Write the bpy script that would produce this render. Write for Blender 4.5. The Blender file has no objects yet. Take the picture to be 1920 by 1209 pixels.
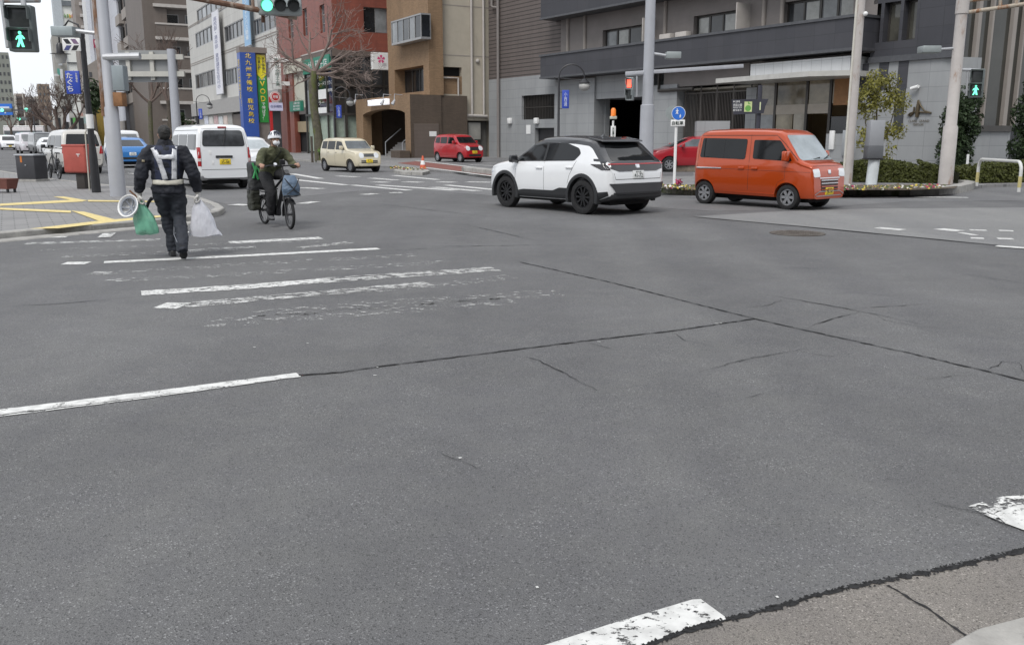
import bpy, bmesh, math, random
from mathutils import Vector, Matrix, noise as mnoise
from mathutils.bvhtree import BVHTree
R = math.radians
SC = bpy.context.scene
COL = SC.collection
random.seed(7)

# ------------------------------------------------------------------ camera, sky, sun, exposure
FPX, CH = 1680.0, 1.6
PITCH = math.atan((604.5-256)/FPX)
cd = bpy.data.cameras.new('camera'); cam = bpy.data.objects.new('camera', cd); COL.objects.link(cam)
cam.location = (0, 0, CH); cam.rotation_euler = (R(90)-PITCH, 0, 0)
cd.sensor_width = 36; cd.lens = FPX/1920*36; cd.clip_start = .1; cd.clip_end = 4000
SC.camera = cam
SUN_EL, SUN_AZ = R(52), R(20)
w = bpy.data.worlds.new('World'); SC.world = w; w.use_nodes = True
nt = w.node_tree; nt.nodes.clear()
sky = nt.nodes.new('ShaderNodeTexSky'); sky.sky_type = 'NISHITA'; sky.sun_disc = False
sky.sun_elevation = SUN_EL; sky.sun_rotation = SUN_AZ; sky.dust_density = 3; sky.air_density = 1
tc = nt.nodes.new('ShaderNodeTexCoord'); nz = nt.nodes.new('ShaderNodeTexNoise')
nz.inputs['Scale'].default_value = 2.2; nz.inputs['Detail'].default_value = 5
cr = nt.nodes.new('ShaderNodeValToRGB')
cr.color_ramp.elements[0].position = .3; cr.color_ramp.elements[0].color = (7.3, 7.8, 8.6, 1)
cr.color_ramp.elements[1].position = .7; cr.color_ramp.elements[1].color = (11.5, 11.8, 12.2, 1)
mx = nt.nodes.new('ShaderNodeMix'); mx.data_type = 'RGBA'; mx.inputs[0].default_value = .86
bg = nt.nodes.new('ShaderNodeBackground'); bg.inputs[1].default_value = .078
ow = nt.nodes.new('ShaderNodeOutputWorld')
nt.links.new(tc.outputs['Generated'], nz.inputs['Vector']); nt.links.new(nz.outputs[0], cr.inputs[0])
nt.links.new(sky.outputs[0], mx.inputs[6]); nt.links.new(cr.outputs[0], mx.inputs[7])
nt.links.new(mx.outputs[2], bg.inputs[0]); nt.links.new(bg.outputs[0], ow.inputs[0])
sl = bpy.data.lights.new('sun', 'SUN'); sl.energy = 1.5; sl.angle = R(25); sl.color = (1, .97, .93)
so = bpy.data.objects.new('sun', sl); COL.objects.link(so)
sd = Vector((math.sin(SUN_AZ)*math.cos(SUN_EL)*-1, -math.cos(SUN_AZ)*math.cos(SUN_EL), math.sin(SUN_EL)))
so.rotation_euler = sd.to_track_quat('Z', 'Y').to_euler(); so.location = (0, -10, 60)
SC.view_settings.view_transform = 'Standard'; SC.view_settings.look = 'None'
SC.view_settings.gamma = 1; SC.view_settings.exposure = .53

# ------------------------------------------------------------------ measuring (photo pixel -> ray -> point in the place)
_c, _s = math.cos(PITCH), math.sin(PITCH)
def ray(u, v):
    x = (u-960)/FPX; y = (604.5-v)/FPX
    return Vector((x, _c+y*_s, -_s+y*_c))
def G(u, v, h=0):
    r = ray(u, v); t = (h-CH)/r.z; return Vector((r.x*t, r.y*t, h))
def Q(u, v, Y):
    r = ray(u, v); t = Y/r.y; return Vector((r.x*t, Y, CH+r.z*t))
AZ = R(-29)
DD = Vector((math.sin(AZ), math.cos(AZ), 0)); NN = Vector((math.cos(AZ), -math.sin(AZ), 0))
def azv(a): return Vector((math.sin(R(a)), math.cos(R(a)), 0))

# ------------------------------------------------------------------ materials
MATS = {}
def nodes(m):
    m.use_nodes = True; n = m.node_tree; return n, n.nodes['Principled BSDF']
def mat(name, col, rough=.6, metal=0., var=.12, vs=3., bump=0., bs=40., coat=0., emit=0., spec=.5, stain=None, trans=0):
    if name in MATS: return MATS[name]
    m = bpy.data.materials.new(name); n, b = nodes(m); L = n.links.new
    b.inputs['Roughness'].default_value = rough; b.inputs['Metallic'].default_value = metal
    b.inputs['Coat Weight'].default_value = coat; b.inputs['Coat Roughness'].default_value = .04
    b.inputs['Specular IOR Level'].default_value = spec
    c = (*col, 1)
    if emit:
        b.inputs['Emission Color'].default_value = c; b.inputs['Emission Strength'].default_value = emit
    tcn = n.nodes.new('ShaderNodeTexCoord')
    if var > 0:
        t = n.nodes.new('ShaderNodeTexNoise'); t.inputs['Scale'].default_value = vs; t.inputs['Detail'].default_value = 6
        t.inputs['Roughness'].default_value = .65
        L(tcn.outputs['Object'], t.inputs['Vector'])
        r = n.nodes.new('ShaderNodeValToRGB'); r.color_ramp.elements[0].position = .3; r.color_ramp.elements[1].position = .7
        r.color_ramp.elements[0].color = tuple(x*(1-var) for x in col)+(1,)
        r.color_ramp.elements[1].color = tuple(min(1, x*(1+var)) for x in col)+(1,)
        L(t.outputs[0], r.inputs[0]); out = r.outputs[0]
        if stain:
            scol, ssc, thr = stain
            t2 = n.nodes.new('ShaderNodeTexNoise'); t2.inputs['Scale'].default_value = ssc; t2.inputs['Detail'].default_value = 8
            t2.inputs['Roughness'].default_value = .7
            mp = n.nodes.new('ShaderNodeMapping'); mp.inputs['Scale'].default_value = (1, 1, .35)
            L(tcn.outputs['Object'], mp.inputs[0]); L(mp.outputs[0], t2.inputs['Vector'])
            r2 = n.nodes.new('ShaderNodeValToRGB'); r2.color_ramp.elements[0].position = thr; r2.color_ramp.elements[1].position = min(1, thr+.12)
            L(t2.outputs[0], r2.inputs[0])
            mm = n.nodes.new('ShaderNodeMix'); mm.data_type = 'RGBA'; mm.inputs[7].default_value = (*scol, 1)
            L(r2.outputs[0], mm.inputs[0]); L(out, mm.inputs[6]); out = mm.outputs[2]
        L(out, b.inputs['Base Color'])
    else: b.inputs['Base Color'].default_value = c
    if bump:
        t = n.nodes.new('ShaderNodeTexNoise'); t.inputs['Scale'].default_value = bs; t.inputs['Detail'].default_value = 4
        L(tcn.outputs['Object'], t.inputs['Vector'])
        bp = n.nodes.new('ShaderNodeBump'); bp.inputs['Strength'].default_value = bump; bp.inputs['Distance'].default_value = .02
        L(t.outputs[0], bp.inputs['Height']); L(bp.outputs[0], b.inputs['Normal'])
    MATS[name] = m; return m
def tile(name, c1, c2, cm, bw, bh, mortar=.02, offset=0., rough=.5, bump=.3, dirt=.12):
    """brick-pattern wall: runs along local x (or y on the side walls) and z"""
    m = bpy.data.materials.new(name); n, b = nodes(m); L = n.links.new
    tcn = n.nodes.new('ShaderNodeTexCoord'); sp = n.nodes.new('ShaderNodeSeparateXYZ'); L(tcn.outputs['Object'], sp.inputs[0])
    ad = n.nodes.new('ShaderNodeMath'); L(sp.outputs[0], ad.inputs[0]); L(sp.outputs[1], ad.inputs[1])
    cb = n.nodes.new('ShaderNodeCombineXYZ'); L(ad.outputs[0], cb.inputs[0]); L(sp.outputs[2], cb.inputs[1])
    br = n.nodes.new('ShaderNodeTexBrick'); br.offset = offset; br.inputs['Scale'].default_value = 1
    br.inputs['Brick Width'].default_value = bw; br.inputs['Row Height'].default_value = bh
    br.inputs['Mortar Size'].default_value = mortar; br.inputs['Mortar Smooth'].default_value = .3
    br.inputs['Color1'].default_value = (*c1, 1); br.inputs['Color2'].default_value = (*c2, 1); br.inputs['Mortar'].default_value = (*cm, 1)
    L(cb.outputs[0], br.inputs['Vector'])
    t = n.nodes.new('ShaderNodeTexNoise'); t.inputs['Scale'].default_value = .7; t.inputs['Detail'].default_value = 8; t.inputs['Roughness'].default_value = .7
    mp = n.nodes.new('ShaderNodeMapping'); mp.inputs['Scale'].default_value = (1.4, 1.4, .35)
    L(tcn.outputs['Object'], mp.inputs[0]); L(mp.outputs[0], t.inputs['Vector'])
    r = n.nodes.new('ShaderNodeValToRGB'); r.color_ramp.elements[0].position = .3; r.color_ramp.elements[1].position = .7
    r.color_ramp.elements[0].color = (1-dirt*1.6,)*3+(1,); r.color_ramp.elements[1].color = (1+dirt*.4,)*3+(1,)
    L(t.outputs[0], r.inputs[0])
    mm = n.nodes.new('ShaderNodeMix'); mm.data_type = 'RGBA'; mm.blend_type = 'MULTIPLY'; mm.inputs[0].default_value = 1
    L(br.outputs['Color'], mm.inputs[6]); L(r.outputs[0], mm.inputs[7]); L(mm.outputs[2], b.inputs['Base Color'])
    b.inputs['Roughness'].default_value = rough
    bp = n.nodes.new('ShaderNodeBump'); bp.inputs['Strength'].default_value = bump; bp.inputs['Distance'].default_value = .02; bp.invert = True
    L(br.outputs['Fac'], bp.inputs['Height']); L(bp.outputs[0], b.inputs['Normal'])
    MATS[name] = m; return m

# ------------------------------------------------------------------ object helpers
def tag(o, label=None, cat=None, group=None, kind=None):
    if label: o['label'] = label
    if cat: o['category'] = cat
    if group: o['group'] = group
    if kind: o['kind'] = kind
    return o
def thing(name, label, cat, loc=(0, 0, 0), rz=0., group=None, kind=None):
    o = bpy.data.objects.new(name, None); COL.objects.link(o); o.empty_display_size = .2
    o.location = loc; o.rotation_euler = (0, 0, rz); return tag(o, label, cat, group, kind)
def kids(o): return [c for c in bpy.data.objects if c.parent == o]
def copy_tree(o, parent=None, **kw):
    c = o.copy(); COL.objects.link(c); c.parent = parent
    for ch in kids(o): copy_tree(ch, c)
    for k, v in kw.items(): c[k] = v
    return c
class MB:
    def __init__(s): s.bm = bmesh.new()
    def quad(s, *p): 
        return s.bm.faces.new([s.bm.verts.new(Vector(q)) for q in p])
    def box(s, x0, x1, y0, y1, z0, z1, M=None):
        P = [Vector((x, y, z)) for x in (x0, x1) for y in (y0, y1) for z in (z0, z1)]
        if M is not None: P = [M @ p for p in P]
        v = [s.bm.verts.new(p) for p in P]
        for f in ((0,1,3,2),(4,6,7,5),(0,4,5,1),(2,3,7,6),(0,2,6,4),(1,5,7,3)): s.bm.faces.new([v[i] for i in f])
        return s
    def loft(s, rings, cap=True, closed=True):
        V = [[s.bm.verts.new(Vector(p)) for p in r] for r in rings]; n = len(V[0])
        for a, b in zip(V, V[1:]):
            for i in range(n if closed else n-1):
                j = (i+1) % n; s.bm.faces.new((a[i], a[j], b[j], b[i]))
        if cap and closed:
            s.bm.faces.new(V[0][::-1]); s.bm.faces.new(V[-1])
        return s
    def tube(s, pts, r, n=8, cap=True, sx=1.):
        pts = [Vector(p) for p in pts]; rr = r if isinstance(r, (list, tuple)) else [r]*len(pts)
        rings = []; up = None
        for i, p in enumerate(pts):
            t = (pts[min(i+1, len(pts)-1)]-pts[max(i-1, 0)]).normalized()
            if up is None: up = Vector((0, 0, 1)) if abs(t.z) < .9 else Vector((0, 1, 0))
            a = t.cross(up).normalized(); b = a.cross(t).normalized(); up = b
            rings.append([p+(a*math.cos(k*2*math.pi/n)*sx+b*math.sin(k*2*math.pi/n))*rr[i] for k in range(n)])
        return s.loft(rings, cap)
    def cyl(s, p0, p1, r0, r1=None, n=16): return s.tube([p0, p1], [r0, r0 if r1 is None else r1], n)
    def prism(s, pts, y0, y1, M=None):
        """outline in local x,z pushed from y0 to y1"""
        a = [Vector((p[0], y0, p[1])) for p in pts]; b = [Vector((p[0], y1, p[1])) for p in pts]
        if M is not None: a = [M @ p for p in a]; b = [M @ p for p in b]
        return s.loft([a, b])
    def slab(s, pts, z0, z1):
        return s.loft([[(p[0], p[1], z0) for p in pts], [(p[0], p[1], z1) for p in pts]])
    def ball(s, c, r, sc=(1, 1, 1), n=12, M=None):
        mt = Matrix.Translation(c) @ (M or Matrix()) @ Matrix.Diagonal((r*sc[0], r*sc[1], r*sc[2], 1))
        bmesh.ops.create_uvsphere(s.bm, u_segments=n, v_segments=max(6, n*2//3), radius=1, matrix=mt); return s
    def disc(s, c, r, y0, y1, n=24):
        return s.prism([(c[0]+r*math.cos(k*2*math.pi/n), c[1]+r*math.sin(k*2*math.pi/n)) for k in range(n)], y0, y1)
    def build(s, name, m, parent=None, label=None, cat=None, group=None, kind=None, smooth=35, bevel=0, loc=None, seg=2):
        bm = s.bm
        bmesh.ops.remove_doubles(bm, verts=bm.verts, dist=1e-5)
        bmesh.ops.recalc_face_normals(bm, faces=bm.faces)
        if bevel:
            ed = [e for e in bm.edges if len(e.link_faces) == 2 and e.calc_face_angle(0) > R(30)]
            bmesh.ops.bevel(bm, geom=ed, offset=bevel, segments=seg, affect='EDGES', profile=.5, clamp_overlap=True)
        me = bpy.data.meshes.new(name); bm.to_mesh(me); bm.free()
        if smooth:
            me.shade_smooth(); me.set_sharp_from_angle(angle=R(smooth))
        me.materials.append(m)
        o = bpy.data.objects.new(name, me); COL.objects.link(o)
        if parent is not None: o.parent = parent
        if loc is not None: o.location = loc
        return tag(o, label, cat, group, kind)
def baked(o, mods):
    """apply modifiers to an object's mesh without operators"""
    for typ, kw in mods:
        md = o.modifiers.new(typ, typ)
        for k, v in kw.items(): setattr(md, k, v)
    dg = bpy.context.evaluated_depsgraph_get(); dg.update()
    me = bpy.data.meshes.new_from_object(o.evaluated_get(dg)); old = o.data
    o.modifiers.clear(); o.data = me; bpy.data.meshes.remove(old); return o
def text(parent, body, x0, x1, z0, z1, y, m, name='lettering', vertical=False, label=None, th=.004, bold=0., M=None, gap=.95):
    """writing fitted to a rectangle in local x,z facing local -y"""
    c = bpy.data.curves.new('t', 'FONT'); c.body = '\n'.join(body) if vertical else body
    c.align_x = 'CENTER'; c.space_line = gap if vertical else 1.; c.resolution_u = 2; c.offset = bold
    o = bpy.data.objects.new('t', c); COL.objects.link(o)
    dg = bpy.context.evaluated_depsgraph_get(); me = bpy.data.meshes.new_from_object(o.evaluated_get(dg))
    bpy.data.objects.remove(o); bpy.data.curves.remove(c)
    bm = bmesh.new(); bm.from_mesh(me); bpy.data.meshes.remove(me)
    xs = [v.co.x for v in bm.verts]; ys = [v.co.y for v in bm.verts]
    ax, bx, ay, by = min(xs), max(xs), min(ys), max(ys)
    for v in bm.verts:
        X = x0+(v.co.x-ax)/(bx-ax)*(x1-x0); Z = z0+(v.co.y-ay)/max(1e-6, by-ay)*(z1-z0)
        v.co = (X, y, Z)
    bmesh.ops.remove_doubles(bm, verts=bm.verts, dist=1e-5)
    g = bmesh.ops.extrude_face_region(bm, geom=bm.faces[:])
    for e in g['geom']:
        if isinstance(e, bmesh.types.BMVert): e.co.y -= th
    if M is not None: bm.transform(M)
    b = MB(); b.bm.free(); b.bm = bm
    return b.build(name, m, parent, label, smooth=0)
class Facade:
    """vertical plane in the place: local x along it, local -y towards the street, z up"""
    def __init__(s, A, d):
        s.A = Vector((A[0], A[1], 0)); s.d = Vector((d[0], d[1], 0)).normalized()
        s.n = Vector((s.d.y, -s.d.x, 0)); s.rz = math.atan2(s.d.y, s.d.x)
    def at(s, u, v, off=0.):
        r = ray(u, v); o = Vector((0, 0, CH)); A = s.A+s.n*off
        t = (A-o).dot(s.n)/r.dot(s.n); p = o+r*t
        return (p-s.A).dot(s.d), p.z
    def x(s, u, v=200, off=0.): return s.at(u, v, off)[0]
    def z(s, u, v, off=0.): return s.at(u, v, off)[1]
    def rect(s, u0, v0, u1, v1, off=0.):
        """pixel box -> x0,x1,z0,z1 (heights taken at the box's middle)"""
        um, vm = (u0+u1)/2, (v0+v1)/2
        return s.x(u0, vm, off), s.x(u1, vm, off), s.z(um, v1, off), s.z(um, v0, off)
    def thing(s, name, label, cat, group=None, x=0., h=0.):
        p = s.A+s.d*x; return thing(name, label, cat, (p.x, p.y, h), s.rz, group)
def wall(mb, x0, x1, z0, z1, holes, dep=.25, y=0., thick=.3):
    """wall slab with real openings, reveals dep deep"""
    xs = sorted({x0, x1, *[h[0] for h in holes], *[h[1] for h in holes]}); zs = sorted({z0, z1, *[h[2] for h in holes], *[h[3] for h in holes]})
    xs = [a for a in xs if x0 <= a <= x1]; zs = [a for a in zs if z0 <= a <= z1]
    for a, b in zip(xs, xs[1:]):
        for c, d in zip(zs, zs[1:]):
            mxx, mz = (a+b)/2, (c+d)/2
            if any(h[0] < mxx < h[1] and h[2] < mz < h[3] for h in holes): continue
            mb.quad((a, y, c), (b, y, c), (b, y, d), (a, y, d))
    for a, b, c, d in holes:
        a, b, c, d = max(a, x0), min(b, x1), max(c, z0), min(d, z1)
        e = y+dep
        mb.quad((a, y, c), (a, e, c), (a, e, d), (a, y, d)); mb.quad((b, y, c), (b, y, d), (b, e, d), (b, e, c))
        mb.quad((a, y, c), (b, y, c), (b, e, c), (a, e, c)); mb.quad((a, y, d), (a, e, d), (b, e, d), (b, y, d))
    return mb
def window(parent, x0, x1, z0, z1, y, mf, mg, nx=2, nz=1, fw=.05, dep=.06, name='window', curtain=None):
    b = MB()
    b.box(x0, x1, y-dep, y, z0, z0+fw); b.box(x0, x1, y-dep, y, z1-fw, z1)
    for k in range(nx+1):
        x = x0+(x1-x0-fw)*k/nx; b.box(x, x+fw, y-dep+.003, y, z0+fw, z1-fw)
    for k in range(1, nz):
        z = z0+(z1-z0-fw)*k/nz; b.box(x0+fw, x1-fw, y-dep+.006, y, z, z+fw)
    f = b.build(name, mf, parent, smooth=0)
    MB().box(x0+.01, x1-.01, y-.02, y+.02, z0+.01, z1-.01).build('pane', mg if not callable(mg) else mg(), f, smooth=0)
    return f
# ------------------------------------------------------------------ ground materials
def asphalt(name, dark, light, spk=.5, blot=.18):
    m = bpy.data.materials.new(name); n, b = nodes(m); L = n.links.new
    tcn = n.nodes.new('ShaderNodeTexCoord')
    def nz(scale, det, rough=.6):
        t = n.nodes.new('ShaderNodeTexNoise'); t.inputs['Scale'].default_value = scale; t.inputs['Detail'].default_value = det
        t.inputs['Roughness'].default_value = rough; L(tcn.outputs['Object'], t.inputs['Vector']); return t.outputs[0]
    def ramp(src, p0, c0, p1, c1):
        r = n.nodes.new('ShaderNodeValToRGB'); r.color_ramp.elements[0].position = p0; r.color_ramp.elements[1].position = p1
        r.color_ramp.elements[0].color = (*c0, 1); r.color_ramp.elements[1].color = (*c1, 1); L(src, r.inputs[0]); return r.outputs[0]
    def mixc(a, bb, f, blend='MIX'):
        mm = n.nodes.new('ShaderNodeMix'); mm.data_type = 'RGBA'; mm.blend_type = blend
        if isinstance(f, float): mm.inputs[0].default_value = f
        else: L(f, mm.inputs[0])
        L(a, mm.inputs[6])
        if isinstance(bb, tuple): mm.inputs[7].default_value = (*bb, 1)
        else: L(bb, mm.inputs[7])
        return mm.outputs[2]
    base = ramp(nz(210, 5, .9), .37, tuple(x*.76 for x in dark), .63, tuple(x*1.16 for x in light))
    v = n.nodes.new('ShaderNodeTexVoronoi'); v.inputs['Scale'].default_value = 170; L(tcn.outputs['Object'], v.inputs['Vector'])
    sp = n.nodes.new('ShaderNodeSeparateColor'); L(v.outputs['Color'], sp.inputs[0])
    stone = ramp(sp.outputs[0], .9, (0, 0, 0), .97, (spk,)*3)
    gate = ramp(nz(2.2, 4, .6), .38, (.25, .25, .25), .7, (1, 1, 1)); stone = mixc(stone, gate, 1., 'MULTIPLY')
    base = mixc(base, tuple(min(1, x*2.8) for x in light), stone)
    dk = ramp(sp.outputs[1], .8, (1, 1, 1), .95, (.55, .55, .55))
    base = mixc(base, dk, 1., 'MULTIPLY')
    base = mixc(base, ramp(nz(.35, 8, .62), .32, (1-blot,)*3, .68, (1+blot*.5,)*3), 1., 'MULTIPLY')
    base = mixc(base, ramp(nz(3.5, 5, .6), .3, (.93, .93, .95), .7, (1.05, 1.05, 1.04)), 1., 'MULTIPLY')
    # tyre polish and old tracks along the street direction
    mp = n.nodes.new('ShaderNodeMapping'); mp.inputs['Rotation'].default_value = (0, 0, R(-29)); mp.inputs['Scale'].default_value = (.9, .05, 1)
    L(tcn.outputs['Object'], mp.inputs[0]); t = n.nodes.new('ShaderNodeTexNoise'); t.inputs['Scale'].default_value = 1; t.inputs['Detail'].default_value = 5
    L(mp.outputs[0], t.inputs['Vector']); base = mixc(base, ramp(t.outputs[0], .35, (.9, .9, .91), .65, (1.06, 1.06, 1.05)), 1., 'MULTIPLY')
    L(base, b.inputs['Base Color']); b.inputs['Roughness'].default_value = .82; b.inputs['Specular IOR Level'].default_value = .35
    bp = n.nodes.new('ShaderNodeBump'); bp.inputs['Strength'].default_value = .55; bp.inputs['Distance'].default_value = .008
    L(v.outputs['Distance'], bp.inputs['Height']); L(bp.outputs[0], b.inputs['Normal'])
    MATS[name] = m; return m
def paint(name, thr, col=(.78, .78, .76), scale=5., stretch=0):
    """road paint worn through to the asphalt where the noise falls under thr"""
    m = bpy.data.materials.new(name); n, b = nodes(m); L = n.links.new
    tcn = n.nodes.new('ShaderNodeTexCoord'); outs = []
    mp = n.nodes.new('ShaderNodeMapping'); mp.inputs['Rotation'].default_value = (0, 0, R(-29)); mp.inputs['Scale'].default_value = (1, 1.4, 1)
    L(tcn.outputs['Object'], mp.inputs[0])
    for sc, wgt in ((scale, .62), (45, .38)):
        t = n.nodes.new('ShaderNodeTexNoise'); t.inputs['Scale'].default_value = sc; t.inputs['Detail'].default_value = 8; t.inputs['Roughness'].default_value = .7
        L(mp.outputs[0], t.inputs['Vector']); k = n.nodes.new('ShaderNodeMath'); k.operation = 'MULTIPLY'; k.inputs[1].default_value = wgt
        L(t.outputs[0], k.inputs[0]); outs.append(k.outputs[0])
    ad = n.nodes.new('ShaderNodeMath'); L(outs[0], ad.inputs[0]); L(outs[1], ad.inputs[1])
    r = n.nodes.new('ShaderNodeValToRGB'); r.color_ramp.elements[0].position = thr-.012; r.color_ramp.elements[1].position = thr+.012; L(ad.outputs[0], r.inputs[0])
    L(r.outputs[0], b.inputs['Alpha'])
    t = n.nodes.new('ShaderNodeTexNoise'); t.inputs['Scale'].default_value = 14; t.inputs['Detail'].default_value = 6; L(tcn.outputs['Object'], t.inputs['Vector'])
    r = n.nodes.new('ShaderNodeValToRGB'); r.color_ramp.elements[0].position = .3; r.color_ramp.elements[1].position = .6
    r.color_ramp.elements[0].color = tuple(x*.7 for x in col)+(1,); r.color_ramp.elements[1].color = (*col, 1); L(t.outputs[0], r.inputs[0])
    L(r.outputs[0], b.inputs['Base Color']); b.inputs['Roughness'].default_value = .7
    MATS[name] = m; return m
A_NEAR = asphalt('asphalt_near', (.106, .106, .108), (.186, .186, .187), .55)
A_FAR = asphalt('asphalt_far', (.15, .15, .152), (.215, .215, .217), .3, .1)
A_PATCH = asphalt('asphalt_light', (.2, .2, .197), (.28, .28, .277), .3, .08)
P_OK = paint('paint_kept', .43, (.70, .70, .68), 9.); P_MID = paint('paint_cracked', .468, (.70, .70, .68), 9.); P_LINE = paint('paint_chipped', .445, (.70, .70, .68), 14.); P_GONE = paint('paint_flaking', .50, (.72, .72, .70), 11.); P_WORN = paint('paint_worn', .505, (.58, .58, .565), 7.); P_FAINT = paint('paint_faint', .55, (.46, .46, .45), 7.)
P_YEL = paint('paint_yellow', .36, (.74, .60, .26))
CRACK = mat('crack_tar', (.018, .018, .019), .9, var=.3, vs=20)
CONC = mat('kerb_concrete', (.33, .32, .30), .85, var=.3, vs=5, bump=.3, bs=60, stain=((.1, .1, .09), 3, .58))
MOSS = mat('mossy_kerb', (.22, .21, .17), .95, var=.35, vs=6, bump=.4, bs=50, stain=((.07, .085, .03), 4, .47))
GUT = asphalt('gutter_concrete', (.14, .128, .115), (.29, .268, .245), .4, .2)
PAVE = tile('paving_blocks', (.27, .265, .26), (.235, .23, .23), (.14, .14, .14), .4, .2, .012, .5, .8, .2)
RED_LANE = tile('red_paving', (.28, .10, .08), (.23, .085, .07), (.16, .08, .07), .2, .1, .01, .5, .8, .2)

def flat_tile(m):   # the same pattern laid on the ground: use x,y
    n = m.node_tree
    for l in list(n.links):
        if l.to_node.type == 'TEX_BRICK' and l.to_socket.name == 'Vector': n.links.remove(l)
    br = [q for q in n.nodes if q.type == 'TEX_BRICK'][0]; tcn = [q for q in n.nodes if q.type == 'TEX_COORD'][0]
    mp = n.nodes.new('ShaderNodeMapping'); mp.inputs['Rotation'].default_value = (0, 0, R(-29)); n.links.new(tcn.outputs['Object'], mp.inputs[0]); n.links.new(mp.outputs[0], br.inputs['Vector'])
flat_tile(PAVE); flat_tile(RED_LANE)

def sheet(name, pts, z, m, px=True, kind='structure', label=None, cat=None):
    b = MB(); b.bm.faces.new([b.bm.verts.new(Vector((*(G(*p, z) if px else Vector(p)).xy, z))) for p in pts])
    for f in b.bm.faces: f.normal_update()
    bmesh.ops.triangulate(b.bm, faces=b.bm.faces[:])
    o = b.build(name, m, kind=kind, smooth=0, label=label, cat=cat)
    return o
def resample(P, step):
    out = [P[0]]
    for a, b in zip(P, P[1:]):
        k = max(1, int((b-a).length/step))
        out += [a.lerp(b, i/k) for i in range(1, k+1)]
    return out
def strip_mb(mb, pxs, wd, z, jit=0., step=None, wv=0., taper=False, px=True):
    P = [G(u, v, z) if px else Vector((u, v, z)) for u, v in pxs]
    if step: P = resample(P, step)
    n = len(P); row = []
    for i, p in enumerate(P):
        t = (P[min(i+1, n-1)]-P[max(i-1, 0)]); t.z = 0; t.normalize(); nrm = Vector((-t.y, t.x, 0))
        if jit and 0 < i < n-1: p = p+nrm*random.uniform(-jit, jit)
        k = wd*(1+random.uniform(-wv, wv))
        if taper: k *= min(1, .15+2.2*min(i, n-1-i)/n)
        row.append((mb.bm.verts.new(p-nrm*k/2), mb.bm.verts.new(p+nrm*k/2)))
    for a, b in zip(row, row[1:]): mb.bm.faces.new((a[0], b[0], b[1], a[1]))
def strips(name, lst, z, m, **kw):
    b = MB()
    for pxs, wd in lst: strip_mb(b, pxs, wd, z, **kw)
    return b.build(name, m, kind='structure', smooth=0)

def lerp1(u):
    K = [(1150, 1234), (1290, 1180), (1370, 1160), (1400, 1153), (1550, 1110), (1660, 1087), (1800, 1059), (2000, 1011)]
    for a, b in zip(K, K[1:]):
        if u <= b[0]: return a[1]+(b[1]-a[1])*(u-a[0])/(b[0]-a[0])
# ------------------------------------------------------------------ ground, roads, kerbs
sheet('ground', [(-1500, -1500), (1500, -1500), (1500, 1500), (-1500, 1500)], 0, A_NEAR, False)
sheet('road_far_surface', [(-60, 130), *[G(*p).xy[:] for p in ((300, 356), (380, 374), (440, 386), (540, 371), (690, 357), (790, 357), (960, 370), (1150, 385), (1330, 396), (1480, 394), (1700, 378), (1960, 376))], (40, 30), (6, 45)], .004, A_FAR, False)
sheet('road_patch', [(1300, 406), (1470, 396), (1640, 391), (1960, 389), (1990, 470), (1920, 464), (1700, 443), (1500, 424)], .008, A_PATCH)
strips('patch_joint', [([(1310, 407), (1500, 424), (1700, 443), (1925, 465)], .05)], .011, CRACK, jit=.01, step=.3, wv=.5)
# left corner pavement
edge = [(-60, 448), (0, 442), (110, 432), (240, 421), (330, 413), (385, 406), (412, 399), (420, 393), (410, 386), (380, 375), (300, 358), (200, 349), (100, 338), (0, 322), (-80, 315)]
E3 = [G(u, v, .06) for u, v in edge]
b = MB(); b.slab([(p.x, p.y) for p in E3]+[(-60, 52), (-70, 20), (-20, 10)], -.05, .1)
b.build('pavement_corner', PAVE, kind='structure', smooth=0)
def kerb(name, P, w_in, h, m, z0=-.05, side=1):
    b = MB(); n = len(P); rings = []
    for i, p in enumerate(P):
        t = (P[min(i+1, n-1)]-P[max(i-1, 0)]); t.z = 0; t.normalize(); q = Vector((-t.y, t.x, 0))*side
        a, c = p-q*.01, p+q*w_in
        rings.append([(a.x, a.y, z0), (a.x, a.y, h-.02), (a.x+q.x*.02, a.y+q.y*.02, h), (c.x, c.y, h), (c.x, c.y, z0)])
    b.loft(rings); return b.build(name, m, kind='structure', smooth=0)
kerb('kerb', resample(E3, 1.), .18, .113, CONC)
kerb('kerb_gutter', resample([p+Vector((.28, -.3, 0)) for p in E3[:6]], 1.), .3, .02, CONC)
Y = .106
for pts in ([(0, 382), (135, 374.5), (156, 375.5), (156, 378), (0, 386)], [(100, 369), (120, 368.5), (165, 376), (150, 378)], [(165, 375), (300, 377), (300, 379), (165, 378)],
            [(0, 389.5), (133, 395), (133, 399), (0, 393)], [(133, 395), (158, 397), (222, 413), (190, 416)], [(55, 429), (190, 413.5), (310, 403), (312, 406), (215, 416), (110, 428)]):
    Y += .0012; sheet('tactile_strip', pts, Y, P_YEL)
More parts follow.
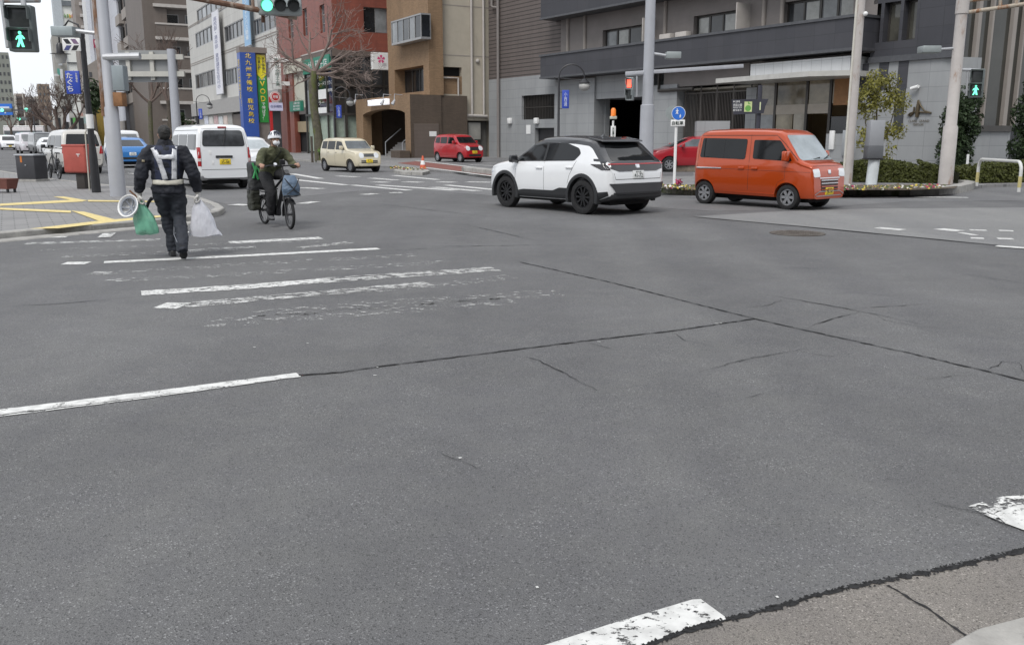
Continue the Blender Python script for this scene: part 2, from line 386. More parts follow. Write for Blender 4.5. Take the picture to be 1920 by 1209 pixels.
# far pavement beyond the street, with the corner turning right
kp = NN*16.98+DD*130; kq = NN*16.98+DD*24
farK = [kp, NN*16.98+DD*60, kq, Vector((4.9, 26.6, 0)), Vector((6.3, 26.5, 0)), G(1500, 360), G(1700, 360), G(1790, 358), G(1850, 352), Vector((22, 31.5, 0)), Vector((45, 40, 0))]
b = MB(); b.slab([(p.x, p.y) for p in farK]+[(60, 60), (30, 120), (-20, 160)], -.05, .1); b.build('pavement_far', PAVE, kind='structure', smooth=0)
kerb('kerb', resample(farK[:3], 2), .18, .115, CONC, side=-1) if False else None
kerb('kerb', resample([NN*16.98+DD*130, NN*16.98+DD*47], 2), .16, .125, CONC, side=-1)
kerb('kerb', resample([G(866, 326), G(922, 333)], 1), .45, .3, CONC, side=1)
sheet('car_park_surface', [(822, 303), (860, 299.5), (930, 296), (1300, 300), (1300, 330), (960, 330), (912, 319)], .104, A_FAR)
sheet('bike_lane', [(745, 306), (780, 302.5), (925, 319), (1010, 330), (1010, 340), (921, 329), (800, 313)], .106, RED_LANE)
strips('bike_lane_line', [([(721, 303), (780, 301.5), (925, 317.5), (1010, 328)], .25), ([(800, 314.5), (921, 330), (1010, 341)], .2)], .110, P_OK)
strips('parking_line', [([(905, 306), (960, 306.5)], .25), ([(880, 309), (955, 312)], .25)], .11, P_OK)
mossK = [G(u, v, .1) for u, v in ((1228, 355), (1300, 359.5), (1500, 360), (1705, 360))]
kerb('kerb_mossy', resample(mossK, .6), .3, .22, MOSS, side=1)
tipK = [G(u, v, .1) for u, v in ((1706, 360), (1760, 359.5), (1800, 356), (1822, 351), (1828, 347.5), (1815, 345))]
kerb('kerb_tip', resample(tipK, .5), .3, .22, CONC, side=1)
# markings
for nm, z, m, lst in (
 ('crosswalk_stripe', .0045, P_OK, [([(120, 493.5), (165, 493)], .24), ([(195, 491.5), (420, 481), (710, 466)], .2), ([(22, 446), (125, 444)], .16)]),
 ('crosswalk_stripe', .0046, P_MID, [([(430, 454.5), (602, 446)], .3), ([(300, 572), (345, 573)], .3), ([(265, 549.5), (480, 536), (620, 524.5)], .3)]),
 ('crosswalk_stripe', .0047, P_WORN, [([(48, 456.5), (300, 449)], .25), ([(170, 512), (205, 512)], .25), ([(205, 524), (240, 526)], .15), ([(600, 526), (760, 515), (930, 504)], .36), ([(345, 572), (560, 553), (805, 531)], .28), ([(350, 471), (400, 466), (480, 463)], .2), ([(560, 465), (655, 454)], .2)]),
 ('crosswalk_stripe', .0048, P_FAINT, [([(110, 482), (290, 474), (460, 466)], .3), ([(170, 513), (480, 494), (778, 478)], .3), ([(206, 526), (500, 511), (845, 490)], .3), ([(380, 606), (640, 588), (960, 563)], .4), ([(560, 553), (820, 535), (960, 518)], .3), ([(480, 590), (700, 570), (1050, 548)], .4), ([(75, 469), (300, 460), (600, 452)], .2)]),
 ('lane_line', .005, P_OK, [([(-120, 788), (0, 772), (280, 738), (560, 702)], .115)]),
 ('lane_line', .0052, P_MID, [([(-120, 796), (0, 779.5), (280, 744.5), (520, 711)], .022)]),
 ('road_line', .0085, P_OK, [([(548, 326), (601, 335)], .3), ([(552, 337), (649, 347)], .3), ([(738, 329), (821, 337)], .3), ([(708, 347), (853, 357)], .3), ([(837, 347), (925, 355.5)], .3), ([(661, 347), (768, 357)], .28)]),
 ('road_line', .0086, P_MID, [([(564, 352), (605, 354)], .45), ([(633, 330), (671, 332)], .4), ([(696, 334), (744, 338)], .4), ([(702, 341), (726, 342)], .5), ([(758, 341), (791, 342)], .5), ([(821, 341), (853, 342)], .5), ([(876, 341), (922, 342)], .5), ([(813, 351), (896, 358)], .4), ([(682, 365), (704, 363)], .35), ([(730, 361.5), (754, 361)], .35)]),
 ('road_line', .0125, P_OK, [([(1600, 368), (1683, 370)], .25), ([(1714, 369), (1815, 370.5)], .25), ([(1645, 427), (1693, 431)], .25), ([(1760, 429), (1800, 433)], .3), ([(1818, 431), (1850, 432)], .2), ([(1820, 446), (1845, 447)], .2), ([(1873, 432), (1900, 433)], .2), ([(1870, 447), (1900, 448)], .2), ([(1868, 461), (1925, 465)], .2), ([(1800, 436), (1830, 441)], .12)]),
 ('road_line', .0126, P_MID, [([(195, 445), (205, 437)], .2), ([(440, 385), (462, 383)], .5), ([(360, 436), (375, 435)], .3), ([(565, 382), (592, 378)], .3), ([(240, 325), (262, 327)], .2), ([(330, 437), (350, 434)], .3)])):
    strips(nm, lst, z, m, step=.05 if 'crosswalk' in nm or 'lane' in nm else .5, jit=.004 if 'crosswalk' in nm or 'lane' in nm else 0, wv=.1 if 'crosswalk' in nm or 'lane' in nm else 0)
sheet('lane_line', [(1000, 1215), (1150, 1167), (1298, 1123), (1314, 1122), (1366, 1160), (1300, 1182), (1180, 1215)], .006, P_LINE)
sheet('lane_line', [(1815, 948), (1880, 930), (1960, 926), (1990, 1030), (1920, 993), (1872, 976)], .006, P_GONE)
sheet('lane_line', [(1865, 962), (1900, 948), (1990, 945), (1990, 1030), (1920, 993), (1885, 980)], .0068, P_LINE)
strips('road_speck', [([(u, v), (u+random.uniform(3, 9), v+random.uniform(-1, 1))], .012+.004*random.random()) for u, v in ((700, 703), (860, 858), (1455, 1118), (475, 650), (575, 643), (706, 688), (1120, 640), (1340, 606), (1350, 605), (1005, 1100))], .0056, P_OK)
cr = [([(560, 703), (640, 697), (700, 688), (940, 658), (1100, 638), (1260, 620), (1415, 597)], .02), ([(975, 491), (1150, 530), (1415, 597), (1540, 625), (1700, 660), (1850, 695), (1900, 708), (1960, 722)], .019),
      ([(1810, 1060), (1700, 1079)], .006)]
strips('road_crack', cr, .0062, CRACK, jit=.007, step=.05, wv=.65)
cr = [([(1415, 547), (1440, 552), (1560, 573), (1640, 588), (1730, 608)], .014), ([(1590, 579), (1680, 573), (1740, 569)], .01), ([(1612, 584), (1550, 600), (1510, 615)], .012), ([(945, 660), (1010, 675), (1060, 700), (1120, 732)], .009),
      ([(1310, 698), (1400, 672), (1500, 655), (1545, 652)], .008), ([(1258, 620), (1285, 637), (1340, 650)], .006), ([(1850, 695), (1880, 678), (1910, 680), (1925, 700)], .009), ([(780, 462), (960, 460), (1066, 458)], .02),
      ([(690, 380), (800, 393), (960, 410)], .02), ([(1780, 510), (1930, 532)], .012), ([(0, 575), (120, 568), (260, 556)], .012), ([(1745, 938), (1830, 960), (1940, 1004)], .007), ([(1395, 745), (1440, 735)], .006),
      ([(820, 845), (900, 880)], .004), ([(1100, 640), (1180, 662)], .005), ([(1480, 500), (1560, 506)], .012), ([(700, 470), (900, 462)], .012), ([(870, 420), (1010, 452)], .015), ([(1640, 588), (1660, 600), (1725, 612), (1790, 616)], .006), ([(1540, 552), (1600, 548), (1690, 556)], .006), ([(1470, 560), (1440, 572), (1380, 578)], .006), ([(1730, 712), (1790, 702), (1850, 705)], .005), ([(1490, 656), (1560, 668), (1600, 662)], .005), ([(300, 800), (335, 796)], .006), ([(440, 830), (470, 826)], .006)]
strips('road_crack', cr, .0064, CRACK, jit=.012, step=.07, wv=.7, taper=True)
sheet('gutter', [(1150, 1232), (1290, 1178), (1400, 1152), (1550, 1109), (1660, 1086), (1800, 1058), (2020, 1006), (2300, 1200), (2100, 1700), (1100, 1700)], .0045, GUT)
strips('gutter_gap', [([(1150, 1234), (1290, 1180), (1370, 1160), (1400, 1153), (1550, 1110), (1660, 1087), (1800, 1059), (2000, 1011)], .022)], .0075, CRACK, jit=.004, step=.02, wv=.8)
bb = MB()
for _ in range(420):
    u_ = random.uniform(1180, 1930); v_ = lerp1(u_)+random.uniform(-3, 14)*random.random(); p_ = G(u_, v_); k_ = random.uniform(.003, .008); bb.quad((p_.x-k_, p_.y, .009), (p_.x, p_.y-k_*.7, .009), (p_.x+k_, p_.y, .009), (p_.x, p_.y+k_*.7, .012))
bb.build('gutter_grit', CRACK, kind='stuff', smooth=0)
strips('gutter_joint', [([(1664, 1096), (1740, 1140), (1838, 1209), (1900, 1260)], .009)], .0077, CRACK, jit=.003, step=.02, wv=.6)
kerb('kerb_near', resample([G(1770, 1230, .02), G(1830, 1196, .02), G(1925, 1171, .02), G(2060, 1137, .02)], .3), .3, .06, CONC, side=-1)
b = MB(); c = G(1495, 438)
b.tube([(c.x, c.y, .002), (c.x, c.y, .012)], .45, 40)
for i in range(-6, 7):
    for j in range(-6, 7):
        if i*i+j*j < 38 and (i+j) % 2 == 0: b.box(c.x+i*.06-.022, c.x+i*.06+.022, c.y+j*.06-.022, c.y+j*.06+.022, .0125, .017)
b.build('manhole_cover', mat('cast_iron', (.15, .135, .12), .6, .6, .3, 6), label='round rusty iron manhole cover set in the road', cat='manhole cover', smooth=30)
# ------------------------------------------------------------------ building materials
SIDING = tile('brown_siding', (.15, .125, .116), (.135, .114, .106), (.06, .052, .05), 30, .26, .035, 0, .6, .6)
GREY_TILE = tile('grey_wall_tile', (.325, .334, .34), (.30, .309, .315), (.23, .237, .243), 1.2, .6, .012, 0, .55, .2, .1)
PALE_TILE = tile('pale_wall_tile', (.58, .59, .60), (.54, .55, .56), (.36, .37, .38), .55, .55, .012, 0, .4, .2, .08)
DARK_TILE = tile('charcoal_wall_tile', (.048, .049, .058), (.058, .058, .067), (.036, .037, .042), 1.1, .75, .012, 0, .6, .2, .1)
BRICK = tile('brown_brick', (.31, .20, .115), (.25, .16, .09), (.19, .13, .08), .24, .075, .008, .5, .8, .5, .14)
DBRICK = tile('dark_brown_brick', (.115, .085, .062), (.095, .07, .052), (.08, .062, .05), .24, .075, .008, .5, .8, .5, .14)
RTILE = tile('red_wall_tile', (.255, .075, .05), (.225, .066, .045), (.17, .06, .045), .5, .25, .006, .5, .5, .15, .16)
BEIGE = mat('beige_render', (.42, .38, .31), .85, var=.08, vs=1.2, bump=.1, bs=80, stain=((.30, .27, .22), .6, .6))
OFFW = tile('pale_office_panel', (.56, .55, .52), (.54, .53, .50), (.42, .41, .39), .9, 3.0, .02, 0, .7, .15, .1)
BROWN_APT = tile('brown_apartment_tile', (.155, .128, .11), (.145, .12, .104), (.12, .1, .09), .6, .3, .01, .5, .6, .1, .1)
TAUPE = mat('taupe_plaster', (.30, .27, .245), .8, var=.08, vs=1)
PALE_TRIM = mat('pale_trim', (.46, .43, .40), .7, var=.1, vs=2)
LAV = tile('lavender_panel', (.52, .53, .57), (.51, .52, .56), (.40, .41, .45), 40, 2.4, .04, 0, .5, .1, .05)
TAUPE_W = mat('taupe_balcony_wall', (.21, .19, .18), .8, var=.1, vs=1)
STEEL = mat('galvanised_steel', (.45, .46, .48), .45, .35, .08, 4)
WHITE = mat('white_paint', (.78, .78, .77), .4, var=.05, vs=4)
BLACK = mat('black_paint', (.025, .025, .028), .4, var=.2, vs=5)
DGREY = mat('dark_grey_metal', (.09, .092, .10), .45, .3, .15, 5)
ALU = mat('window_frame', (.36, .36, .36), .4, .5, .06, 3)
DFRAME = mat('dark_window_frame', (.06, .055, .05), .4, .3, .1, 3)
GLASS = [mat('window_glass_%s' % k, c, .08, 0, .35, .9, spec=.6) for k, c in zip(('deep', 'smoke', 'cool', 'net', 'curtain'), ((.015, .017, .02), (.05, .052, .055), (.10, .11, .12), (.21, .22, .225), (.33, .33, .31)))]
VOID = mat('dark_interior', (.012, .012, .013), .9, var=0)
SHUT = tile('roller_shutter', (.16, .125, .105), (.15, .12, .10), (.09, .07, .06), 40, .09, .015, 0, .5, .4, .1)
rg = lambda *k: GLASS[random.choice(k)]
BT, BOT = 14, -.02

# ------------------------------------------------------------------ the dark apartment block at the corner
FD = Facade((-1.7, 67.5), azv(-33+180))
t = FD.thing('apartment_building', 'dark grey apartment block with charcoal balconies, brown siding and glazed entrance', 'building')
xE = FD.x(1606, 100, 1.2); xL = FD.x(1041)
zS = FD.z(930, 149)
x0 = 0.; xg0, xg1 = FD.x(1122), FD.x(1214); zg = FD.z(1165, 184)
xc0, xc1 = FD.x(1042), FD.x(1120)
xF0, xF1 = FD.x(1280), FD.x(1402)
xB0, xB1 = FD.x(1420), FD.x(1604)
xW0, xW1 = FD.x(1612, 110), FD.x(1766, 200)
zc = FD.z(1165, 140)          # underside of the balcony slab
z1, z2 = FD.z(1300, 100, 1.2), FD.z(1300, 60, 1.2)
# siding wall, left end
b = MB(); b.box(x0, xL+.6, .02, 9, zS, 26); b.build('siding_wall', SIDING, t, smooth=0)
b = MB(); wall(b, x0, xc0+.2, BOT, zS, [(FD.x(978), FD.x(1042), FD.z(1010, 224), FD.z(1010, 178)), (FD.x(1003), FD.x(1042), BOT, FD.z(1024, 240))], .5)
b.box(xc0+.2, xc1, -.25, .6, BOT, FD.z(1080, 150)); b.box(xc1-.9, xg0-.05, .6, .95, BOT, zg)
b.box(xc1, xg1+.2, -.12, 5.4, zg, zc); b.box(FD.x(1214), FD.x(1276), -.3, 1.2, BOT, FD.z(1250, 160)); b.build('gate_pillar', GREY_TILE, t, smooth=0) if False else None
MB().box(FD.x(1402, 200), FD.x(1421, 200), -.15, 1, BOT, FD.z(1410, 165)).build('entrance_pillar', GREY_TILE, t, smooth=0)
b.build('tiled_base_wall', GREY_TILE, t, smooth=0)
a = FD.rect(978, 178, 1042, 224); lv = MB()
lv.box(a[0], a[1], .42, .46, a[2], a[3]); lv.build('vent_backing', VOID, t, smooth=0)
lv = MB()
for k in range(22): lv.box(a[0]+(a[1]-a[0])*k/22, a[0]+(a[1]-a[0])*k/22+.05, .2, .26, a[2], a[3])
lv.box(a[0], a[1], .18, .2, (a[2]+a[3])/2-.03, (a[2]+a[3])/2+.03); lv.build('vent_louvre', DFRAME, t, smooth=0)
a = FD.rect(1003, 240, 1042, 296); MB().box(a[0], a[1], .3, .36, BOT, a[3]).build('door', BLACK, t, smooth=0)
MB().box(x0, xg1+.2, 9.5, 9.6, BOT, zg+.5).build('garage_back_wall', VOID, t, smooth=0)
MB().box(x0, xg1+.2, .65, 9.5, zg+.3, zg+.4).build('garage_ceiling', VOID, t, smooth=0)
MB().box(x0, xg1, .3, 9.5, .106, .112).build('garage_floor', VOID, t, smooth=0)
for u, v in ((958, 227), (1008, 227)):
    x, z = FD.at(u, v); MB().box(x-.2, x+.2, -.22, 0, z-.2, z+.2).build('wall_lamp', WHITE, t, bevel=.05)
x, z = FD.at(991, 243); MB().box(x-.25, x+.25, -.03, 0, z-.3, z+.3).build('notice', WHITE, t, smooth=0)
x, z = FD.at(1107, 246, -.6); MB().box(x-.5, x+.5, .5, .6, z-.5, z+.5).build('hatch', BLACK, t, smooth=0)
b = MB(); x = FD.x(938, 200); b.cyl((x, -.18, 0), (x, -.18, 25), .1); xx = FD.x(926, 10)
b.tube([(x, -.18, FD.z(938, 15)), (xx+.2, -.18, FD.z(926, 15)), (xx, -.18, FD.z(926, 12)), (xx, -.18, 25)], .09)
b.build('downpipe', TAUPE_W, t)
b = MB()
for u in (1066, 1098, 1248, 1432, 1466): b.cyl((FD.x(u, 60), -.05, zc), (FD.x(u, 60), -.05, 26), .11)
b.build('balcony_pipe', TAUPE, t)
# balconies (parapet bands) one above the other
st = FD.z(1041, 33, 1.2)-FD.z(1041, 146, 1.2); bh = FD.z(1041, 100, 1.2)-FD.z(1041, 146, 1.2)
for k in range(4):
    zb = FD.z(1041, 146, 1.2)+k*st; xr = xE+(.0 if k == 0 else .0)
    b = MB(); b.box(xL, xr, -1.2, -1.0, zb+.12, zb+bh-.12); b.box(xL, xL+.2, -1.0, 0, zb+.12, zb+bh-.12); b.box(xr-.2, xr, -1.0, 1.2, zb+.12, zb+bh-.12)
    p = b.build('balcony', DARK_TILE, t, smooth=0)
    b = MB(); b.box(xL-.05, xr+.05, -1.27, -.93, zb+bh-.12, zb+bh); b.box(xr-.23, xr+.05, -.93, 1.2, zb+bh-.12, zb+bh); b.box(xL-.05, xr+.05, -1.25, 0, zb, zb+.12)
    b.build('coping', DGREY, p, smooth=0)
    zw0, zw1 = zb+bh, zb+st
    hol = []
    if k == 0:
        for u0, u1 in ((1130, 1222), (1300, 1402), (1468, 1598)): hol.append((FD.x(u0, 60), FD.x(u1, 40), zb+.1, zb+st*.72))
    b = MB(); wall(b, xL+.55, xE, zb-.1 if k else zc, zb+st-.1, hol if k == 0 else [(h+.3, h+4, zb+.1, zb+st*.7) for h in (xL+3, xL+10, xL+18)], .3); b.build('balcony_back_wall', TAUPE_W, t, smooth=0)
    for i, h in enumerate(hol if k == 0 else [(h+.3, h+4, zb+.1, zb+st*.7) for h in (xL+3, xL+10, xL+18)]):
        wd = window(t, h[0], h[1], h[2], h[3], .3, DFRAME, GLASS[1], 4, 1, .09)
        for q in range(4):
            if (q+i) % 4 in (0, 3, 1): MB().box(h[0]+(h[1]-h[0])*q/4+.15, h[0]+(h[1]-h[0])*(q+1)/4-.1, .265, .285, h[2]+.1, h[3]-.12).build('curtain', GLASS[4 if (q+i) % 2 else 3], wd, smooth=0)
    if k == 0:
        for u in (1228, 1404): MB().box(FD.x(u, 50), FD.x(u, 50)+.06, -.95, .0, zb+.3, zb+bh+st*.36).build('balcony_divider', PALE_TRIM, t, smooth=0)
        for u in (1262, 1292): MB().box(FD.x(u, 50)-.45, FD.x(u, 50)+.4, -.6, -.2, zb+bh-.9, zb+bh+.35).build('air_conditioner', PALE_TRIM, t, bevel=.04)
MB().box(xL+.6, FD.x(1600), .31, 9, zc, 26).build('core_wall', TAUPE_W, t, smooth=0)
MB().box(xL+.6, xB1, -.1, .3, zc-.06, zc+.02).build('soffit', TAUPE_W, t, smooth=0)
# gate of upright bars beside the entrance
b = MB(); a = FD.rect(1280, 172, 1402, 330); zt = a[3]
n = 44
for k in range(n+1):
    x = a[0]+(a[1]-a[0])*k/n; wd = .06 if k % 11 == 0 else .022
    b.box(x-wd*.8, x+wd*.8, .1, .125, .1, zt+(.9 if k % 11 == 0 else 0))
b.box(a[0], a[1], .08, .1, zt-.07, zt); b.box(a[0], a[1], .08, .1, 1.3, 1.4); b.build('bar_gate', mat('bronze_bars', (.085, .075, .068), .5, .3, .1), t, smooth=0)
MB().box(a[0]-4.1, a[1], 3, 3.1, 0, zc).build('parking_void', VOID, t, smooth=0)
b = MB(); b.box(FD.x(1250, 140), FD.x(1410, 140), -.2, .3, FD.z(1330, 160), zc); b.build('lintel', TAUPE_W, t, smooth=0)
b = MB(); x = FD.x(1246, 140); b.tube([(x, -.4, zc), (x, -.4, FD.z(1246, 171)), (FD.x(1310, 168), -.4, FD.z(1246, 171))], .09); b.build('overhead_pipe', DFRAME, t)
# entrance: pale panel, canopy, glazed lobby
a = FD.rect(1407, 118, 1604, 150, .9); MB().box(a[0], a[1]-.3, -.9, .4, FD.z(1500, 149, .9), FD.z(1500, 113, .9)).build('entrance_panel', PALE_TILE, t, smooth=0)
b = MB(); zk = FD.z(1420, 152, 2); xa, xb = FD.x(1342, 150, 2.2), FD.x(1612, 150, 1.)
b.slab([(xa, -2.2), (FD.x(1515, 146, 2.6), -2.6), (xb, -1.6), (xb, .5), (xa, .3)], zk, zk+.22); b.build('canopy', mat('canopy_metal', (.5, .49, .46), .4, .2, .1), t, smooth=0)
zl1 = zk; zl0 = .12
b = MB(); b.box(xB0-7, xB1+.5, 4.2, 4.3, 0, zl1+.5); b.box(xB0-.1, xB0, 1., 4.2, 0, zl1+.5); b.build('lobby_back_wall', mat('lobby_wall', (.34, .28, .2), .6, var=.15, vs=.6), t, smooth=0)
MB().box(xB0-7, xB1+.5, .35, 4.2, zl1-.1, zl1).build('lobby_ceiling', mat('lobby_ceiling', (.5, .47, .4), .7), t, smooth=0)
MB().box(xB0-7, xB1+.5, .35, 4.2, .106, .12).build('lobby_floor', mat('lobby_floor', (.2, .18, .16), .3), t, smooth=0)
b = MB(); zt0, zt1 = FD.z(1500, 214), FD.z(1500, 196)
for u in (1422, 1453, 1512, 1556, 1600): x = FD.x(u, 190); b.box(x-.07, x+.07, 0, .12, zl0, zl1)
b.build('entrance_frame', DFRAME, t, smooth=0)
MB().box(FD.x(1425, 205), FD.x(1556, 205), .02, .1, zt0, zt1).build('entrance_transom', mat('bronze_panel', (.36, .32, .27), .4, .3, .08), t, smooth=0)
for u0, u1, z0, z1_, g in ((1424, 1452, zl0, zt0, 4), (1455, 1486, zl0, zt0, 1), (1488, 1511, zl0, zt0, 2), (1424, 1452, zt1, zl1, 2), (1455, 1511, zt1, zl1, 1), (1514, 1555, zt1, zl1, 1), (1558, 1599, zt1, zl1, 1), (1558, 1599, zl0, zt1-.6, 0)):
    MB().box(FD.x(u0, 200), FD.x(u1, 200), .05, .07, z0, z1_).build('lobby_glass', [GLASS[0], mat('lobby_glass_lit_warm', (.21, .18, .125), .06, 0, .8, .5, spec=.6), mat('lobby_glass_lit_pale', (.37, .34, .28), .06, 0, .5, .5, spec=.6), 0, GLASS[3]][g], t, smooth=0)  # lobby brightness painted into the opaque pane colours
MB().box(FD.x(1562, 200), FD.x(1597, 200), -.01, .04, zt1-.1, zt1+1.3).build('wood_screen', mat('warm_wood', (.32, .15, .05), .5, var=.2, vs=3), t, smooth=0)
x, z = FD.at(1533, 171, -1.2); MB().ball((x, .9, zl1-.25), .14).build('downlight', mat('lamp_warm', (1, .85, .6), emit=6), t)
b = MB(); x0_, x1_ = FD.x(1552, 290, .6), FD.x(1584, 290, .6); b.box(x0_, x1_, -.8, -.3, 0, FD.z(1568, 251, .6)); b.build('intercom_pillar', GREY_TILE, t, smooth=0)
x, z = FD.at(1561, 263, .8); MB().box(x-.13, x+.13, -.9, -.8, z-.42, z+.42).build('intercom', WHITE, t, bevel=.03)
# charcoal upper wall and the grey logo wall
zm = FD.z(1700, 103); b = MB(); xr = FD.x(1797, 60)
hol = [(FD.x(u0, 50), FD.x(u1, 50), zm+.6, FD.z(1660, 6)) for u0, u1 in ((1620, 1650), (1656, 1686), (1692, 1717))]
wall(b, xE-.2, xr, zm, 26, hol, .5); b.box(xr-.3, xr, .02, .6, zm, 26); b.box(xE-.2, xr-.35, 1.2, 1.4, zm, 26); b.build('charcoal_wall', DARK_TILE, t, smooth=0)
for h in hol: window(t, *h, .4, DFRAME, mat('olive_glass', (.085, .082, .068), .08, 0, .4, .8, spec=.6), 1, 1, .08)
MB().box(xE-.2, xr+.02, -.12, .02, zm-.25, zm).build('ledge', DGREY, t, smooth=0)
xl = FD.x(1757, 200); zb_ = zm-.25
b = MB(); rad = 1.; ring = [(FD.x(1610, 140), 0)]+[(xl+rad*math.sin(k*R(80)/8), rad*(1-math.cos(k*R(80)/8))) for k in range(9)]
V = [(x, y) for x, y in ring]+[(xl+rad, 1.2), (FD.x(1610, 140), 1.2)]
b.slab(V, BOT, zb_); b.build('logo_wall', GREY_TILE, t, smooth=40)
for u0, u1 in ((1611, 1628), (1648, 1665), (1684, 1702)): MB().box(FD.x(u0, 140), FD.x(u1, 140), -.03, 0, FD.z(1660, 168) if u0 < 1680 else FD.z(1690, 166), zb_).build('dark_stripe', DARK_TILE, t, smooth=0)
MB().box(FD.x(1676, 230), FD.x(1693, 230), -.035, 0, FD.z(1680, 245), FD.z(1690, 166)).build('slot_window', GLASS[0], t, smooth=0)
BRONZE = mat('bronze_letter', (.12, .095, .06), .4, .6, .1)
def fp(u, v, off=.05): x, z = FD.at(u, v, off); return (x, -off, z)
b = MB()
b.tube([fp(1722, 188), fp(1721, 205), fp(1719, 220)], [.04, .09, .075], 8)
b.tube([fp(1722, 188), fp(1726, 198), fp(1733, 208), fp(1746, 212)], .03, 6)
b.tube([fp(1746, 212), fp(1730, 211), fp(1716, 210), fp(1706, 213), fp(1702, 217), fp(1706, 218), fp(1711, 214), fp(1714, 207), fp(1714, 201)], .035, 6)
b.build('wall_emblem', BRONZE, t)
a = FD.rect(1704, 225, 1743, 229.5); text(t, 'CLARE  GRAND', a[0], a[1], a[2], a[3], -.03, BRONZE)
a = FD.rect(1712, 231.5, 1732, 236); text(t, 'TENPOZAN', a[0], a[1], a[2], a[3], -.03, BRONZE)
x, z = FD.at(1722, 164); b = MB(); b.tube([(x-.2, -.2, z-.06), (x+.12, -.2, z+.02)], .08, 12); b.cyl((x+.05, -.2, z), (x+.05, 0, z+.03), .03); b.build('security_camera', WHITE, t)
# glazed wing on the right
p0 = FD.A+FD.d*(xr-.02)-FD.n*.45; FG = Facade((p0.x, p0.y), azv(61)); tg = thing('glazed_wing', 'tall glass wing with pale mullions and grey tiled base, right edge of the view', 'building', (p0.x, p0.y, 0), FG.rz)
zg0 = FG.z(1850, 247); b = MB(); xg = FG.x(1895, 200)
b.box(-.3, xg+.2, 0, .5, BOT, zg0); b.build('tiled_base_wall', GREY_TILE, tg, smooth=0)
MB().box(-.3, xg+.2, -.1, .1, zg0, zg0+.25).build('sill', DFRAME, tg, smooth=0)
for u0, u1 in ((1800, 1832), (1832, 1851), (1853, 1890), (1890, 1960)):
    MB().box(FG.x(u0, 120), FG.x(u1, 120), .1, .16, zg0+.25, 26).build('glass_panel', mat('wing_glass', (.055, .054, .047), .07, 0, .35, .25, spec=.4), tg, smooth=0)
b = MB()
for u, k in ((1827, .22), (1852, .12), (1893, .26), (1912, .1)): x = FG.x(u, 120); b.box(x-k*.5, x+k*.5, -.06, .1, zg0+.25, 26)
b.build('mullion', TAUPE, tg, smooth=0)
MB().box(xg+.3, xg+18, .2, 8, BOT, 26).build('side_wall', DARK_TILE, tg, smooth=0)

# ------------------------------------------------------------------ beige building behind the car park
FB = Facade((NN*25+DD*59.8)[:2], NN)
tb = thing('beige_building', 'beige rendered building with white drainpipes behind the parked red hatchback', 'building', (*(NN*25+DD*60.3).xy, 0), FB.rz)
xb0, xb1 = FB.x(823, 200), FB.x(917, 200)+.3; zlow = FB.z(865, 226)
FBo = lambda u, v: FB.at(u, v, -.5)
b = MB(); a = FB.rect(824, 126, 866, 177, -.5); wall(b, xb0-.3, xb1, zlow, 26, [(a[0], a[1], a[2], a[3])], .5); b.build('rendered_wall', BEIGE, tb, smooth=0)
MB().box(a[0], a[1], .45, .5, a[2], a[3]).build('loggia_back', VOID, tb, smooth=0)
MB().box(a[0], a[1], .0, .3, a[2], a[2]+(a[3]-a[2])*.66).build('loggia_parapet', BRICK, tb, smooth=0)
MB().box(xb0-.3, xb1, .5, .6, BOT, zlow).build('service_bay_wall', mat('service_wall', (.12, .115, .105), .8, var=.2), tb, smooth=0)
for v in (12, 105): MB().box(xb0-.3, xb1, -.015, 0, FB.z(870, v, -.5)-.03, FB.z(870, v, -.5)+.03).build('panel_joint', TAUPE, tb, smooth=0)
for u0, v0, u1, v1 in ((862, 230, 873, 245), (883, 230, 906, 262), (842, 232, 858, 250)):
    a = FB.rect(u0, v0, u1, v1, -.3); MB().box(a[0], a[1], .2, .5, a[2], a[3]).build('meter_box', mat('meter_grey', (.36, .35, .32), .6), tb, bevel=.02)
b = MB(); x, z = FBo(884, 217); b.cyl((x, -.12, z), (x, -.12, 26), .09); xx, z2_ = FBo(912, 218); b.tube([(FBo(872, 216)[0], -.12, z), (x, -.12, z), (xx, -.12, z-.05)], .11); x3 = FBo(905, 60)[0]
b.cyl((x3, -.12, z), (x3, -.12, 26), .08); x4 = FBo(858, 150)[0]; b.tube([(x4-1.2, -.1, FBo(858, 147)[1]), (x4, -.1, FBo(858, 147)[1]), (x4, -.1, FBo(858, 212)[1])], .07); b.build('drainpipe', PALE_TRIM, tb)
for u, v in ((895, 115), (852, 190)): x, z = FBo(u, v); MB().ball((x, -.05, z), .16, (1, .7, 1)).build('vent_cap', PALE_TRIM, tb)
MB().box(xb0+1.5, xb1+12, .7, 6, BOT, 26).build('rear_wall', BEIGE, tb, smooth=0)

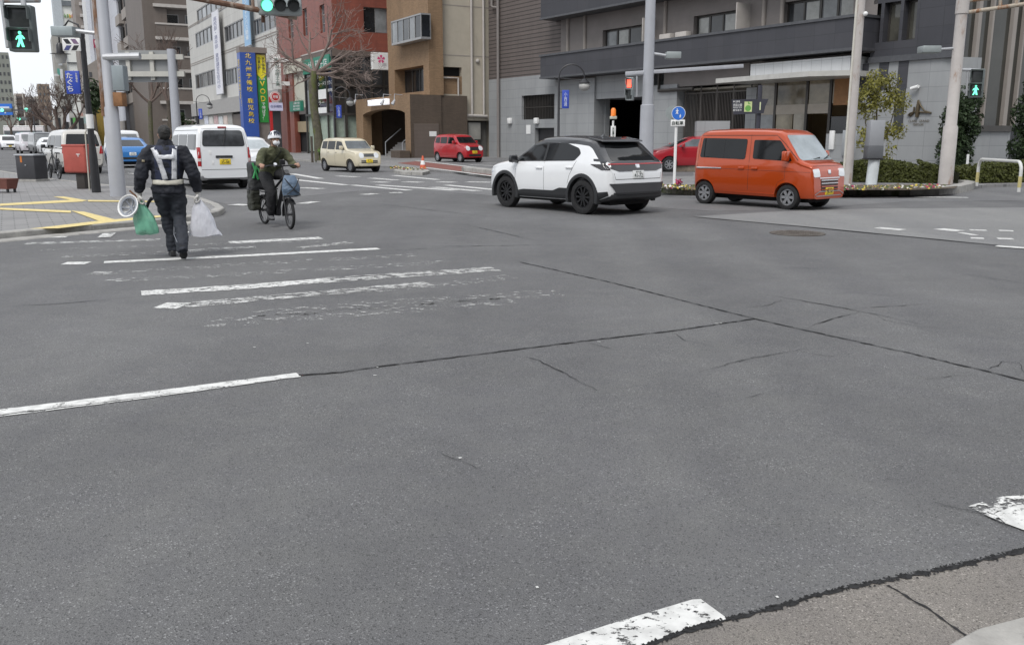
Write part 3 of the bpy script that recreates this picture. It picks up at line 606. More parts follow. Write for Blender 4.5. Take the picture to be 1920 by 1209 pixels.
# ------------------------------------------------------------------ brown brick building with the arched porch
FP = Facade((NN*25+DD*59.8)[:2], -DD); FP.d = -DD; FP.n = Vector((FP.d.y, -FP.d.x, 0)); FP.rz = math.atan2(FP.d.y, FP.d.x)
tk = thing('brick_building', 'brown brick building with an arched porch and a tower above it', 'building', (*(NN*25+DD*59.8).xy, 0), FP.rz)
xp0 = FP.x(668, 230); zp = FP.z(760, 178)
ax0, ax1 = FP.x(681, 240), FP.x(760, 240); az0, azt = FP.z(720, 214), FP.z(720, 205)
b = MB(); N_ = 14
arch = [(ax0+(ax1-ax0)*k/N_, az0+(azt-az0)*math.sin(math.pi*k/N_)**.6) for k in range(N_+1)]
for y in (0, .7):
    b.quad((xp0, y, BOT), (ax0, y, BOT), (ax0, y, zp), (xp0, y, zp)); b.quad((ax1, y, BOT), (0, y, BOT), (0, y, zp), (ax1, y, zp))
    for p, q in zip(arch, arch[1:]): b.quad((p[0], y, p[1]), (q[0], y, q[1]), (q[0], y, zp), (p[0], y, zp))
for p, q in zip([(ax0, BOT)]+arch, arch+[(ax1, BOT)]): b.quad((p[0], 0, p[1]), (q[0], 0, q[1]), (q[0], .7, q[1]), (p[0], .7, p[1]))
b.quad((xp0, 0, zp), (0, 0, zp), (0, 2.2, zp), (xp0, 2.2, zp)); b.quad((xp0, 0, BOT), (xp0, 0, zp), (xp0, 2.2, zp), (xp0, 2.2, BOT))
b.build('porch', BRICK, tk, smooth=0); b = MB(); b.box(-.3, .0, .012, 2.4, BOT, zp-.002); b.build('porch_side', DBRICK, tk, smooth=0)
xt0, xt1 = FP.x(727, 90, -1.5), 0.
a = FP.rect(740, 127, 796, 174, -1.5); hol = [(a[0], a[1], a[2], a[3])]
b = MB(); wall(b, xt0, xt1, zp, 26, hol, 1.2, 1.5); b.box(-1, -.002, 1.502, 2.6, zp, 26); b.build('tower', BRICK, tk, smooth=0)
window(tk, *hol[0], 2.4, DFRAME, GLASS[0], 4, 1, .1)
a = FP.rect(737, 33, 793, 80, -.9); f = MB(); f.box(a[0], a[1], .75, 1.5, a[2], a[2]+.15); f.box(a[0], a[1], .75, 1.5, a[3]-.1, a[3])
for k in range(6): x = a[0]+(a[1]-a[0]-.06)*k/5; f.box(x, x+.06, .752, .82, a[2]+.15, a[3]-.1)
for x in (a[0], a[1]-.06): f.box(x, x+.06, 1.4, 1.5, a[2]+.15, a[3]-.1)
f = f.build('bay_window', ALU, tk, smooth=0)
for k in range(5): MB().box(a[0]+(a[1]-a[0])*k/5+.1, a[0]+(a[1]-a[0])*(k+1)/5, .8, 1.45, a[2]+.16, a[3]-.11).build('pane', GLASS[(3, 2, 1, 3, 0)[k]], f, smooth=0)
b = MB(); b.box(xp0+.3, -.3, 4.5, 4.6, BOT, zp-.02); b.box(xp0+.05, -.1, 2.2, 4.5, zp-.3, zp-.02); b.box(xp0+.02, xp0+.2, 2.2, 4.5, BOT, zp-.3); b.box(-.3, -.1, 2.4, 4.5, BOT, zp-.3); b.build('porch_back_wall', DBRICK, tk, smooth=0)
MB().box(FP.x(742, 250), FP.x(760, 250), .75, 2.3, BOT, azt).build('porch_inner_wall', BRICK, tk, smooth=0)
a0_ = FP.x(735, 250); b = MB()
for k in range(6): b.box(FP.x(700, 270)+.0, a0_-.2, 1.0+.2*k, 1.2+.2*k, .1, .28+.17*k)
b.build('step', mat('stone_step', (.2, .19, .18), .7), tk, smooth=0)
b = MB()
for u in (702, 733): x = FP.x(u, 260); b.tube([(x, .9, .1), (x, .9, 1.15), (x+.05, 2.2, 2.2)], .035)
b.build('handrail', STEEL, tk)
x = 2.4; b = MB(); b.box(.0, .06, .25, 2.15, BOT+.1, FP.z(790, 231)); b.build('side_shutter', SHUT, tk, smooth=0)
MB().box(.06, .08, 1.4, 1.95, FP.z(807, 256), FP.z(807, 246)).build('paper_notice', WHITE, tk, smooth=0)
b = MB(); z = FP.z(740, 187)
a = FP.rect(697, 187, 732, 198); sg = MB().box(a[0], a[1], -.35, -.05, a[2], a[3]).build('lightbox_sign', mat('lit_sign', (.9, .9, .95), .4, emit=.35, var=0), tk, bevel=.03)
for u in (678, 731, 752):
    x, z = FP.at(u, 180, 0); b = MB(); b.tube([(x, .1, z+.05), (x, -.5, z+.1), (x+.05, -.55, z-.35)], .03); b.tube([(x+.05, -.5, z-.3), (x+.05, -.7, z-.62)], [.07, .14]); b.build('spot_lamp', STEEL, tk)
b = MB(); a = FP.rect(775, 287, 804, 300); b.box(a[0]-2, .1, -.9, -.1, 0, .62); b.build('planter_wall', DBRICK, tk, smooth=0, bevel=.03)
b = MB(); b.box(xt0, -1.2, 2.9, 3.4, zp-.5, 26); b.build('rear_wall', BRICK, tk, smooth=0)

# ------------------------------------------------------------------ red tiled building with the glazier's shop
DR = 72.; FR = Facade((NN*23.6+DD*DR)[:2], -DD); FS = Facade((NN*23.6+DD*DR)[:2], NN)
tr = thing('red_building', 'red tiled building with a glass shopfront behind the bare street tree', 'building', (*(NN*23.6+DD*DR).xy, 0), FR.rz)
def side(name, M_, x0, x1, y0, y1, z0, z1, par=None, bevel=0):   # box given in the side facade's frame (x along NN)
    return MB().box(-y1, -y0, x0, x1, z0, z1).build(name, M_, par or tr, smooth=0, bevel=bevel)
xr0 = FR.x(523, 150); zr = FR.z(600, 98); zrl = FR.z(545, 133)
hol = []
for u0, v0, u1, v1 in ((541, 33, 550, 72), (568, 16, 576, 68), (600, 9, 609, 62)): hol.append(FR.rect(u0, v0, u1, v1))
b = MB(); wall(b, xr0, 0, zr, 26, hol, .3)
xs1 = FS.x(735, 80); a = FS.rect(682, 15, 727, 62); zs0 = FS.z(690, 97)
hs = (a[0], a[1], a[2], a[3])
bs = MB(); wall(bs, 0, xs1+4, zs0, 26, [hs], .3)
for v in bs.bm.verts: v.co = Vector((-v.co.y, v.co.x, v.co.z))
me = bpy.data.meshes.new('tmp'); bs.bm.to_mesh(me); b.bm.from_mesh(me); bpy.data.meshes.remove(me)
xq = FR.x(537, 200); b.box(xr0, xq, 0, .6, BOT, zr); b.box(FR.x(548, 250)-.5, FR.x(553, 250), .0, .5, BOT, FR.z(545, 137))
b.build('tiled_wall', RTILE, tr, smooth=0)
for h in hol: window(tr, *h, .25, ALU, GLASS[2], 1, 3, .06)
wr = MB().box(-.28, -.2, hs[0], hs[1], hs[2], hs[3]).build('window', ALU, tr, smooth=0)
mid = (hs[0]+hs[1])/2
MB().box(-.2, -.17, hs[0]+.05, mid-.04, hs[2]+.05, hs[3]-.05).build('pane', GLASS[0], wr, smooth=0); MB().box(-.2, -.17, mid+.04, hs[1]-.05, hs[2]+.05, hs[3]-.05).build('pane', GLASS[3], wr, smooth=0)
xsf = FR.x(570, 150)
b = MB(); b.box(xsf-.1, .12, -.12, .3, FR.z(600, 112), zr); b.box(-.3, .12, .3, xs1+4, FS.z(680, 106), zs0); b.build('beam', mat('brown_beam', (.13, .10, .085), .6), tr, smooth=0)
MB().box(xsf-.2, .15, -.15, -.0, zr, zr+.1).build('parapet_cap', PALE_TRIM, tr, smooth=0)
def fr(u0, v0, u1, v1, name, m, y0, y1, par=None):
    a = FR.rect(u0, v0, u1, v1); return MB().box(a[0], a[1], y0, y1, a[2], a[3]).build(name, m, par or tr, smooth=0)
CREAM = mat('cream_panel', (.55, .53, .45), .6, var=.06)
GREEN = mat('sign_green', (.02, .20, .13), .5, var=.05)
fr(535, 114, 569, 137, 'cream_sign', CREAM, -.2, .1); fr(545, 138, 570, 203, 'cream_wall', CREAM, .15, .4)
gs = fr(572, 108, 622, 136, 'green_sign', GREEN, -.22, .02)
a = FR.rect(575, 114, 618, 130); text(gs, 'かがみ硝子店', a[0], a[1], a[2], a[3], -.225, WHITE)
fr(570, 134, 626, 216, 'shop_glass', GLASS[0], .1, .2)
for (u0, v0, u1, v1), s in (((582, 140, 621, 147), '○ガラス・サッシ'), ((580, 154, 622, 161), '○カーテン・ドアガラス'), ((612, 166, 622, 172), '修理'), ((584, 190, 606, 197), '○ミラー'), ((590, 201, 612, 208), '防犯フィルム')):
    a = FR.rect(u0, v0, u1, v1); text(tr, s, a[0], a[1], a[2], a[3], .09, WHITE)
fr(596, 168, 611, 186, 'white_notice', WHITE, .04, .1); fr(592, 202, 611, 213, 'white_notice', WHITE, .04, .1)
g2 = fr(546, 190, 567, 209, 'small_green_sign', GREEN, -.15, .1)
for k in range(3):
    a = FR.rect(553, 192+k*5.5, 565, 196+k*5.5); text(g2, ('合鍵作製', '網戸張替', '硝子修理')[k], a[0], a[1], a[2], a[3], -.155, WHITE)
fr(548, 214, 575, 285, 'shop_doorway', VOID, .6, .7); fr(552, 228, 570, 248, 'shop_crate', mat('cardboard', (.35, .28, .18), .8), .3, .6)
LGREEN = mat('pale_green_curtain', (.30, .36, .30), .8, var=.2, vs=4)
for u0, u1 in ((574, 594), (596, 612), (614, 625)): fr(u0, 217, u1, 284, 'curtain', LGREEN, .25, .35)
b = MB()
for u in (573, 595, 613, 625): x = FR.x(u, 200); b.box(x-.08, x+.08, .0, .12, BOT, FR.z(600, 134))
b.box(xsf, 0, -.02, .1, FR.z(600, 217), FR.z(600, 213)); b.build('shop_frame', DFRAME, tr, smooth=0)
def fs(u0, v0, u1, v1, name, m, y0, y1, par=None):
    a = FS.rect(u0, v0, u1, v1); return side(name, m, a[0], a[1], y0, y1, a[2], a[3], par)
fs(628, 106, 668, 213, 'side_glass', mat('smoked_glass', (.035, .033, .032), .08, 0, .3, .4, spec=.6), .1, .2); fs(668, 106, 735, 213, 'side_glass', GLASS[1], .1, .2)
fs(628, 217, 648, 284, 'curtain', LGREEN, .25, .35); fs(650, 217, 672, 284, 'curtain', LGREEN, .25, .35); fs(674, 217, 740, 290, 'side_glass', GLASS[0], .25, .35)
b = MB()
for u in (626, 648, 672, 697, 720): x = FS.x(u, 180); b.box(-.12, .04, x-.09, x+.09, BOT, zs0)
for v in (161, 215): z = FS.z(680, v); b.box(-.14, .06, .0, xs1+3, z-.1, z+.1)
b.build('side_frame', DFRAME, tr, smooth=0)
a = FS.rect(690, 101, 727, 133); sg = side('flower_sign', WHITE, a[0], a[1], -1.0, -.6, a[2], a[3], bevel=.04)
side('sign_bracket', STEEL, a[0]+1, a[0]+1.1, -.6, 0, a[3]-.6, a[3]-.4)
PINK = mat('sign_pink', (.62, .08, .22), .5, var=.1); b = MB(); cx, cz = (a[0]+a[1])/2-.1, a[2]+(a[3]-a[2])*.62; rr = (a[3]-a[2])*.24
for k in range(5):
    th = R(90+72*k); c2 = Vector((math.cos(th), math.sin(th))); n2 = Vector((-c2.y, c2.x)); pts = []
    for q, wd in ((.12, .04), (.5, .26), (.85, .34), (1.05, .2), (.93, 0)): pts.append((q, wd))
    L_ = [(cx+(c2.x*q+n2.x*wd)*rr, cz+(c2.y*q+n2.y*wd)*rr) for q, wd in pts]+[(cx+(c2.x*q-n2.x*wd)*rr, cz+(c2.y*q-n2.y*wd)*rr) for q, wd in pts[::-1][1:]]
    f = [b.bm.verts.new((1.005, p[0], p[1])) for p in L_]; b.bm.faces.new(f); f = [b.bm.verts.new((.98, p[0], p[1])) for p in L_]; b.bm.faces.new(f)
b.build('flower_mark', PINK, sg, smooth=0)
MX = Matrix(((0, -1, 0, 0), (1, 0, 0, 0), (0, 0, 1, 0), (0, 0, 0, 1)))
text(sg, 'さくら眼科', a[0]+.5, a[1]-.5, a[2]+.25, a[2]+.55, -1.004, mat('sign_grey', (.3, .28, .3)), M=MX)
MB().box(xr0+.1, -.35, .7, 9, BOT, 26).build('core_wall', RTILE, tr, smooth=0) if False else None

# ------------------------------------------------------------------ pale office block
FO = Facade((NN*23.6+DD*90.2)[:2], -DD)
to = thing('office_building', 'pale grey office block with ribbon windows beyond the red building', 'building', (*(NN*23.6+DD*90.2).xy, 0), FO.rz)
xo0, xo1 = FO.x(358, 130), FO.x(527, 150); hol = []
def ob(u0, v0, u1, v1): hol.append(FO.rect(u0, v0, u1, v1))
ob(366, 54, 402, 84); ob(420, 42, 459, 74); ob(475, 28, 524, 60); ob(366, 135, 404, 164); ob(420, 127, 455, 159); ob(474, 118, 506, 150); ob(366, -30, 524, 4)
zlo = FO.z(420, 186); b = MB(); wall(b, xo0, xo1, zlo, 32, hol, .2); b.box(xo0, xo0+.3, .02, 12, BOT, 32); b.build('panel_wall', OFFW, to, smooth=0)
MB().box(xo0, xo1, .21, .3, BOT, 32).build('inner_wall', VOID, to, smooth=0)
for i, h in enumerate(hol):
    n_ = 5 if i < 6 else 14; f = MB(); f.box(h[0], h[1], .04, .12, h[2], h[2]+.12); f.box(h[0], h[1], .04, .12, h[3]-.1, h[3])
    for k in range(n_+1): x = h[0]+(h[1]-h[0]-.12)*k/n_; f.box(x, x+.12, .043, .12, h[2]+.12, h[3]-.1)
    f = f.build('window', ALU, to, smooth=0)
    for k in range(n_): MB().box(h[0]+(h[1]-h[0])*k/n_+.06, h[0]+(h[1]-h[0])*(k+1)/n_+.06, .13, .18, h[2]+.05, h[3]-.05).build('pane', rg(0, 1, 1, 2, 2, 3, 3), f, smooth=0)
b = MB()
for u, v in ((400, 24), (400, 27), (400, 105), (400, 109)): z = FO.z(u, v); b.box(xo0, xo1, -.03, 0, z-.05, z+.05)
b.build('panel_joint', TAUPE, to, smooth=0)
MB().box(xo0, xo1, -.35, .2, FO.z(420, 213), zlo).build('fascia', mat('grey_fascia', (.33, .32, .31), .7, var=.1), to, smooth=0)
a = FO.rect(385, 213, 436, 262); MB().box(a[0]-4, a[1], .0, .2, BOT, a[3]).build('ground_floor_wall', mat('ground_floor_grey', (.34, .33, .31), .7, var=.15), to, smooth=0)
for k in range(5):
    u0 = 384+k*9; fo = FO.rect(u0, 217+(k % 2)*2, u0+7, 234); MB().box(fo[0], fo[1], -.06, 0, fo[2], fo[3]).build('poster', mat('poster_%s' % 'abcde'[k], ((.6, .62, .7), (.65, .63, .6), (.5, .35, .35), (.62, .65, .66), (.6, .5, .45))[k], .5, var=.35, vs=2.5), to, smooth=0)
a = FO.rect(430, 214, 462, 262); MB().box(a[0], a[1], .1, .2, BOT, a[3]).build('shutter', SHUT, to, smooth=0)
MB().box(xo0+.4, xo1-.05, .31, 14, BOT, 32).build('core', OFFW, to, smooth=0)
def banner(u0, v0, u1, v1, m, name, lab, body, tm):
    a = FO.rect(u0, v0, u1, v1, .4); x = (a[0]+a[1])/2; q = FO.A+FO.d*x+FO.n*.55
    tt = thing(name, lab, 'banner', (q.x, q.y, a[2]), FO.rz); hw = (a[1]-a[0])/2; H_ = a[3]-a[2]
    MB().box(-hw, hw, -.05, .05, 0, H_).build('cloth', m, tt, smooth=0)
    b = MB()
    for z in (0, H_): b.cyl((-hw, 0, z), (hw, 0, z), .07); b.cyl((0, 0, z), (0, .55, z), .05)
    b.build('frame', STEEL, tt); text(tt, body, -hw*.5, hw*.5, .6, H_*.93, -.052, tm, vertical=True); return tt
NAVY = mat('navy_ink', (.06, .07, .2), .5)
banner(404, 18, 416, 178, mat('white_banner', (.70, .70, .74), .7, var=.05), 'hanging_banner', 'long white vertical banner with small dark writing hanging on the pale office', '高校部・高卒部　夏期講習生受付中', NAVY)
banner(459, -40, 470, 88, mat('sky_banner', (.30, .48, .68), .7, var=.1), 'hanging_banner', 'light blue vertical banner hanging above the blue sign tower', 'オープンキャンパス開催', WHITE)
# sign tower in front of the office
FT = Facade((NN*19.6+DD*85)[:2], NN)
a = FT.rect(452, 88, 503, 300); q = FT.A+FT.d*a[0]; H_ = FT.z(478, 90)
ts = thing('sign_tower', 'tall sign tower with a blue yellow-lettered column and a green and yellow panel', 'sign', (q.x, q.y, 0), FT.rz)
wq = a[1]-a[0]; hb = FT.z(470, 100)
b = MB(); b.box(0, wq, -.5, .7, hb, H_); b.box(wq*.58, wq, -.1, .7, 0, hb); b.build('frame', mat('tower_frame', (.22, .19, .17), .6, var=.1), ts, smooth=0)
BLUE = mat('sign_blue', (.035, .09, .36), .4, var=.06); MB().box(.02, wq*.56, -.5, .65, 0, hb).build('blue_column', BLUE, ts, smooth=0)
YEL = mat('sign_yellow', (.80, .58, .05), .5, var=.05)
z = lambda v: FT.z(475, v)
text(ts, '北九州予備校', wq*.19, wq*.41, z(173), z(102), -.51, YEL, vertical=True, bold=.01, gap=1.25); text(ts, '鹿児島校', wq*.19, wq*.41, z(232), z(185), -.51, YEL, vertical=True, bold=.01, gap=1.25)
ML = Matrix(((0, 1, 0, 0), (1, 0, 0, 0), (0, 0, 1, 0), (0, 0, 0, 1)))
text(ts, '努力は実る！', -.3, .4, z(200), z(112), 0, YEL, vertical=True, M=ML)
zz = FT.z(491, 143); zt_ = FT.z(491, 104); zb_ = FT.z(491, 230)
MB().box(wq*.62, wq*.96, -.22, -.1, zb_, zz).build('green_panel', mat('panel_green', (.03, .27, .05), .5, var=.05), ts, smooth=0)
b = MB(); xa, xb = wq*.63, wq*.95; b.prism([(xa, zt_), (xb, zt_), (xb, zz+.1), ((xa+xb)/2, zz-.35), (xa, zz+.1)], -.24, -.12); b.build('yellow_panel', mat('panel_yellow', (.80, .70, .03), .5, var=.05), ts, smooth=0)
DK = mat('dark_ink', (.03, .05, .04), .5)
text(ts, '学力伸長に', xa+(xb-xa)*.56, xa+(xb-xa)*.9, zz+.25, zt_-.2, -.25, DK, vertical=True, bold=.01); text(ts, '効果抜群！', xa+(xb-xa)*.1, xa+(xb-xa)*.44, zz+.25, zt_-.2, -.25, DK, vertical=True, bold=.01)
zv = FT.z(491, 153); text(ts, '見放題', xa+.1, xb-.1, FT.z(491, 151), FT.z(491, 147), -.225, WHITE)
text(ts, 'VOD', xa+(xb-xa)*.2, xb-(xb-xa)*.15, FT.z(491, 191), zv, -.225, YEL, vertical=True, bold=.02); text(ts, 'で伸ばす！', xa+(xb-xa)*.3, xb-(xb-xa)*.25, zb_+.2, FT.z(491, 193), -.225, WHITE, vertical=True, bold=.01)
# white hanging sign, round sign on the red post
FW = Facade((NN*22.3+DD*85)[:2], NN); a = FW.rect(510, 103, 526, 168); q = FW.A+FW.d*a[0]
tw = thing('projecting_sign', 'white vertical projecting sign with green writing on the left edge of the red building', 'sign', (q.x, q.y, a[2]), FW.rz); wq = a[1]-a[0]; H_ = a[3]-a[2]
MB().box(0, wq, -.2, .2, 0, H_).build('panel', WHITE, tw, bevel=.03); text(tw, '㈱かがみ硝子工業', wq*.3, wq*.78, .3, H_-.3, -.205, mat('green_ink', (.04, .13, .1)), vertical=True, bold=.008)
b = MB()
for k in (.12, .8): b.box(wq, wq+.8, -.08, .08, H_*k, H_*k+.35)
b.build('bracket', WHITE, tw, smooth=0)
FW = Facade((NN*20.5+DD*82)[:2], NN); a = FW.rect(506, 171, 526, 193); x, zc_ = FW.at(516, 182); q = FW.A+FW.d*x; RED = mat('sign_red', (.48, .02, .02), .5, var=.05)
tp = thing('round_sign', 'round red and white sign over a purple plate on a red post', 'sign', (q.x, q.y, .1), FW.rz); rr = (a[1]-a[0])/2; zc_ -= .1
MB().disc((0, zc_), rr, -.06, .06).build('disc', WHITE, tp, smooth=0); MB().disc((0, zc_), rr*.93, -.07, -.06).build('rim', mat('sign_salmon', (.55, .2, .17), .5), tp, smooth=0); MB().disc((0, zc_), rr*.8, -.075, -.06).build('inner_disc', WHITE, tp, smooth=0); MB().disc((0, zc_), rr*.7, -.08, -.06).build('centre', RED, tp, smooth=0)
text(tp, '月極', -rr*.5, rr*.5, zc_-rr*.3, zc_+rr*.3, -.085, WHITE, bold=.01)
a = FW.rect(505, 193, 530, 208); MB().box(a[0]-x, a[1]-x, -.06, .02, a[2]-.1, a[3]-.1).build('plate', mat('plate_lilac', (.62, .6, .78), .5), tp, smooth=0)
text(tp, '白浜病院', a[0]-x+.1, a[1]-x-.1, a[2]+.15, a[3]-.3, -.065, NAVY, bold=.01)
MB().box(-.55, -.32, .0, .15, 0, zc_).build('post', RED, tp, smooth=0)
# ------------------------------------------------------------------ vehicles
TYRE = mat('tyre_rubber', (.016, .016, .017), .85, var=.3, vs=12); RIM = mat('wheel_silver', (.52, .53, .55), .35, .8, .08); RIMB = mat('wheel_black', (.022, .022, .024), .35, .4, .2)
CGLASS = mat('car_glass', (.010, .011, .012), .04, 0, .3, 1.5, spec=.45); CGLASS2 = mat('car_windscreen', (.10, .115, .125), .05, 0, .5, 1.2, spec=.7)
TRIM = mat('black_plastic', (.020, .021, .023), .55, var=.15); CHROME = mat('chrome', (.75, .75, .76), .15, .95, .03); LAMPW = mat('headlamp', (.78, .80, .82), .1, .1, .06, 9, coat=.8); LAMPR = mat('tail_lamp', (.36, .012, .014), .12, 0, .2, 6, coat=.6)
PLY = mat('plate_yellow', (.82, .60, .03), .5, var=.03); PLW = mat('plate_white', (.75, .76, .75), .5, var=.03); UNDER = mat('underbody', (.012, .012, .013), .9, var=.2); SEAM = mat('panel_gap', (.02, .02, .02), .8, var=0)
def paintc(name, col, metal=0., rough=.3): return mat(name, col, rough, metal, .025, 1.5, coat=.9)
def lerpf(pts, x):
    if x <= pts[0][0]: return pts[0][1]
    for a, b in zip(pts, pts[1:]):
        if x <= b[0]: return a[1]+(b[1]-a[1])*(x-a[0])/max(1e-6, b[0]-a[0])
    return pts[-1][1]
def smoothf(pts, x, h): return sum(lerpf(pts, x+k*h) for k in (-1, -.5, 0, 0, .5, 1))/6
def rnd(P, r, n=4):
    """rounded outline"""
    out = []; N_ = len(P)
    for i in range(N_):
        p, a, c = Vector(P[i]), Vector(P[i-1]), Vector(P[(i+1) % N_]); u = (a-p); v = (c-p)
        k = min(r, u.length*.45, v.length*.45); q0 = p+u.normalized()*k; q1 = p+v.normalized()*k
        for j in range(n+1): t = j/n; out.append(q0*(1-t)**2+p*2*t*(1-t)+q1*t*t)
    return out
class Car:
    def __init__(s, name, label, cat, spec, body_mat, loc, yaw, group=None):
        s.t = thing(name, label, cat, loc, R(yaw), group); s.sp = spec; sp = spec
        L, Wd = sp['L']/2, sp['W']/2; prof, plan, belt = sp['prof'], sp['plan'], sp['belt']; zb = sp['zb']; rz = max(p[1] for p in prof)
        xs = set([-L, L, -L+.015, L-.015]+[p[0]+d for p in prof for d in (-.03, 0, .03)]); k = -L
        while k < L: xs.add(k); k += .07
        xs = sorted(x for x in xs if -L <= x <= L); rings = []
        bz0 = lerpf(belt, 0)
        for x in xs:
            h = min(.05, (L-abs(x))*.9+.002); zt = smoothf(prof, x, h); w = smoothf(plan, x, h); zs = min(smoothf(belt, x, .05), zt-.04); b0 = zb if isinstance(zb, float) else lerpf(zb, x); b0 = min(b0, zt-.15)
            f = max(0, min(1, (zt-zs)/(rz-bz0))); wr = w-sp['tum']*f; rc = min(sp.get('rc', .13), (zt-zs)*.6)
            H = [(0, b0), (w-.14, b0), (w-.05, b0+.02), (w-.015, b0+.1), (w, b0+.42*(zs-b0)), (w-.002, b0+.75*(zs-b0)), (w-.008, zs-.05*min(1, (zs-b0)*2)), (w-.022, zs)]
            w2 = w-.022
            for q in (.35, .7, 1): H.append((w2+(wr-w2)*q, zs+(zt-rc-zs)*q))
            H += [(wr-.28*rc, zt-.36*rc), (wr-.75*rc, zt-.07*rc), (wr-1.4*rc, zt+.012), (wr*.5, zt+.028), (0, zt+.035)]
            rings.append([(x, -y, z) for y, z in H]+[(x, y, z) for y, z in H[-2:0:-1]])
        b = MB(); b.loft(rings); bmesh.ops.recalc_face_normals(b.bm, faces=b.bm.faces); b.bm.normal_update()
        s.bvh = BVHTree.FromBMesh(b.bm)
        s.body = b.build('body', body_mat, s.t, smooth=32)
        cut = MB()
        for xw in (sp['xf'], sp['xr']):
            for sg in (-1, 1): cut.tube([(xw, sg*(Wd-.34), sp['r']), (xw, sg*(Wd+.2), sp['r'])], sp['r']+sp.get('gap', .05), 40)
        c = cut.build('cut', body_mat, smooth=0); md = s.body.modifiers.new('b', 'BOOLEAN'); md.operation = 'DIFFERENCE'; md.object = c; md.solver = 'EXACT'
        c.matrix_world = s.t.matrix_basis.copy() @ Matrix(); c.location = s.t.location; c.rotation_euler = s.t.rotation_euler
        bpy.context.view_layer.update(); baked(s.body, []); bpy.data.objects.remove(c)
        s.body.data.set_sharp_from_angle(angle=R(32))
        for xw in (sp['xf'], sp['xr']):
            for sg in (-1, 1): s.wheel(xw, sg)
        MB().box(-L+.3, L-.3, -Wd+.36, Wd-.36, sp['r']*.55, (sp['zb'] if isinstance(sp['zb'], float) else .3)+.1).build('underside', UNDER, s.t, smooth=0)
    def wheel(s, xw, sg):
        sp = s.sp; r = sp['r']; y1 = sg*(sp['W']/2-.02); y0 = sg*(sp['W']/2-.22); ri = r*sp.get('ri', .64); b = MB()
        P = [(ri, y0), (r-.03, y0), (r, y0+sg*.03), (r, y1-sg*.035), (r-.012, y1-sg*.012), (r-.05, y1), (ri+.01, y1-sg*.004), (ri, y1-sg*.03)]
        n = 36; rows = [[b.bm.verts.new((xw+p[0]*math.cos(k*2*math.pi/n), p[1], r+p[0]*math.sin(k*2*math.pi/n))) for k in range(n)] for p in P]
        for i in range(len(P)):
            a, c = rows[i], rows[(i+1) % len(P)]
            for k in range(n): b.bm.faces.new((a[k], a[(k+1) % n], c[(k+1) % n], c[k]))
        w = b.build('wheel', TYRE, s.t, smooth=30)
        b = MB(); ns = sp.get('sp', 6); ye = y1-sg*.03
        def ringz(r0, r1, ya, yb):
            rr = [[(xw+q*math.cos(k*2*math.pi/n), y, r+q*math.sin(k*2*math.pi/n)) for k in range(n)] for q, y in ((r0, ya), (r1, ya), (r1, yb), (r0, yb))]
            b.loft(rr+[rr[0]], cap=False)
        ringz(ri-.03, ri+.004, ye, ye-sg*.1); b.tube([(xw, ye-sg*.005, r), (xw, ye-sg*.06, r)], ri*.24, 16)
        for k in range(ns):
            M = Matrix.Translation((xw, ye-sg*.012, r)) @ Matrix.Rotation(k*2*math.pi/ns, 4, 'Y')
            wd = ri*sp.get('sw', .16)
            b.loft([[M @ Vector((ri*.15, -q*.012, -wd*.7)) for q in (1,)]+[M @ Vector((ri*.15, .012, -wd*.7)), M @ Vector((ri*.15, .012, wd*.7)), M @ Vector((ri*.15, -.012, wd*.7))],
                    [M @ Vector((ri*.95, -.012, -wd)), M @ Vector((ri*.95, .012, -wd)), M @ Vector((ri*.95, .012, wd)), M @ Vector((ri*.95, -.012, wd))]])
        rm = b.build('rim', RIMB if sp.get('rim') == 'black' else RIM, w, smooth=30)
        MB().tube([(xw, ye-sg*.09, r), (xw, ye-sg*.11, r)], ri-.005, 24).build('dark_backing_disc', UNDER, w, smooth=0)  # plain dark disc added as backing behind the spokes
    def hit(s, ax, a, c):
        o, d = {'L': ((a, 5, c), (0, -1, 0)), 'R': ((a, -5, c), (0, 1, 0)), 'F': ((9, a, c), (-1, 0, 0)), 'B': ((-9, a, c), (1, 0, 0)), 'T': ((a, c, 9), (0, 0, -1))}[ax]
        p, n, _, _ = s.bvh.ray_cast(Vector(o), Vector(d))
        if p is None: return None
        return p, (n if n.dot(Vector(d)) < 0 else -n)
    def patch(s, name, m, ax, poly, off=.006, par=None, r=.04, nr=6, nc=8, label=None, dep=.012):
        P = rnd(poly, r) if r else [Vector(p) for p in poly]
        zs = sorted(set(round(p[1], 4) for p in P)); lo, hi = zs[0], zs[-1]
        zs = sorted(set([lo+1e-4, hi-1e-4]+zs[1:-1]+[lo+(hi-lo)*k/nr for k in range(1, nr)])); z2 = [zs[0]]
        for z in zs[1:]:
            if z-z2[-1] > (hi-lo)*.012: z2.append(z)
        rows = []
        for z in z2:
            X = []
            for p, q in zip(P, P[1:]+P[:1]):
                if (p[1]-z)*(q[1]-z) <= 0 and abs(p[1]-q[1]) > 1e-7: X.append(p[0]+(q[0]-p[0])*(z-p[1])/(q[1]-p[1]))
            if len(X) < 2: continue
            a, c = min(X), max(X); row = []
            for k in range(nc+1):
                h = s.hit(ax, a+(c-a)*k/nc, z)
                row.append(h)
            rows.append(row)
        rows = [r_ for r_ in rows if all(r_)]
        if len(rows) < 2: return None
        b = MB(); O = [[b.bm.verts.new(p+n*off) for p, n in r_] for r_ in rows]
        for a, c in zip(O, O[1:]):
            for k in range(nc): b.bm.faces.new((a[k], a[k+1], c[k+1], c[k]))
        bd = O[0]+[r_[-1] for r_ in O[1:]]+O[-1][-2::-1]+[r_[0] for r_ in O[-2:0:-1]]
        B_ = rows[0]+[r_[-1] for r_ in rows[1:]]+rows[-1][-2::-1]+[r_[0] for r_ in rows[-2:0:-1]]
        I = [b.bm.verts.new(p-n*dep) for p, n in B_]
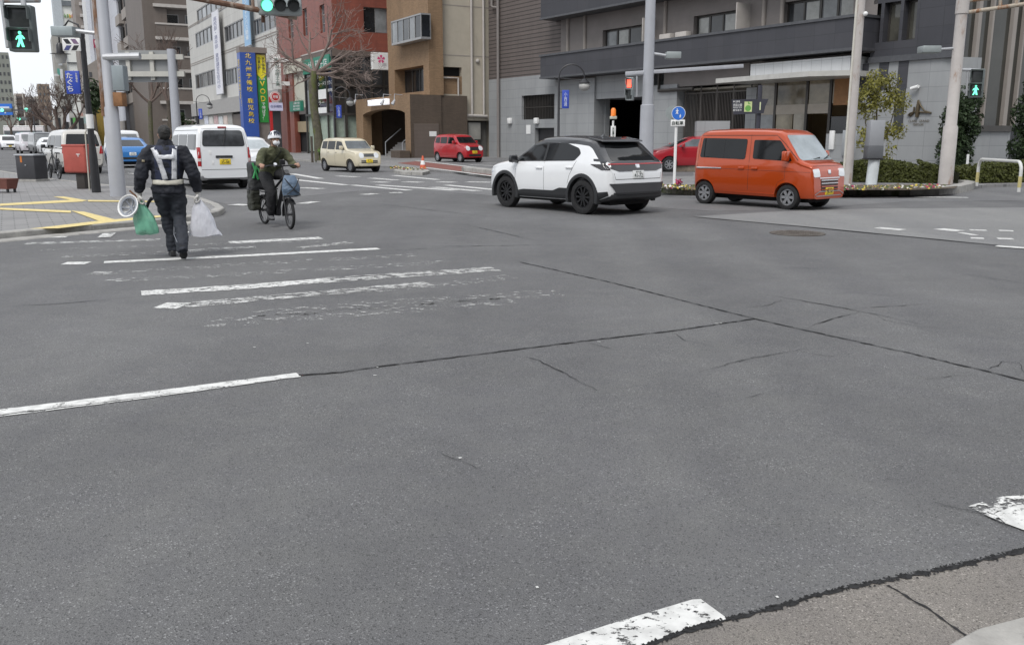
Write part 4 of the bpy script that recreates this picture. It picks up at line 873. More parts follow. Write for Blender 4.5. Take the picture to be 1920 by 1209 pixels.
        for k in range(len(bd)): q = (k+1) % len(bd); b.bm.faces.new((bd[k], bd[q], I[q], I[k]))
        bm = b.bm; bmesh.ops.recalc_face_normals(bm, faces=bm.faces)
        return b.build(name, m, par or s.t, smooth=40, label=label)
    def seam(s, ax, pts, wd=.008, name='panel_gap', m=None, off=.0015, par=None):
        b = MB(); P = resample([Vector((p[0], p[1], 0)) for p in pts], .08); prev = None
        for i, p in enumerate(P):
            t = P[min(i+1, len(P)-1)]-P[max(i-1, 0)]; t.normalize(); q = Vector((-t.y, t.x, 0))*wd/2; row = []
            for k in (p-q, p+q):
                h = s.hit(ax, k.x, k.y); row.append(b.bm.verts.new(h[0]+h[1]*off) if h else None)
            if prev and all(prev) and all(row): b.bm.faces.new((prev[0], row[0], row[1], prev[1]))
            prev = row
        return b.build(name, m or SEAM, par or s.body, smooth=0)
    def block(s, name, m, ax, a, c, sx, sz, dep, par=None, inset=.01, bevel=.01):
        h = s.hit(ax, a, c)
        if not h: return None
        p, n = h; tx = Vector((0, 0, 1)).cross(n).normalized(); tz = n.cross(tx)
        M = Matrix(((tx.x, n.x, tz.x, p.x), (tx.y, n.y, tz.y, p.y), (tx.z, n.z, tz.z, p.z), (0, 0, 0, 1)))
        return MB().box(-sx/2, sx/2, -inset, dep, -sz/2, sz/2, M).build(name, m, par or s.t, bevel=min(bevel, dep*.45, sz*.3))
    def plate(s, ax, z, m, ink, body='56-27', y=0):
        pl = s.block('number_plate', m, ax, y, z, .33, .165, .012, inset=.03, bevel=.004); h = s.hit(ax, y, z); p, n = h
        tx = Vector((0, 0, 1)).cross(n).normalized(); tz = n.cross(tx); n2 = -n; M = Matrix(((tx.x, n2.x, tz.x, p.x), (tx.y, n2.y, tz.y, p.y), (tx.z, n2.z, tz.z, p.z), (0, 0, 0, 1)))
        text(pl, body, -.12, .12, -.06, .03, -.0125, ink, M=M, th=.001, bold=.01); text(pl, '鹿児島', -.08, .08, .04, .07, -.0125, ink, M=M, th=.001)
    def mirror(s, ax, x, z, m, sz=(.12, .2, .15)):
        h = s.hit(ax, x, z); sg = 1 if ax == 'L' else -1; p = h[0]
        q = MB().box(p.x-sz[0]/2, p.x+sz[0]/2, p.y+sg*.04, p.y+sg*(.04+sz[1]), z-.02, z+sz[2]).build('door_mirror', m, s.t, bevel=.035, seg=3)
        MB().box(p.x-.03, p.x+.03, p.y-sg*.05, p.y+sg*.08, z-.03, z+.02).build('mirror_arm', TRIM, q, bevel=.008)
    def sides(s, fn, which='LR'):
        for ax in which: fn(ax)
INK = mat('plate_ink', (.02, .04, .03)); INKY = mat('plate_ink_black', (.02, .02, .02))
def planf(L, W, f=.13, r=.10): return [(-L/2, W/2-r-.03), (-L/2+.04, W/2-r*.55), (-L/2+.14, W/2-r*.2), (-L/2+.4, W/2), (L/2-.75, W/2), (L/2-.4, W/2-f*.3), (L/2-.15, W/2-f*.9), (L/2-.04, W/2-f*1.6), (L/2, W/2-f*2.3)]

# white SUV, black roof, driving away across the junction
WHITEP = paintc('white_pearl_paint', (.80, .81, .82)); BLACKP = paintc('black_roof_paint', (.02, .021, .024)); TRG = mat('grey_plastic', (.05, .051, .055), .5, var=.1)
sp = dict(L=4.18, W=1.765, xf=1.26, xr=-1.30, r=.36, gap=.055, tum=.17, rc=.12, zb=[(-2.1, .42), (-1.7, .27), (1.7, .25), (2.1, .34)], ri=.66, sp=10, sw=.09, rim='black',
    prof=[(-2.09, .62), (-2.075, .86), (-2.04, 1.0), (-1.98, 1.06), (-1.83, 1.17), (-1.5, 1.47), (-1.38, 1.525), (-1.0, 1.56), (-.4, 1.585), (.1, 1.565), (.36, 1.49), (1.0, 1.1), (1.1, 1.06), (1.55, 1.0), (1.85, .92), (2.0, .78), (2.07, .6), (2.09, .5)],
    plan=planf(4.18, 1.765, .14, .17), belt=[(-2.1, 1.02), (-1.2, 1.08), (0, 1.02), (1.0, .98), (2.1, .85)])
suv = Car('suv', 'white compact SUV with black roof and black wheels crossing the junction, seen from behind', 'car', sp, WHITEP, (1.31, 20.4, 0), 128.9)
for ax in 'LR':
    suv.patch('side_window', CGLASS, ax, [(.93, 1.05), (.36, 1.4), (.0, 1.47), (-.72, 1.455), (-1.1, 1.36), (-1.2, 1.25), (-1.05, 1.1)], r=.05, nc=16)
    suv.seam(ax, [(-.08, 1.07), (-.1, 1.45)], .07, 'window_pillar', TRIM, .008)
    suv.seam(ax, [(.86, .98), (.9, .6), (.78, .42)]); suv.seam(ax, [(-.1, 1.04), (-.1, .42)]); suv.seam(ax, [(-1.12, 1.1), (-.92, .8), (-.86, .62)])
    suv.patch('sill_cladding', TRIM, ax, [(-.86, .3), (.84, .29), (.84, .41), (.6, .45), (-.4, .46), (-.62, .53), (-.86, .53)], off=.012, r=.02, nc=14)
    suv.patch('bumper_cladding', TRIM, ax, [(-2.0, .42), (-1.72, .3), (-1.72, .47), (-2.0, .5)], off=.01, r=.01)
    suv.block('door_handle', WHITEP, ax, .05, .93, .2, .035, .03); suv.block('door_handle', WHITEP, ax, -.92, .96, .2, .035, .03)
    suv.mirror(ax, .84, 1.05, BLACKP)
    suv.patch('tail_lamp_side', mat('smoked_lamp', (.016, .012, .013), .08, 0, .2, coat=.8), ax, [(-2.06, .93), (-1.85, .93), (-1.55, 1.04), (-1.7, 1.08), (-2.0, 1.08)], r=.01, off=.01)
    suv.patch('quarter_glass', BLACKP, ax, [(-1.95, 1.09), (-1.62, 1.1), (-1.45, 1.42), (-1.6, 1.44)], r=.01, off=.004)
    sg = 1 if ax == 'L' else -1
    for xw in (1.26, -1.3):
        b = MB(); n_ = 22; Y0 = sg*(.8825-.12)
        rings = []
        for k in range(n_+1):
            th = R(-14)+k*R(208)/n_; c_, s_ = math.cos(th), math.sin(th)
            rings.append([(xw+q*c_, y, .36+q*s_*1.02) for q, y in ((.405, Y0), (.405, sg*.893), (.45, sg*.897), (.478, sg*.886), (.49, sg*.84), (.49, Y0))])
        b.loft(rings); b.build('wheel_arch', TRIM, suv.t, smooth=30)
suv.body.data.materials.append(BLACKP)   # two-tone: roof, pillars and hatch frame are black
for f in suv.body.data.polygons:
    c_ = f.center
    if -1.93 < c_.x < 1.03 and c_.z > lerpf(sp['prof'], c_.x)-(.125 if c_.x < .3 else .085): f.material_index = 1
suv.patch('roof_panel', BLACKP, 'T', [(.36, -.6), (.36, .6), (0, .69), (-.9, .71), (-1.42, .64), (-1.42, -.64), (-.9, -.71), (0, -.69)], off=.005, nr=14, nc=12, r=.05)
suv.patch('windscreen', CGLASS2, 'T', [(.98, -.66), (.98, .66), (.42, .58), (.42, -.58)], nr=8, nc=8)
suv.patch('rear_window', CGLASS, 'B', [(-.66, 1.1), (.66, 1.1), (.5, 1.45), (-.5, 1.45)], nr=8, nc=12, r=.07)
for sg in (-1, 1): suv.patch('rear_pillar', BLACKP, 'B', [(sg*.6, 1.08), (sg*.80, 1.08), (sg*.69, 1.44), (sg*.44, 1.47)], off=.004, r=.01, nr=6, nc=4)
b = MB(); rl = []
for y in [k*.06-.6 for k in range(21)]: x_ = -1.62-.05*(1-(y/.6)**2); rl.append([(x_, y, 1.49), (x_+.02, y, 1.52), (-1.2, y, 1.588), (-1.2, y, 1.53)])
b.loft(rl); b.build('spoiler', BLACKP, suv.t, smooth=40, bevel=.008)
suv.patch('tail_lamp_band', mat('smoked_lamp', (.016, .012, .013), .08, 0, .2, coat=.8), 'B', [(-.84, .98), (-.55, .9), (-.4, .96), (.4, .96), (.55, .9), (.84, .98), (.83, 1.07), (.6, 1.1), (-.6, 1.1), (-.83, 1.07)], off=.012, nr=6, nc=20, r=.01)
suv.patch('tail_lamp', LAMPR, 'B', [(-.8, 1.03), (.8, 1.03), (.8, 1.05), (-.8, 1.05)], off=.02, r=.004, nr=2, nc=16)
suv.block('emblem', CHROME, 'B', 0, 1.0, .13, .09, .02, bevel=.02)
suv.plate('B', .83, PLW, INK, '41-72')
suv.patch('rear_bumper', TRG, 'B', [(-.62, .44), (.62, .44), (.8, .66), (-.8, .66)], off=.02, nr=5, nc=14, r=.03); suv.patch('rear_skirt', TRIM, 'B', [(-.7, .435), (.7, .435), (.7, .475), (-.7, .475)], off=.03, nr=2, nc=12, r=.0)
MB().loft([[(-2.1, -.7, .35), (-2.1, .7, .35), (-2.1, .72, .445), (-2.1, -.72, .445)], [(-1.68, -.84, .25), (-1.68, .84, .25), (-1.68, .875, .44), (-1.68, -.875, .44)]]).build('rear_valance', TRIM, suv.t, bevel=.02); suv.seam('B', [(-.66, .74), (.66, .74)], .012); suv.seam('B', [(-.66, .74), (-.72, .95)]); suv.seam('B', [(.66, .74), (.72, .95)])
b = MB(); b.loft([[(-1.05+k, y*(1-k), 1.6+h) for k, y, h in ((0, -.03, 0), (.14, -.015, 0), (.14, .015, 0), (0, .03, 0))], [(-1.05, -.008, 1.66), (-.99, -.008, 1.61), (-.99, .008, 1.61), (-1.05, .008, 1.66)]]); b.build('antenna_fin', BLACKP, suv.t)
suv.patch('headlamp', LAMPW, 'L', [(1.75, .8), (2.02, .74), (1.95, .86), (1.7, .92)], r=.02)

# orange kei van waiting to turn
ORG = paintc('orange_metallic_paint', (.46, .058, .005), .2, .28)
sp = dict(L=3.395, W=1.475, xf=1.05, xr=-1.33, r=.285, gap=.05, tum=.085, rc=.11, zb=[(-1.7, .36), (-1.5, .28), (1.4, .25), (1.7, .26)], ri=.66, sp=6, sw=.2,
    prof=[(-1.695, .5), (-1.685, .95), (-1.66, 1.3), (-1.6, 1.64), (-1.52, 1.75), (-1.36, 1.79), (-.5, 1.815), (.3, 1.805), (.72, 1.775), (.86, 1.70), (1.30, 1.15), (1.37, 1.09), (1.58, 1.03), (1.655, .96), (1.68, .8), (1.69, .5)],
    plan=planf(3.395, 1.475, .045, .10), belt=[(-1.7, 1.08), (1.15, 1.06), (1.7, .9)])
van = Car('kei_van', 'orange metallic minivan with silver wheels and yellow plate at the far corner', 'van', sp, ORG, (5.98, 21.3, 0), -50.)
for ax in 'LR':
    van.patch('side_window', CGLASS, ax, [(-1.5, 1.15), (-.14, 1.12), (-.12, 1.6), (-1.44, 1.62)], nc=14, r=.06); van.patch('front_window', CGLASS, ax, [(.07, 1.14), (1.14, 1.1), (.99, 1.32), (.78, 1.57), (.07, 1.58)], nc=10, r=.05)
    van.seam(ax, [(-.78, 1.14), (-.78, 1.61)], .03, 'window_bar', TRIM, .008)
    van.seam(ax, [(-1.56, 1.68), (.68, 1.68), (.93, 1.48), (1.28, 1.12)], .014, 'roof_gutter'); van.seam(ax, [(-.02, 1.7), (-.02, .34)]); van.seam(ax, [(.98, .95), (.98, 1.05), (1.1, 1.08)]); van.seam(ax, [(-1.5, 1.7), (-1.56, 1.1), (-1.56, .9)]); van.seam(ax, [(-.98, .36), (.72, .34)]); van.seam(ax, [(-1.56, .9), (1.6, .86)], .006); van.seam(ax, [(.72, .34), (.8, .62), (.98, .7), (.98, .95)], .006)
    van.block('slide_rail', CHROME, ax, -1.18, .9, .75, .035, .012); van.block('door_handle', ORG, ax, -.22, .92, .16, .06, .03); van.block('door_handle', ORG, ax, .16, .92, .16, .06, .03)
    van.mirror(ax, 1.04, 1.12, ORG, (.13, .17, .21))
    van.patch('sill', ORG, ax, [(-.98, .3), (.72, .28), (.72, .35), (-.98, .36)], off=.012, r=.01, nc=12)
for sg in (-1, 1):
    van.patch('headlamp', LAMPW, 'F', [(sg*.39, .76), (sg*.635, .75), (sg*.65, .93), (sg*.41, .94)], r=.03, nr=6, nc=6, off=.012)
    van.patch('fog_lamp_bezel', TRIM, 'F', [(sg*.46, .45), (sg*.6, .46), (sg*.62, .62), (sg*.46, .62)], r=.02) if False else None
van.patch('windscreen', mat('windscreen_sky', (.30, .34, .36), .05, 0, .3, 1.5, spec=.7), 'F', [(-.64, 1.12), (.64, 1.12), (.57, 1.69), (-.57, 1.69)], nr=9, nc=10, r=.06)
van.patch('grille', mat('grille_dark', (.06, .015, .008), .5, var=.2), 'F', [(-.34, .44), (.34, .44), (.36, .7), (-.36, .7)], nr=5, nc=8, r=.02)
for z in (.47, .54, .61, .68): van.seam('F', [(-.35, z), (.35, z)], .02, 'grille_bar', CHROME if z > .6 else ORG, .016)
van.seam('F', [(-.42, .73), (.42, .73)], .022, 'chrome_strip', CHROME, .014); van.seam('F', [(-.6, .36), (-.42, .43), (.42, .43), (.6, .36)], .02, 'bumper_trim', CHROME, .012); van.seam('F', [(-.62, .28), (-.5, .33), (.5, .33), (.62, .28)], .02, 'bumper_trim', CHROME, .012)
van.seam('F', [(-.6, 1.0), (.6, 1.0)]); van.block('emblem', CHROME, 'F', 0, .86, .11, .1, .012, bevel=.005); van.plate('F', .43, PLY, INKY, '28-14')
b = MB(); h = van.hit('F', -.25, 1.15)[0]; b.tube([(h.x+.01, -.25, 1.13), (h.x-.0, .1, 1.18)], .012); b.tube([(h.x+.02, .22, 1.13), (h.x-.02, .5, 1.22)], .012); b.build('wiper', TRIM, van.t)

van.t.scale = (.965, .965, .965)
# other vehicles share a few body shapes
BOX_V = lambda L, W, H: [(-L/2, .5), (-L/2+.01, .95), (-L/2+.06, 1.35), (-L/2+.15, H-.13), (-L/2+.28, H-.03), (-L/4, H), (L*.25, H-.005), (L*.33, H-.1), (L*.44, 1.2), (L*.47, 1.08), (L*.492, .8), (L/2, .5)]
MINI_V = lambda L, W, H: [(-L/2, .5), (-L/2+.01, .95), (-L/2+.08, 1.35), (-L/2+.2, H-.12), (-L/2+.36, H-.03), (-L/5, H), (L*.1, H-.02), (L*.18, H-.1), (L*.33, 1.1), (L*.37, 1.04), (L*.45, .95), (L*.485, .8), (L/2, .5)]
def mkvan(name, label, cat, m, loc, yaw, L, W, H, shape=BOX_V, group=None, xf=None, xr=None, r=.32, rim=None):
    sp = dict(L=L, W=W, xf=xf or L*.5-.85, xr=xr or -L*.5+.95, r=r, tum=.12, rc=.16, zb=[(-L/2, .42), (-L/2+.4, .28), (L/2-.4, .25), (L/2, .32)], prof=shape(L, W, H), plan=planf(L, W, .09, .11), belt=[(-L/2, 1.08), (L/2-1, 1.05), (L/2, .9)], ri=.62, sp=7, rim=rim)
    c = Car(name, label, cat, sp, m, loc, yaw, group); c.H = H; return c
def at_rear(corner, yaw, W, L):  # centre of a vehicle whose rear left bottom corner is known
    h = Vector((math.cos(R(yaw)), math.sin(R(yaw)), 0)); rt = Vector((h.y, -h.x, 0)); p = Vector((*corner, 0))+rt*W/2+h*L/2; return (p.x, p.y, 0)
WHITE2 = paintc('white_van_paint', (.80, .81, .82)); SILV = paintc('warm_silver_paint', (.56, .54, .50), .15); CREAMP = paintc('cream_paint', (.60, .54, .40)); REDP = paintc('red_paint', (.38, .008, .015)); BLUEP = paintc('blue_paint', (.04, .20, .52), .2); DRED = paintc('deep_red_paint', (.36, .012, .022)); DARKP = paintc('van_shade_and_mirror_paint', (.03, .032, .035)); MAUVE = paintc('pearl_mauve_paint', (.58, .55, .58))
hi = mkvan('white_van', 'white one-box van seen from behind with a yellow plate, just past the walking man', 'van', WHITE2, at_rear((-9.4, 27.1), 121, 1.69, 4.6), 121, 4.6, 1.69, 1.94)
for ax in 'LR':
    hi.patch('side_window', CGLASS, ax, [(-2.05, 1.2), (-.9, 1.2), (-.9, 1.66), (-2.0, 1.66)], r=.04); hi.patch('side_window', CGLASS, ax, [(-.75, 1.2), (.45, 1.2), (.45, 1.66), (-.75, 1.66)], r=.04); hi.patch('front_window', CGLASS, ax, [(.6, 1.15), (1.75, 1.12), (1.4, 1.62), (.6, 1.66)], r=.04)
    hi.seam(ax, [(-2.2, 1.78), (1.3, 1.78)], .014); hi.seam(ax, [(.52, 1.7), (.52, .4)]); hi.seam(ax, [(-.82, 1.7), (-.82, .4)]); hi.seam(ax, [(-2.3, .62), (-1.85, .62)])
for sg in (-1, 1):
    hi.patch('tail_lamp', LAMPR, 'B', [(sg*.70, .95), (sg*.79, .95), (sg*.78, 1.28), (sg*.70, 1.28)], r=.02, nc=4); hi.patch('indicator_lamp', mat('lamp_clear', (.6, .5, .48), .15, coat=.5), 'B', [(sg*.705, .87), (sg*.79, .87), (sg*.79, .945), (sg*.705, .945)], r=.01, nc=4)
    hi.patch('tail_lamp', LAMPR, 'B', [(sg*.705, .72), (sg*.79, .72), (sg*.79, .865), (sg*.705, .865)], r=.01, nc=4)
    hi.patch('tail_lamp', LAMPR, 'LR'[sg < 0], [(-2.32, .74), (-2.24, .74), (-2.2, 1.28), (-2.28, 1.28)], r=.01, nc=4)
hi.patch('rear_window', mat('dusty_glass', (.055, .058, .062), .12, 0, .5, 3, spec=.6), 'B', [(-.64, 1.3), (.64, 1.3), (.58, 1.78), (-.58, 1.78)], r=.1, nr=8); hi.seam('B', [(-.66, 1.25), (.66, 1.25)], .006) if False else None
hi.block('plate_garnish', TRIM, 'B', .02, 1.0, .5, .07, .03); hi.plate('B', .85, PLY, INKY, '35-08'); hi.block('high_brake_lamp', LAMPR, 'B', 0, 1.86, .26, .045, .03); hi.seam('B', [(-.78, .62), (.78, .62)], .014); hi.seam('B', [(-.7, .7), (-.68, 1.3), (-.6, 1.82), (.6, 1.82), (.68, 1.3), (.7, .7)], .008)
b = MB(); h = hi.hit('B', -.1, 1.8)[0]; b.tube([(h.x-.02, -.1, 1.84), (h.x-.12, .0, 1.42), (h.x-.14, .05, 1.34)], .012); b.build('wiper', TRIM, hi.t)
for y, z in ((-.42, 1.12), (-.36, .82)): hi.block('sticker', WHITE, 'B', -y, z, .07, .12, .004)
mv = mkvan('minivan', 'silver people carrier waiting at the kerb beside the red post box', 'van', SILV, at_rear((-19.1, 38.7), 126.7, 1.7, 4.7), 126.7, 4.7, 1.7, 1.88, MINI_V)
for ax in 'LR':
    mv.patch('side_window', CGLASS, ax, [(-2.05, 1.15), (-.75, 1.15), (-.75, 1.64), (-1.95, 1.64)], r=.05); mv.patch('side_window', CGLASS, ax, [(-.62, 1.15), (.35, 1.15), (.35, 1.64), (-.62, 1.64)], r=.04); mv.patch('front_window', CGLASS, ax, [(.45, 1.12), (1.4, 1.08), (.75, 1.58), (.45, 1.62)], r=.04)
    mv.mirror(ax, 1.15, 1.1, DARKP); mv.seam(ax, [(.4, 1.6), (.4, .35)]); mv.seam(ax, [(-.7, 1.6), (-.7, .35)])
for sg in (-1, 1): mv.patch('tail_lamp', LAMPR, 'B', [(sg*.62, .86), (sg*.79, .86), (sg*.77, 1.2), (sg*.7, 1.2)], r=.02, nc=5); mv.patch('tail_lamp', LAMPR, 'LR'[sg < 0], [(-2.33, .88), (-2.22, .88), (-2.18, 1.16), (-2.28, 1.16)], r=.01, nc=4)
mv.patch('rear_window', CGLASS, 'B', [(-.68, 1.18), (.68, 1.18), (.58, 1.7), (-.58, 1.7)], r=.07, nr=8); mv.plate('B', .78, PLW, NAVY, '11-20'); mv.seam('B', [(-.6, 1.12), (.6, 1.12)], .04, 'chrome_strip', CHROME, .01); mv.seam('B', [(-.74, .6), (.74, .6)], .012)
# cream kei hatch
sp = dict(L=3.395, W=1.475, xf=1.15, xr=-1.25, r=.285, tum=.12, rc=.11, zb=[(-1.7, .36), (-1.4, .26), (1.4, .24), (1.7, .3)], ri=.66, sp=8, prof=[(-1.695, .5), (-1.685, .85), (-1.65, 1.0), (-1.55, 1.36), (-1.45, 1.46), (-1.3, 1.5), (-.5, 1.525), (.2, 1.5), (.42, 1.44), (.83, 1.03), (.9, .99), (1.4, .93), (1.6, .86), (1.67, .7), (1.695, .48)], plan=planf(3.395, 1.475, .07, .11), belt=[(-1.7, .98), (.9, .95), (1.7, .82)])
lp = Car('hatchback', 'cream boxy kei hatchback with round lamps driving past the brick porch', 'car', sp, CREAMP, (-7.5, 42.3, 0), -50.3)
# red kei hatch in the car park
sp2 = dict(sp, prof=[(-1.695, .5), (-1.685, .9), (-1.64, 1.1), (-1.52, 1.48), (-1.4, 1.57), (-1.2, 1.6), (-.4, 1.62), (.3, 1.58), (.5, 1.52), (1.0, 1.1), (1.08, 1.05), (1.4, .98), (1.6, .88), (1.67, .7), (1.695, .48)], belt=[(-1.7, 1.05), (1.0, 1.0), (1.7, .85)])
rd = Car('hatchback', 'bright red kei hatchback parked in front of the beige building', 'car', sp2, REDP, (-3.2, 54.5, .1), -52)
for c, P in ((lp, CREAMP), (rd, REDP)):
    d = .07 if c is rd else 0
    for ax in 'LR':
        c.patch('side_window', CGLASS, ax, [(-1.45, 1.05+d), (-.95, 1.03+d), (-.95, 1.38+d), (-1.38, 1.38+d)], r=.04); c.patch('side_window', CGLASS, ax, [(-.88, 1.02+d), (-.2, 1.01+d), (-.2, 1.39+d), (-.88, 1.39+d)], r=.04); c.patch('front_window', CGLASS, ax, [(-.1, 1.01+d), (.72+d, 1.0+d), (.34+d, 1.36+d), (-.1, 1.39+d)], r=.04)
        c.mirror(ax, .62+d, 1.03+d, P, (.12, .17, .15)); c.seam(ax, [(-.15, 1.4), (-.15, .35)]); c.seam(ax, [(-.92, 1.0), (-.88, .6)]); c.seam(ax, [(.8, .95), (.78, .6)]); c.block('door_handle', P, ax, -.05, .9, .14, .035, .03); c.block('door_handle', P, ax, -.78, .9, .14, .035, .03)
    c.patch('windscreen', CGLASS2 if c is lp else CGLASS, 'F', [(-.62, 1.04+d), (.62, 1.04+d), (.54, 1.4+d), (-.54, 1.4+d)], nr=8, r=.05)
    for sg in (-1, 1):
        c.patch('headlamp', LAMPW, 'F', [(sg*.38+(.13*math.cos(k*R(30))), .76+.125*math.sin(k*R(30))) for k in range(12)] if c is lp else [(sg*.45+(.15*math.cos(k*R(30))), .82+.14*math.sin(k*R(30))) for k in range(12)], r=.01, nc=6)
    c.patch('grille', TRIM if c is rd else mat('grille_grey', (.14, .14, .14), .4, .6, .3, 30), 'F', [(-.27, .7), (.27, .7), (.27, .84), (-.27, .84)] if c is lp else [(-.34, .7), (.34, .7), (.3, .9), (-.3, .9)], r=.02, nc=6)
    for z in (.45, .52) if c is lp else (.42,): c.seam('F', [(-.42, z), (.42, z)], .045 if c is lp else .12, 'air_intake', TRIM, .008)
    c.plate('F', .52 if c is lp else .6, PLY, INKY, '70-33' if c is lp else '91-05')
# dark red hatch behind the corner fence
SED = lambda L, W, H: [(-L/2, .5), (-L/2+.02, .9), (-L/2+.12, 1.02), (-L/2+.5, 1.18), (-L*.2, H-.05), (-L*.03, H), (L*.06, H-.04), (L*.26, 1.06), (L*.3, .99), (L*.42, .88), (L*.48, .74), (L/2, .5)]
pr = mkvan('hatchback', 'deep red low hatchback half hidden behind the steel pole and the corner pillar', 'car', DRED, (8.0, 40.0, .1), 186, 4.4, 1.74, 1.49, SED)
for ax in 'LR': pr.patch('side_window', CGLASS2, ax, [(-1.2, 1.1), (1.0, 1.06), (.35, 1.38), (-.6, 1.38)], r=.04, nc=14); pr.seam(ax, [(-.2, 1.1), (-.2, 1.36)], .06, 'window_pillar', TRIM, .008); pr.mirror(ax, .8, 1.06, DRED)
pr.patch('windscreen', CGLASS, 'F', [(-.62, 1.06), (.62, 1.06), (.5, 1.38), (-.5, 1.38)], r=.05)
# oncoming silver car behind the cyclist
ev = mkvan('estate_car', 'silver white car coming towards us, partly hidden behind the cyclist', 'car', paintc('silver_white_paint', (.66, .67, .68), .2), (-12.0, 41.5, 0), -57, 4.4, 1.72, 1.56, SED)
for ax in 'LR': ev.patch('side_window', CGLASS, ax, [(-1.3, 1.12), (1.05, 1.08), (.4, 1.44), (-.8, 1.44)], r=.05, nc=14); ev.mirror(ax, .9, 1.06, WHITE2)
ev.patch('windscreen', mat('windscreen_pale', (.36, .40, .42), .06, 0, .3, 1.5, spec=.7), 'F', [(-.66, 1.06), (.66, 1.06), (.54, 1.45), (-.54, 1.45)], r=.05)
for sg in (-1, 1): ev.patch('headlamp', LAMPW, 'F', [(sg*.42, .7), (sg*.68, .72), (sg*.66, .9), (sg*.45, .84)], r=.03)
ev.patch('grille', TRIM, 'F', [(-.38, .5), (.38, .5), (.34, .68), (-.34, .68)], r=.03)
# blue car and white van ahead of the minivan
bc = mkvan('hatchback', 'bright blue hatchback seen from behind between the grey pole and the walking man', 'car', BLUEP, (-20.5, 48.5, 0), 121, 4.2, 1.75, 1.55, SED)
for sg in (-1, 1): bc.patch('tail_lamp', LAMPR, 'B', [(sg*.5, .9), (sg*.78, .9), (sg*.76, 1.02), (sg*.5, .98)], r=.02)
bc.patch('rear_window', CGLASS, 'B', [(-.62, 1.1), (.62, 1.1), (.52, 1.42), (-.52, 1.42)], r=.05); bc.plate('B', .72, PLW, INK, '62-50'); bc.patch('rear_bumper', TRIM, 'B', [(-.7, .44), (.7, .44), (.74, .56), (-.74, .56)], r=.02)
for ax in 'LR': bc.patch('side_window', CGLASS, ax, [(-1.2, 1.12), (1.0, 1.08), (.35, 1.42), (-.6, 1.42)], r=.04, nc=12)
wv = mkvan('white_van', 'white van farther up the road, its roof showing beside the walking man\'s head', 'van', WHITE2, (-25.0, 58.5, 0), 121, 4.6, 1.75, 1.95)
wv.patch('rear_window', GLASS[3], 'B', [(-.68, 1.15), (.68, 1.15), (.6, 1.75), (-.6, 1.75)], r=.06)
for ax in 'LR': wv.patch('side_window', CGLASS, ax, [(-2.0, 1.2), (1.2, 1.2), (1.1, 1.68), (-2.0, 1.68)], r=.05, nc=12)
for sg in (-1, 1): wv.patch('tail_lamp', LAMPR, 'B', [(sg*.7, .75), (sg*.8, .75), (sg*.79, 1.2), (sg*.72, 1.2)], r=.01, nc=4)
def oncoming(label, m, u, Y, H, L=4.6, W=1.72, shape=BOX_V, gl=None, yaw=-55):
    p = Q(u, 258, Y); c = mkvan('oncoming_van' if shape is BOX_V else 'oncoming_car', label, 'van' if shape is BOX_V else 'car', m, (p.x, Y, 0), yaw, L, W, H, shape, 'traffic queueing up the far street')
    c.patch('windscreen', gl or GLASS[3], 'F', [(-.72, 1.12), (.72, 1.12), (.62, H-.16), (-.62, H-.16)], r=.05)
    for ax in 'LR': c.patch('side_window', CGLASS, ax, [(-L*.4, 1.15), (L*.24, 1.12), (L*.2, H-.22), (-L*.38, H-.22)], r=.05, nc=12)
    for sg in (-1, 1): c.patch('headlamp', LAMPW, 'F', [(sg*.5, .72), (sg*.74, .74), (sg*.72, .92), (sg*.52, .9)], r=.02)
    c.patch('grille', TRIM, 'F', [(-.4, .55), (.4, .55), (.4, .72), (-.4, .72)], r=.02); c.plate('F', .45, PLY, INKY, '22'); return c
oncoming('pale mauve van facing us in the far street, left of the black-sided one', MAUVE, 50, 88, 1.95)
oncoming('dark van with a pale windscreen facing us beside the silver people carrier', DARKP, 76, 83, 1.95)  # shadow-side tone put into the whole body paint
oncoming('white large SUV facing us at the far left edge of the street', WHITE2, 13, 112, 1.75, 4.9, 1.9, MINI_V, GLASS[1])
oncoming('small white car with bright lamps low behind the dark van', WHITE2, 92, 76, 1.5, 3.6, 1.6, SED, GLASS[1])
p = Q(52, 240, 150); bt = thing('city_bus', 'long pale bus crossing far up the left-hand street', 'bus', (p.x, 150, 0), R(-8))
MB().box(-3.6, 3.6, -1.2, 1.2, .45, 3.1).build('body', mat('bus_cream', (.55, .52, .52), .4, var=.15), bt, bevel=.15); MB().box(-3.4, 3.4, -1.22, -1.1, 1.5, 2.5).build('window_band', GLASS[2], bt, smooth=0)
MB().box(-3.55, 3.55, -1.15, 1.15, 3.1, 3.3).build('roof', WHITE, bt, bevel=.08)
for x in (-2.2, 2.2):
    for y in (-1.1, .85): MB().cyl((x, y, .48), (x, y+.25, .48), .48, n=20).build('wheel', TYRE, bt)
# ------------------------------------------------------------------ poles, signals, signs
RUSTY = mat('rusty_steel', (.36, .37, .38), .65, .15, .15, 2, bump=.15, bs=30, stain=((.24, .10, .04), 1.6, .5)); RUST = mat('rust', (.17, .095, .065), .9, 0, .5, 4, bump=.3, bs=30, stain=((.36, .30, .25), 2.5, .5))
POLE = mat('pale_pole_paint', (.40, .41, .44), .5, .15, .06, 2, stain=((.33, .27, .23), 1.4, .66)); PINKP = mat('weathered_pole', (.47, .44, .42), .7, 0, .1, 2, bump=.1, stain=((.26, .14, .08), 2.0, .56))
SIGH = mat('signal_housing', (.12, .14, .14), .5, .1, .12, 4); SIGL = mat('signal_housing_pale', (.30, .33, .33), .5, .2, .1, 4); LENS_OFF = mat('lens_dark', (.045, .05, .05), .25, 0, .2, 8)
LGB = mat('lens_green_glow', (.16, .92, .56), .3, emit=1.15, var=0); LRED = mat('lens_red', (1, .12, .07), .3, emit=1.3, var=0)
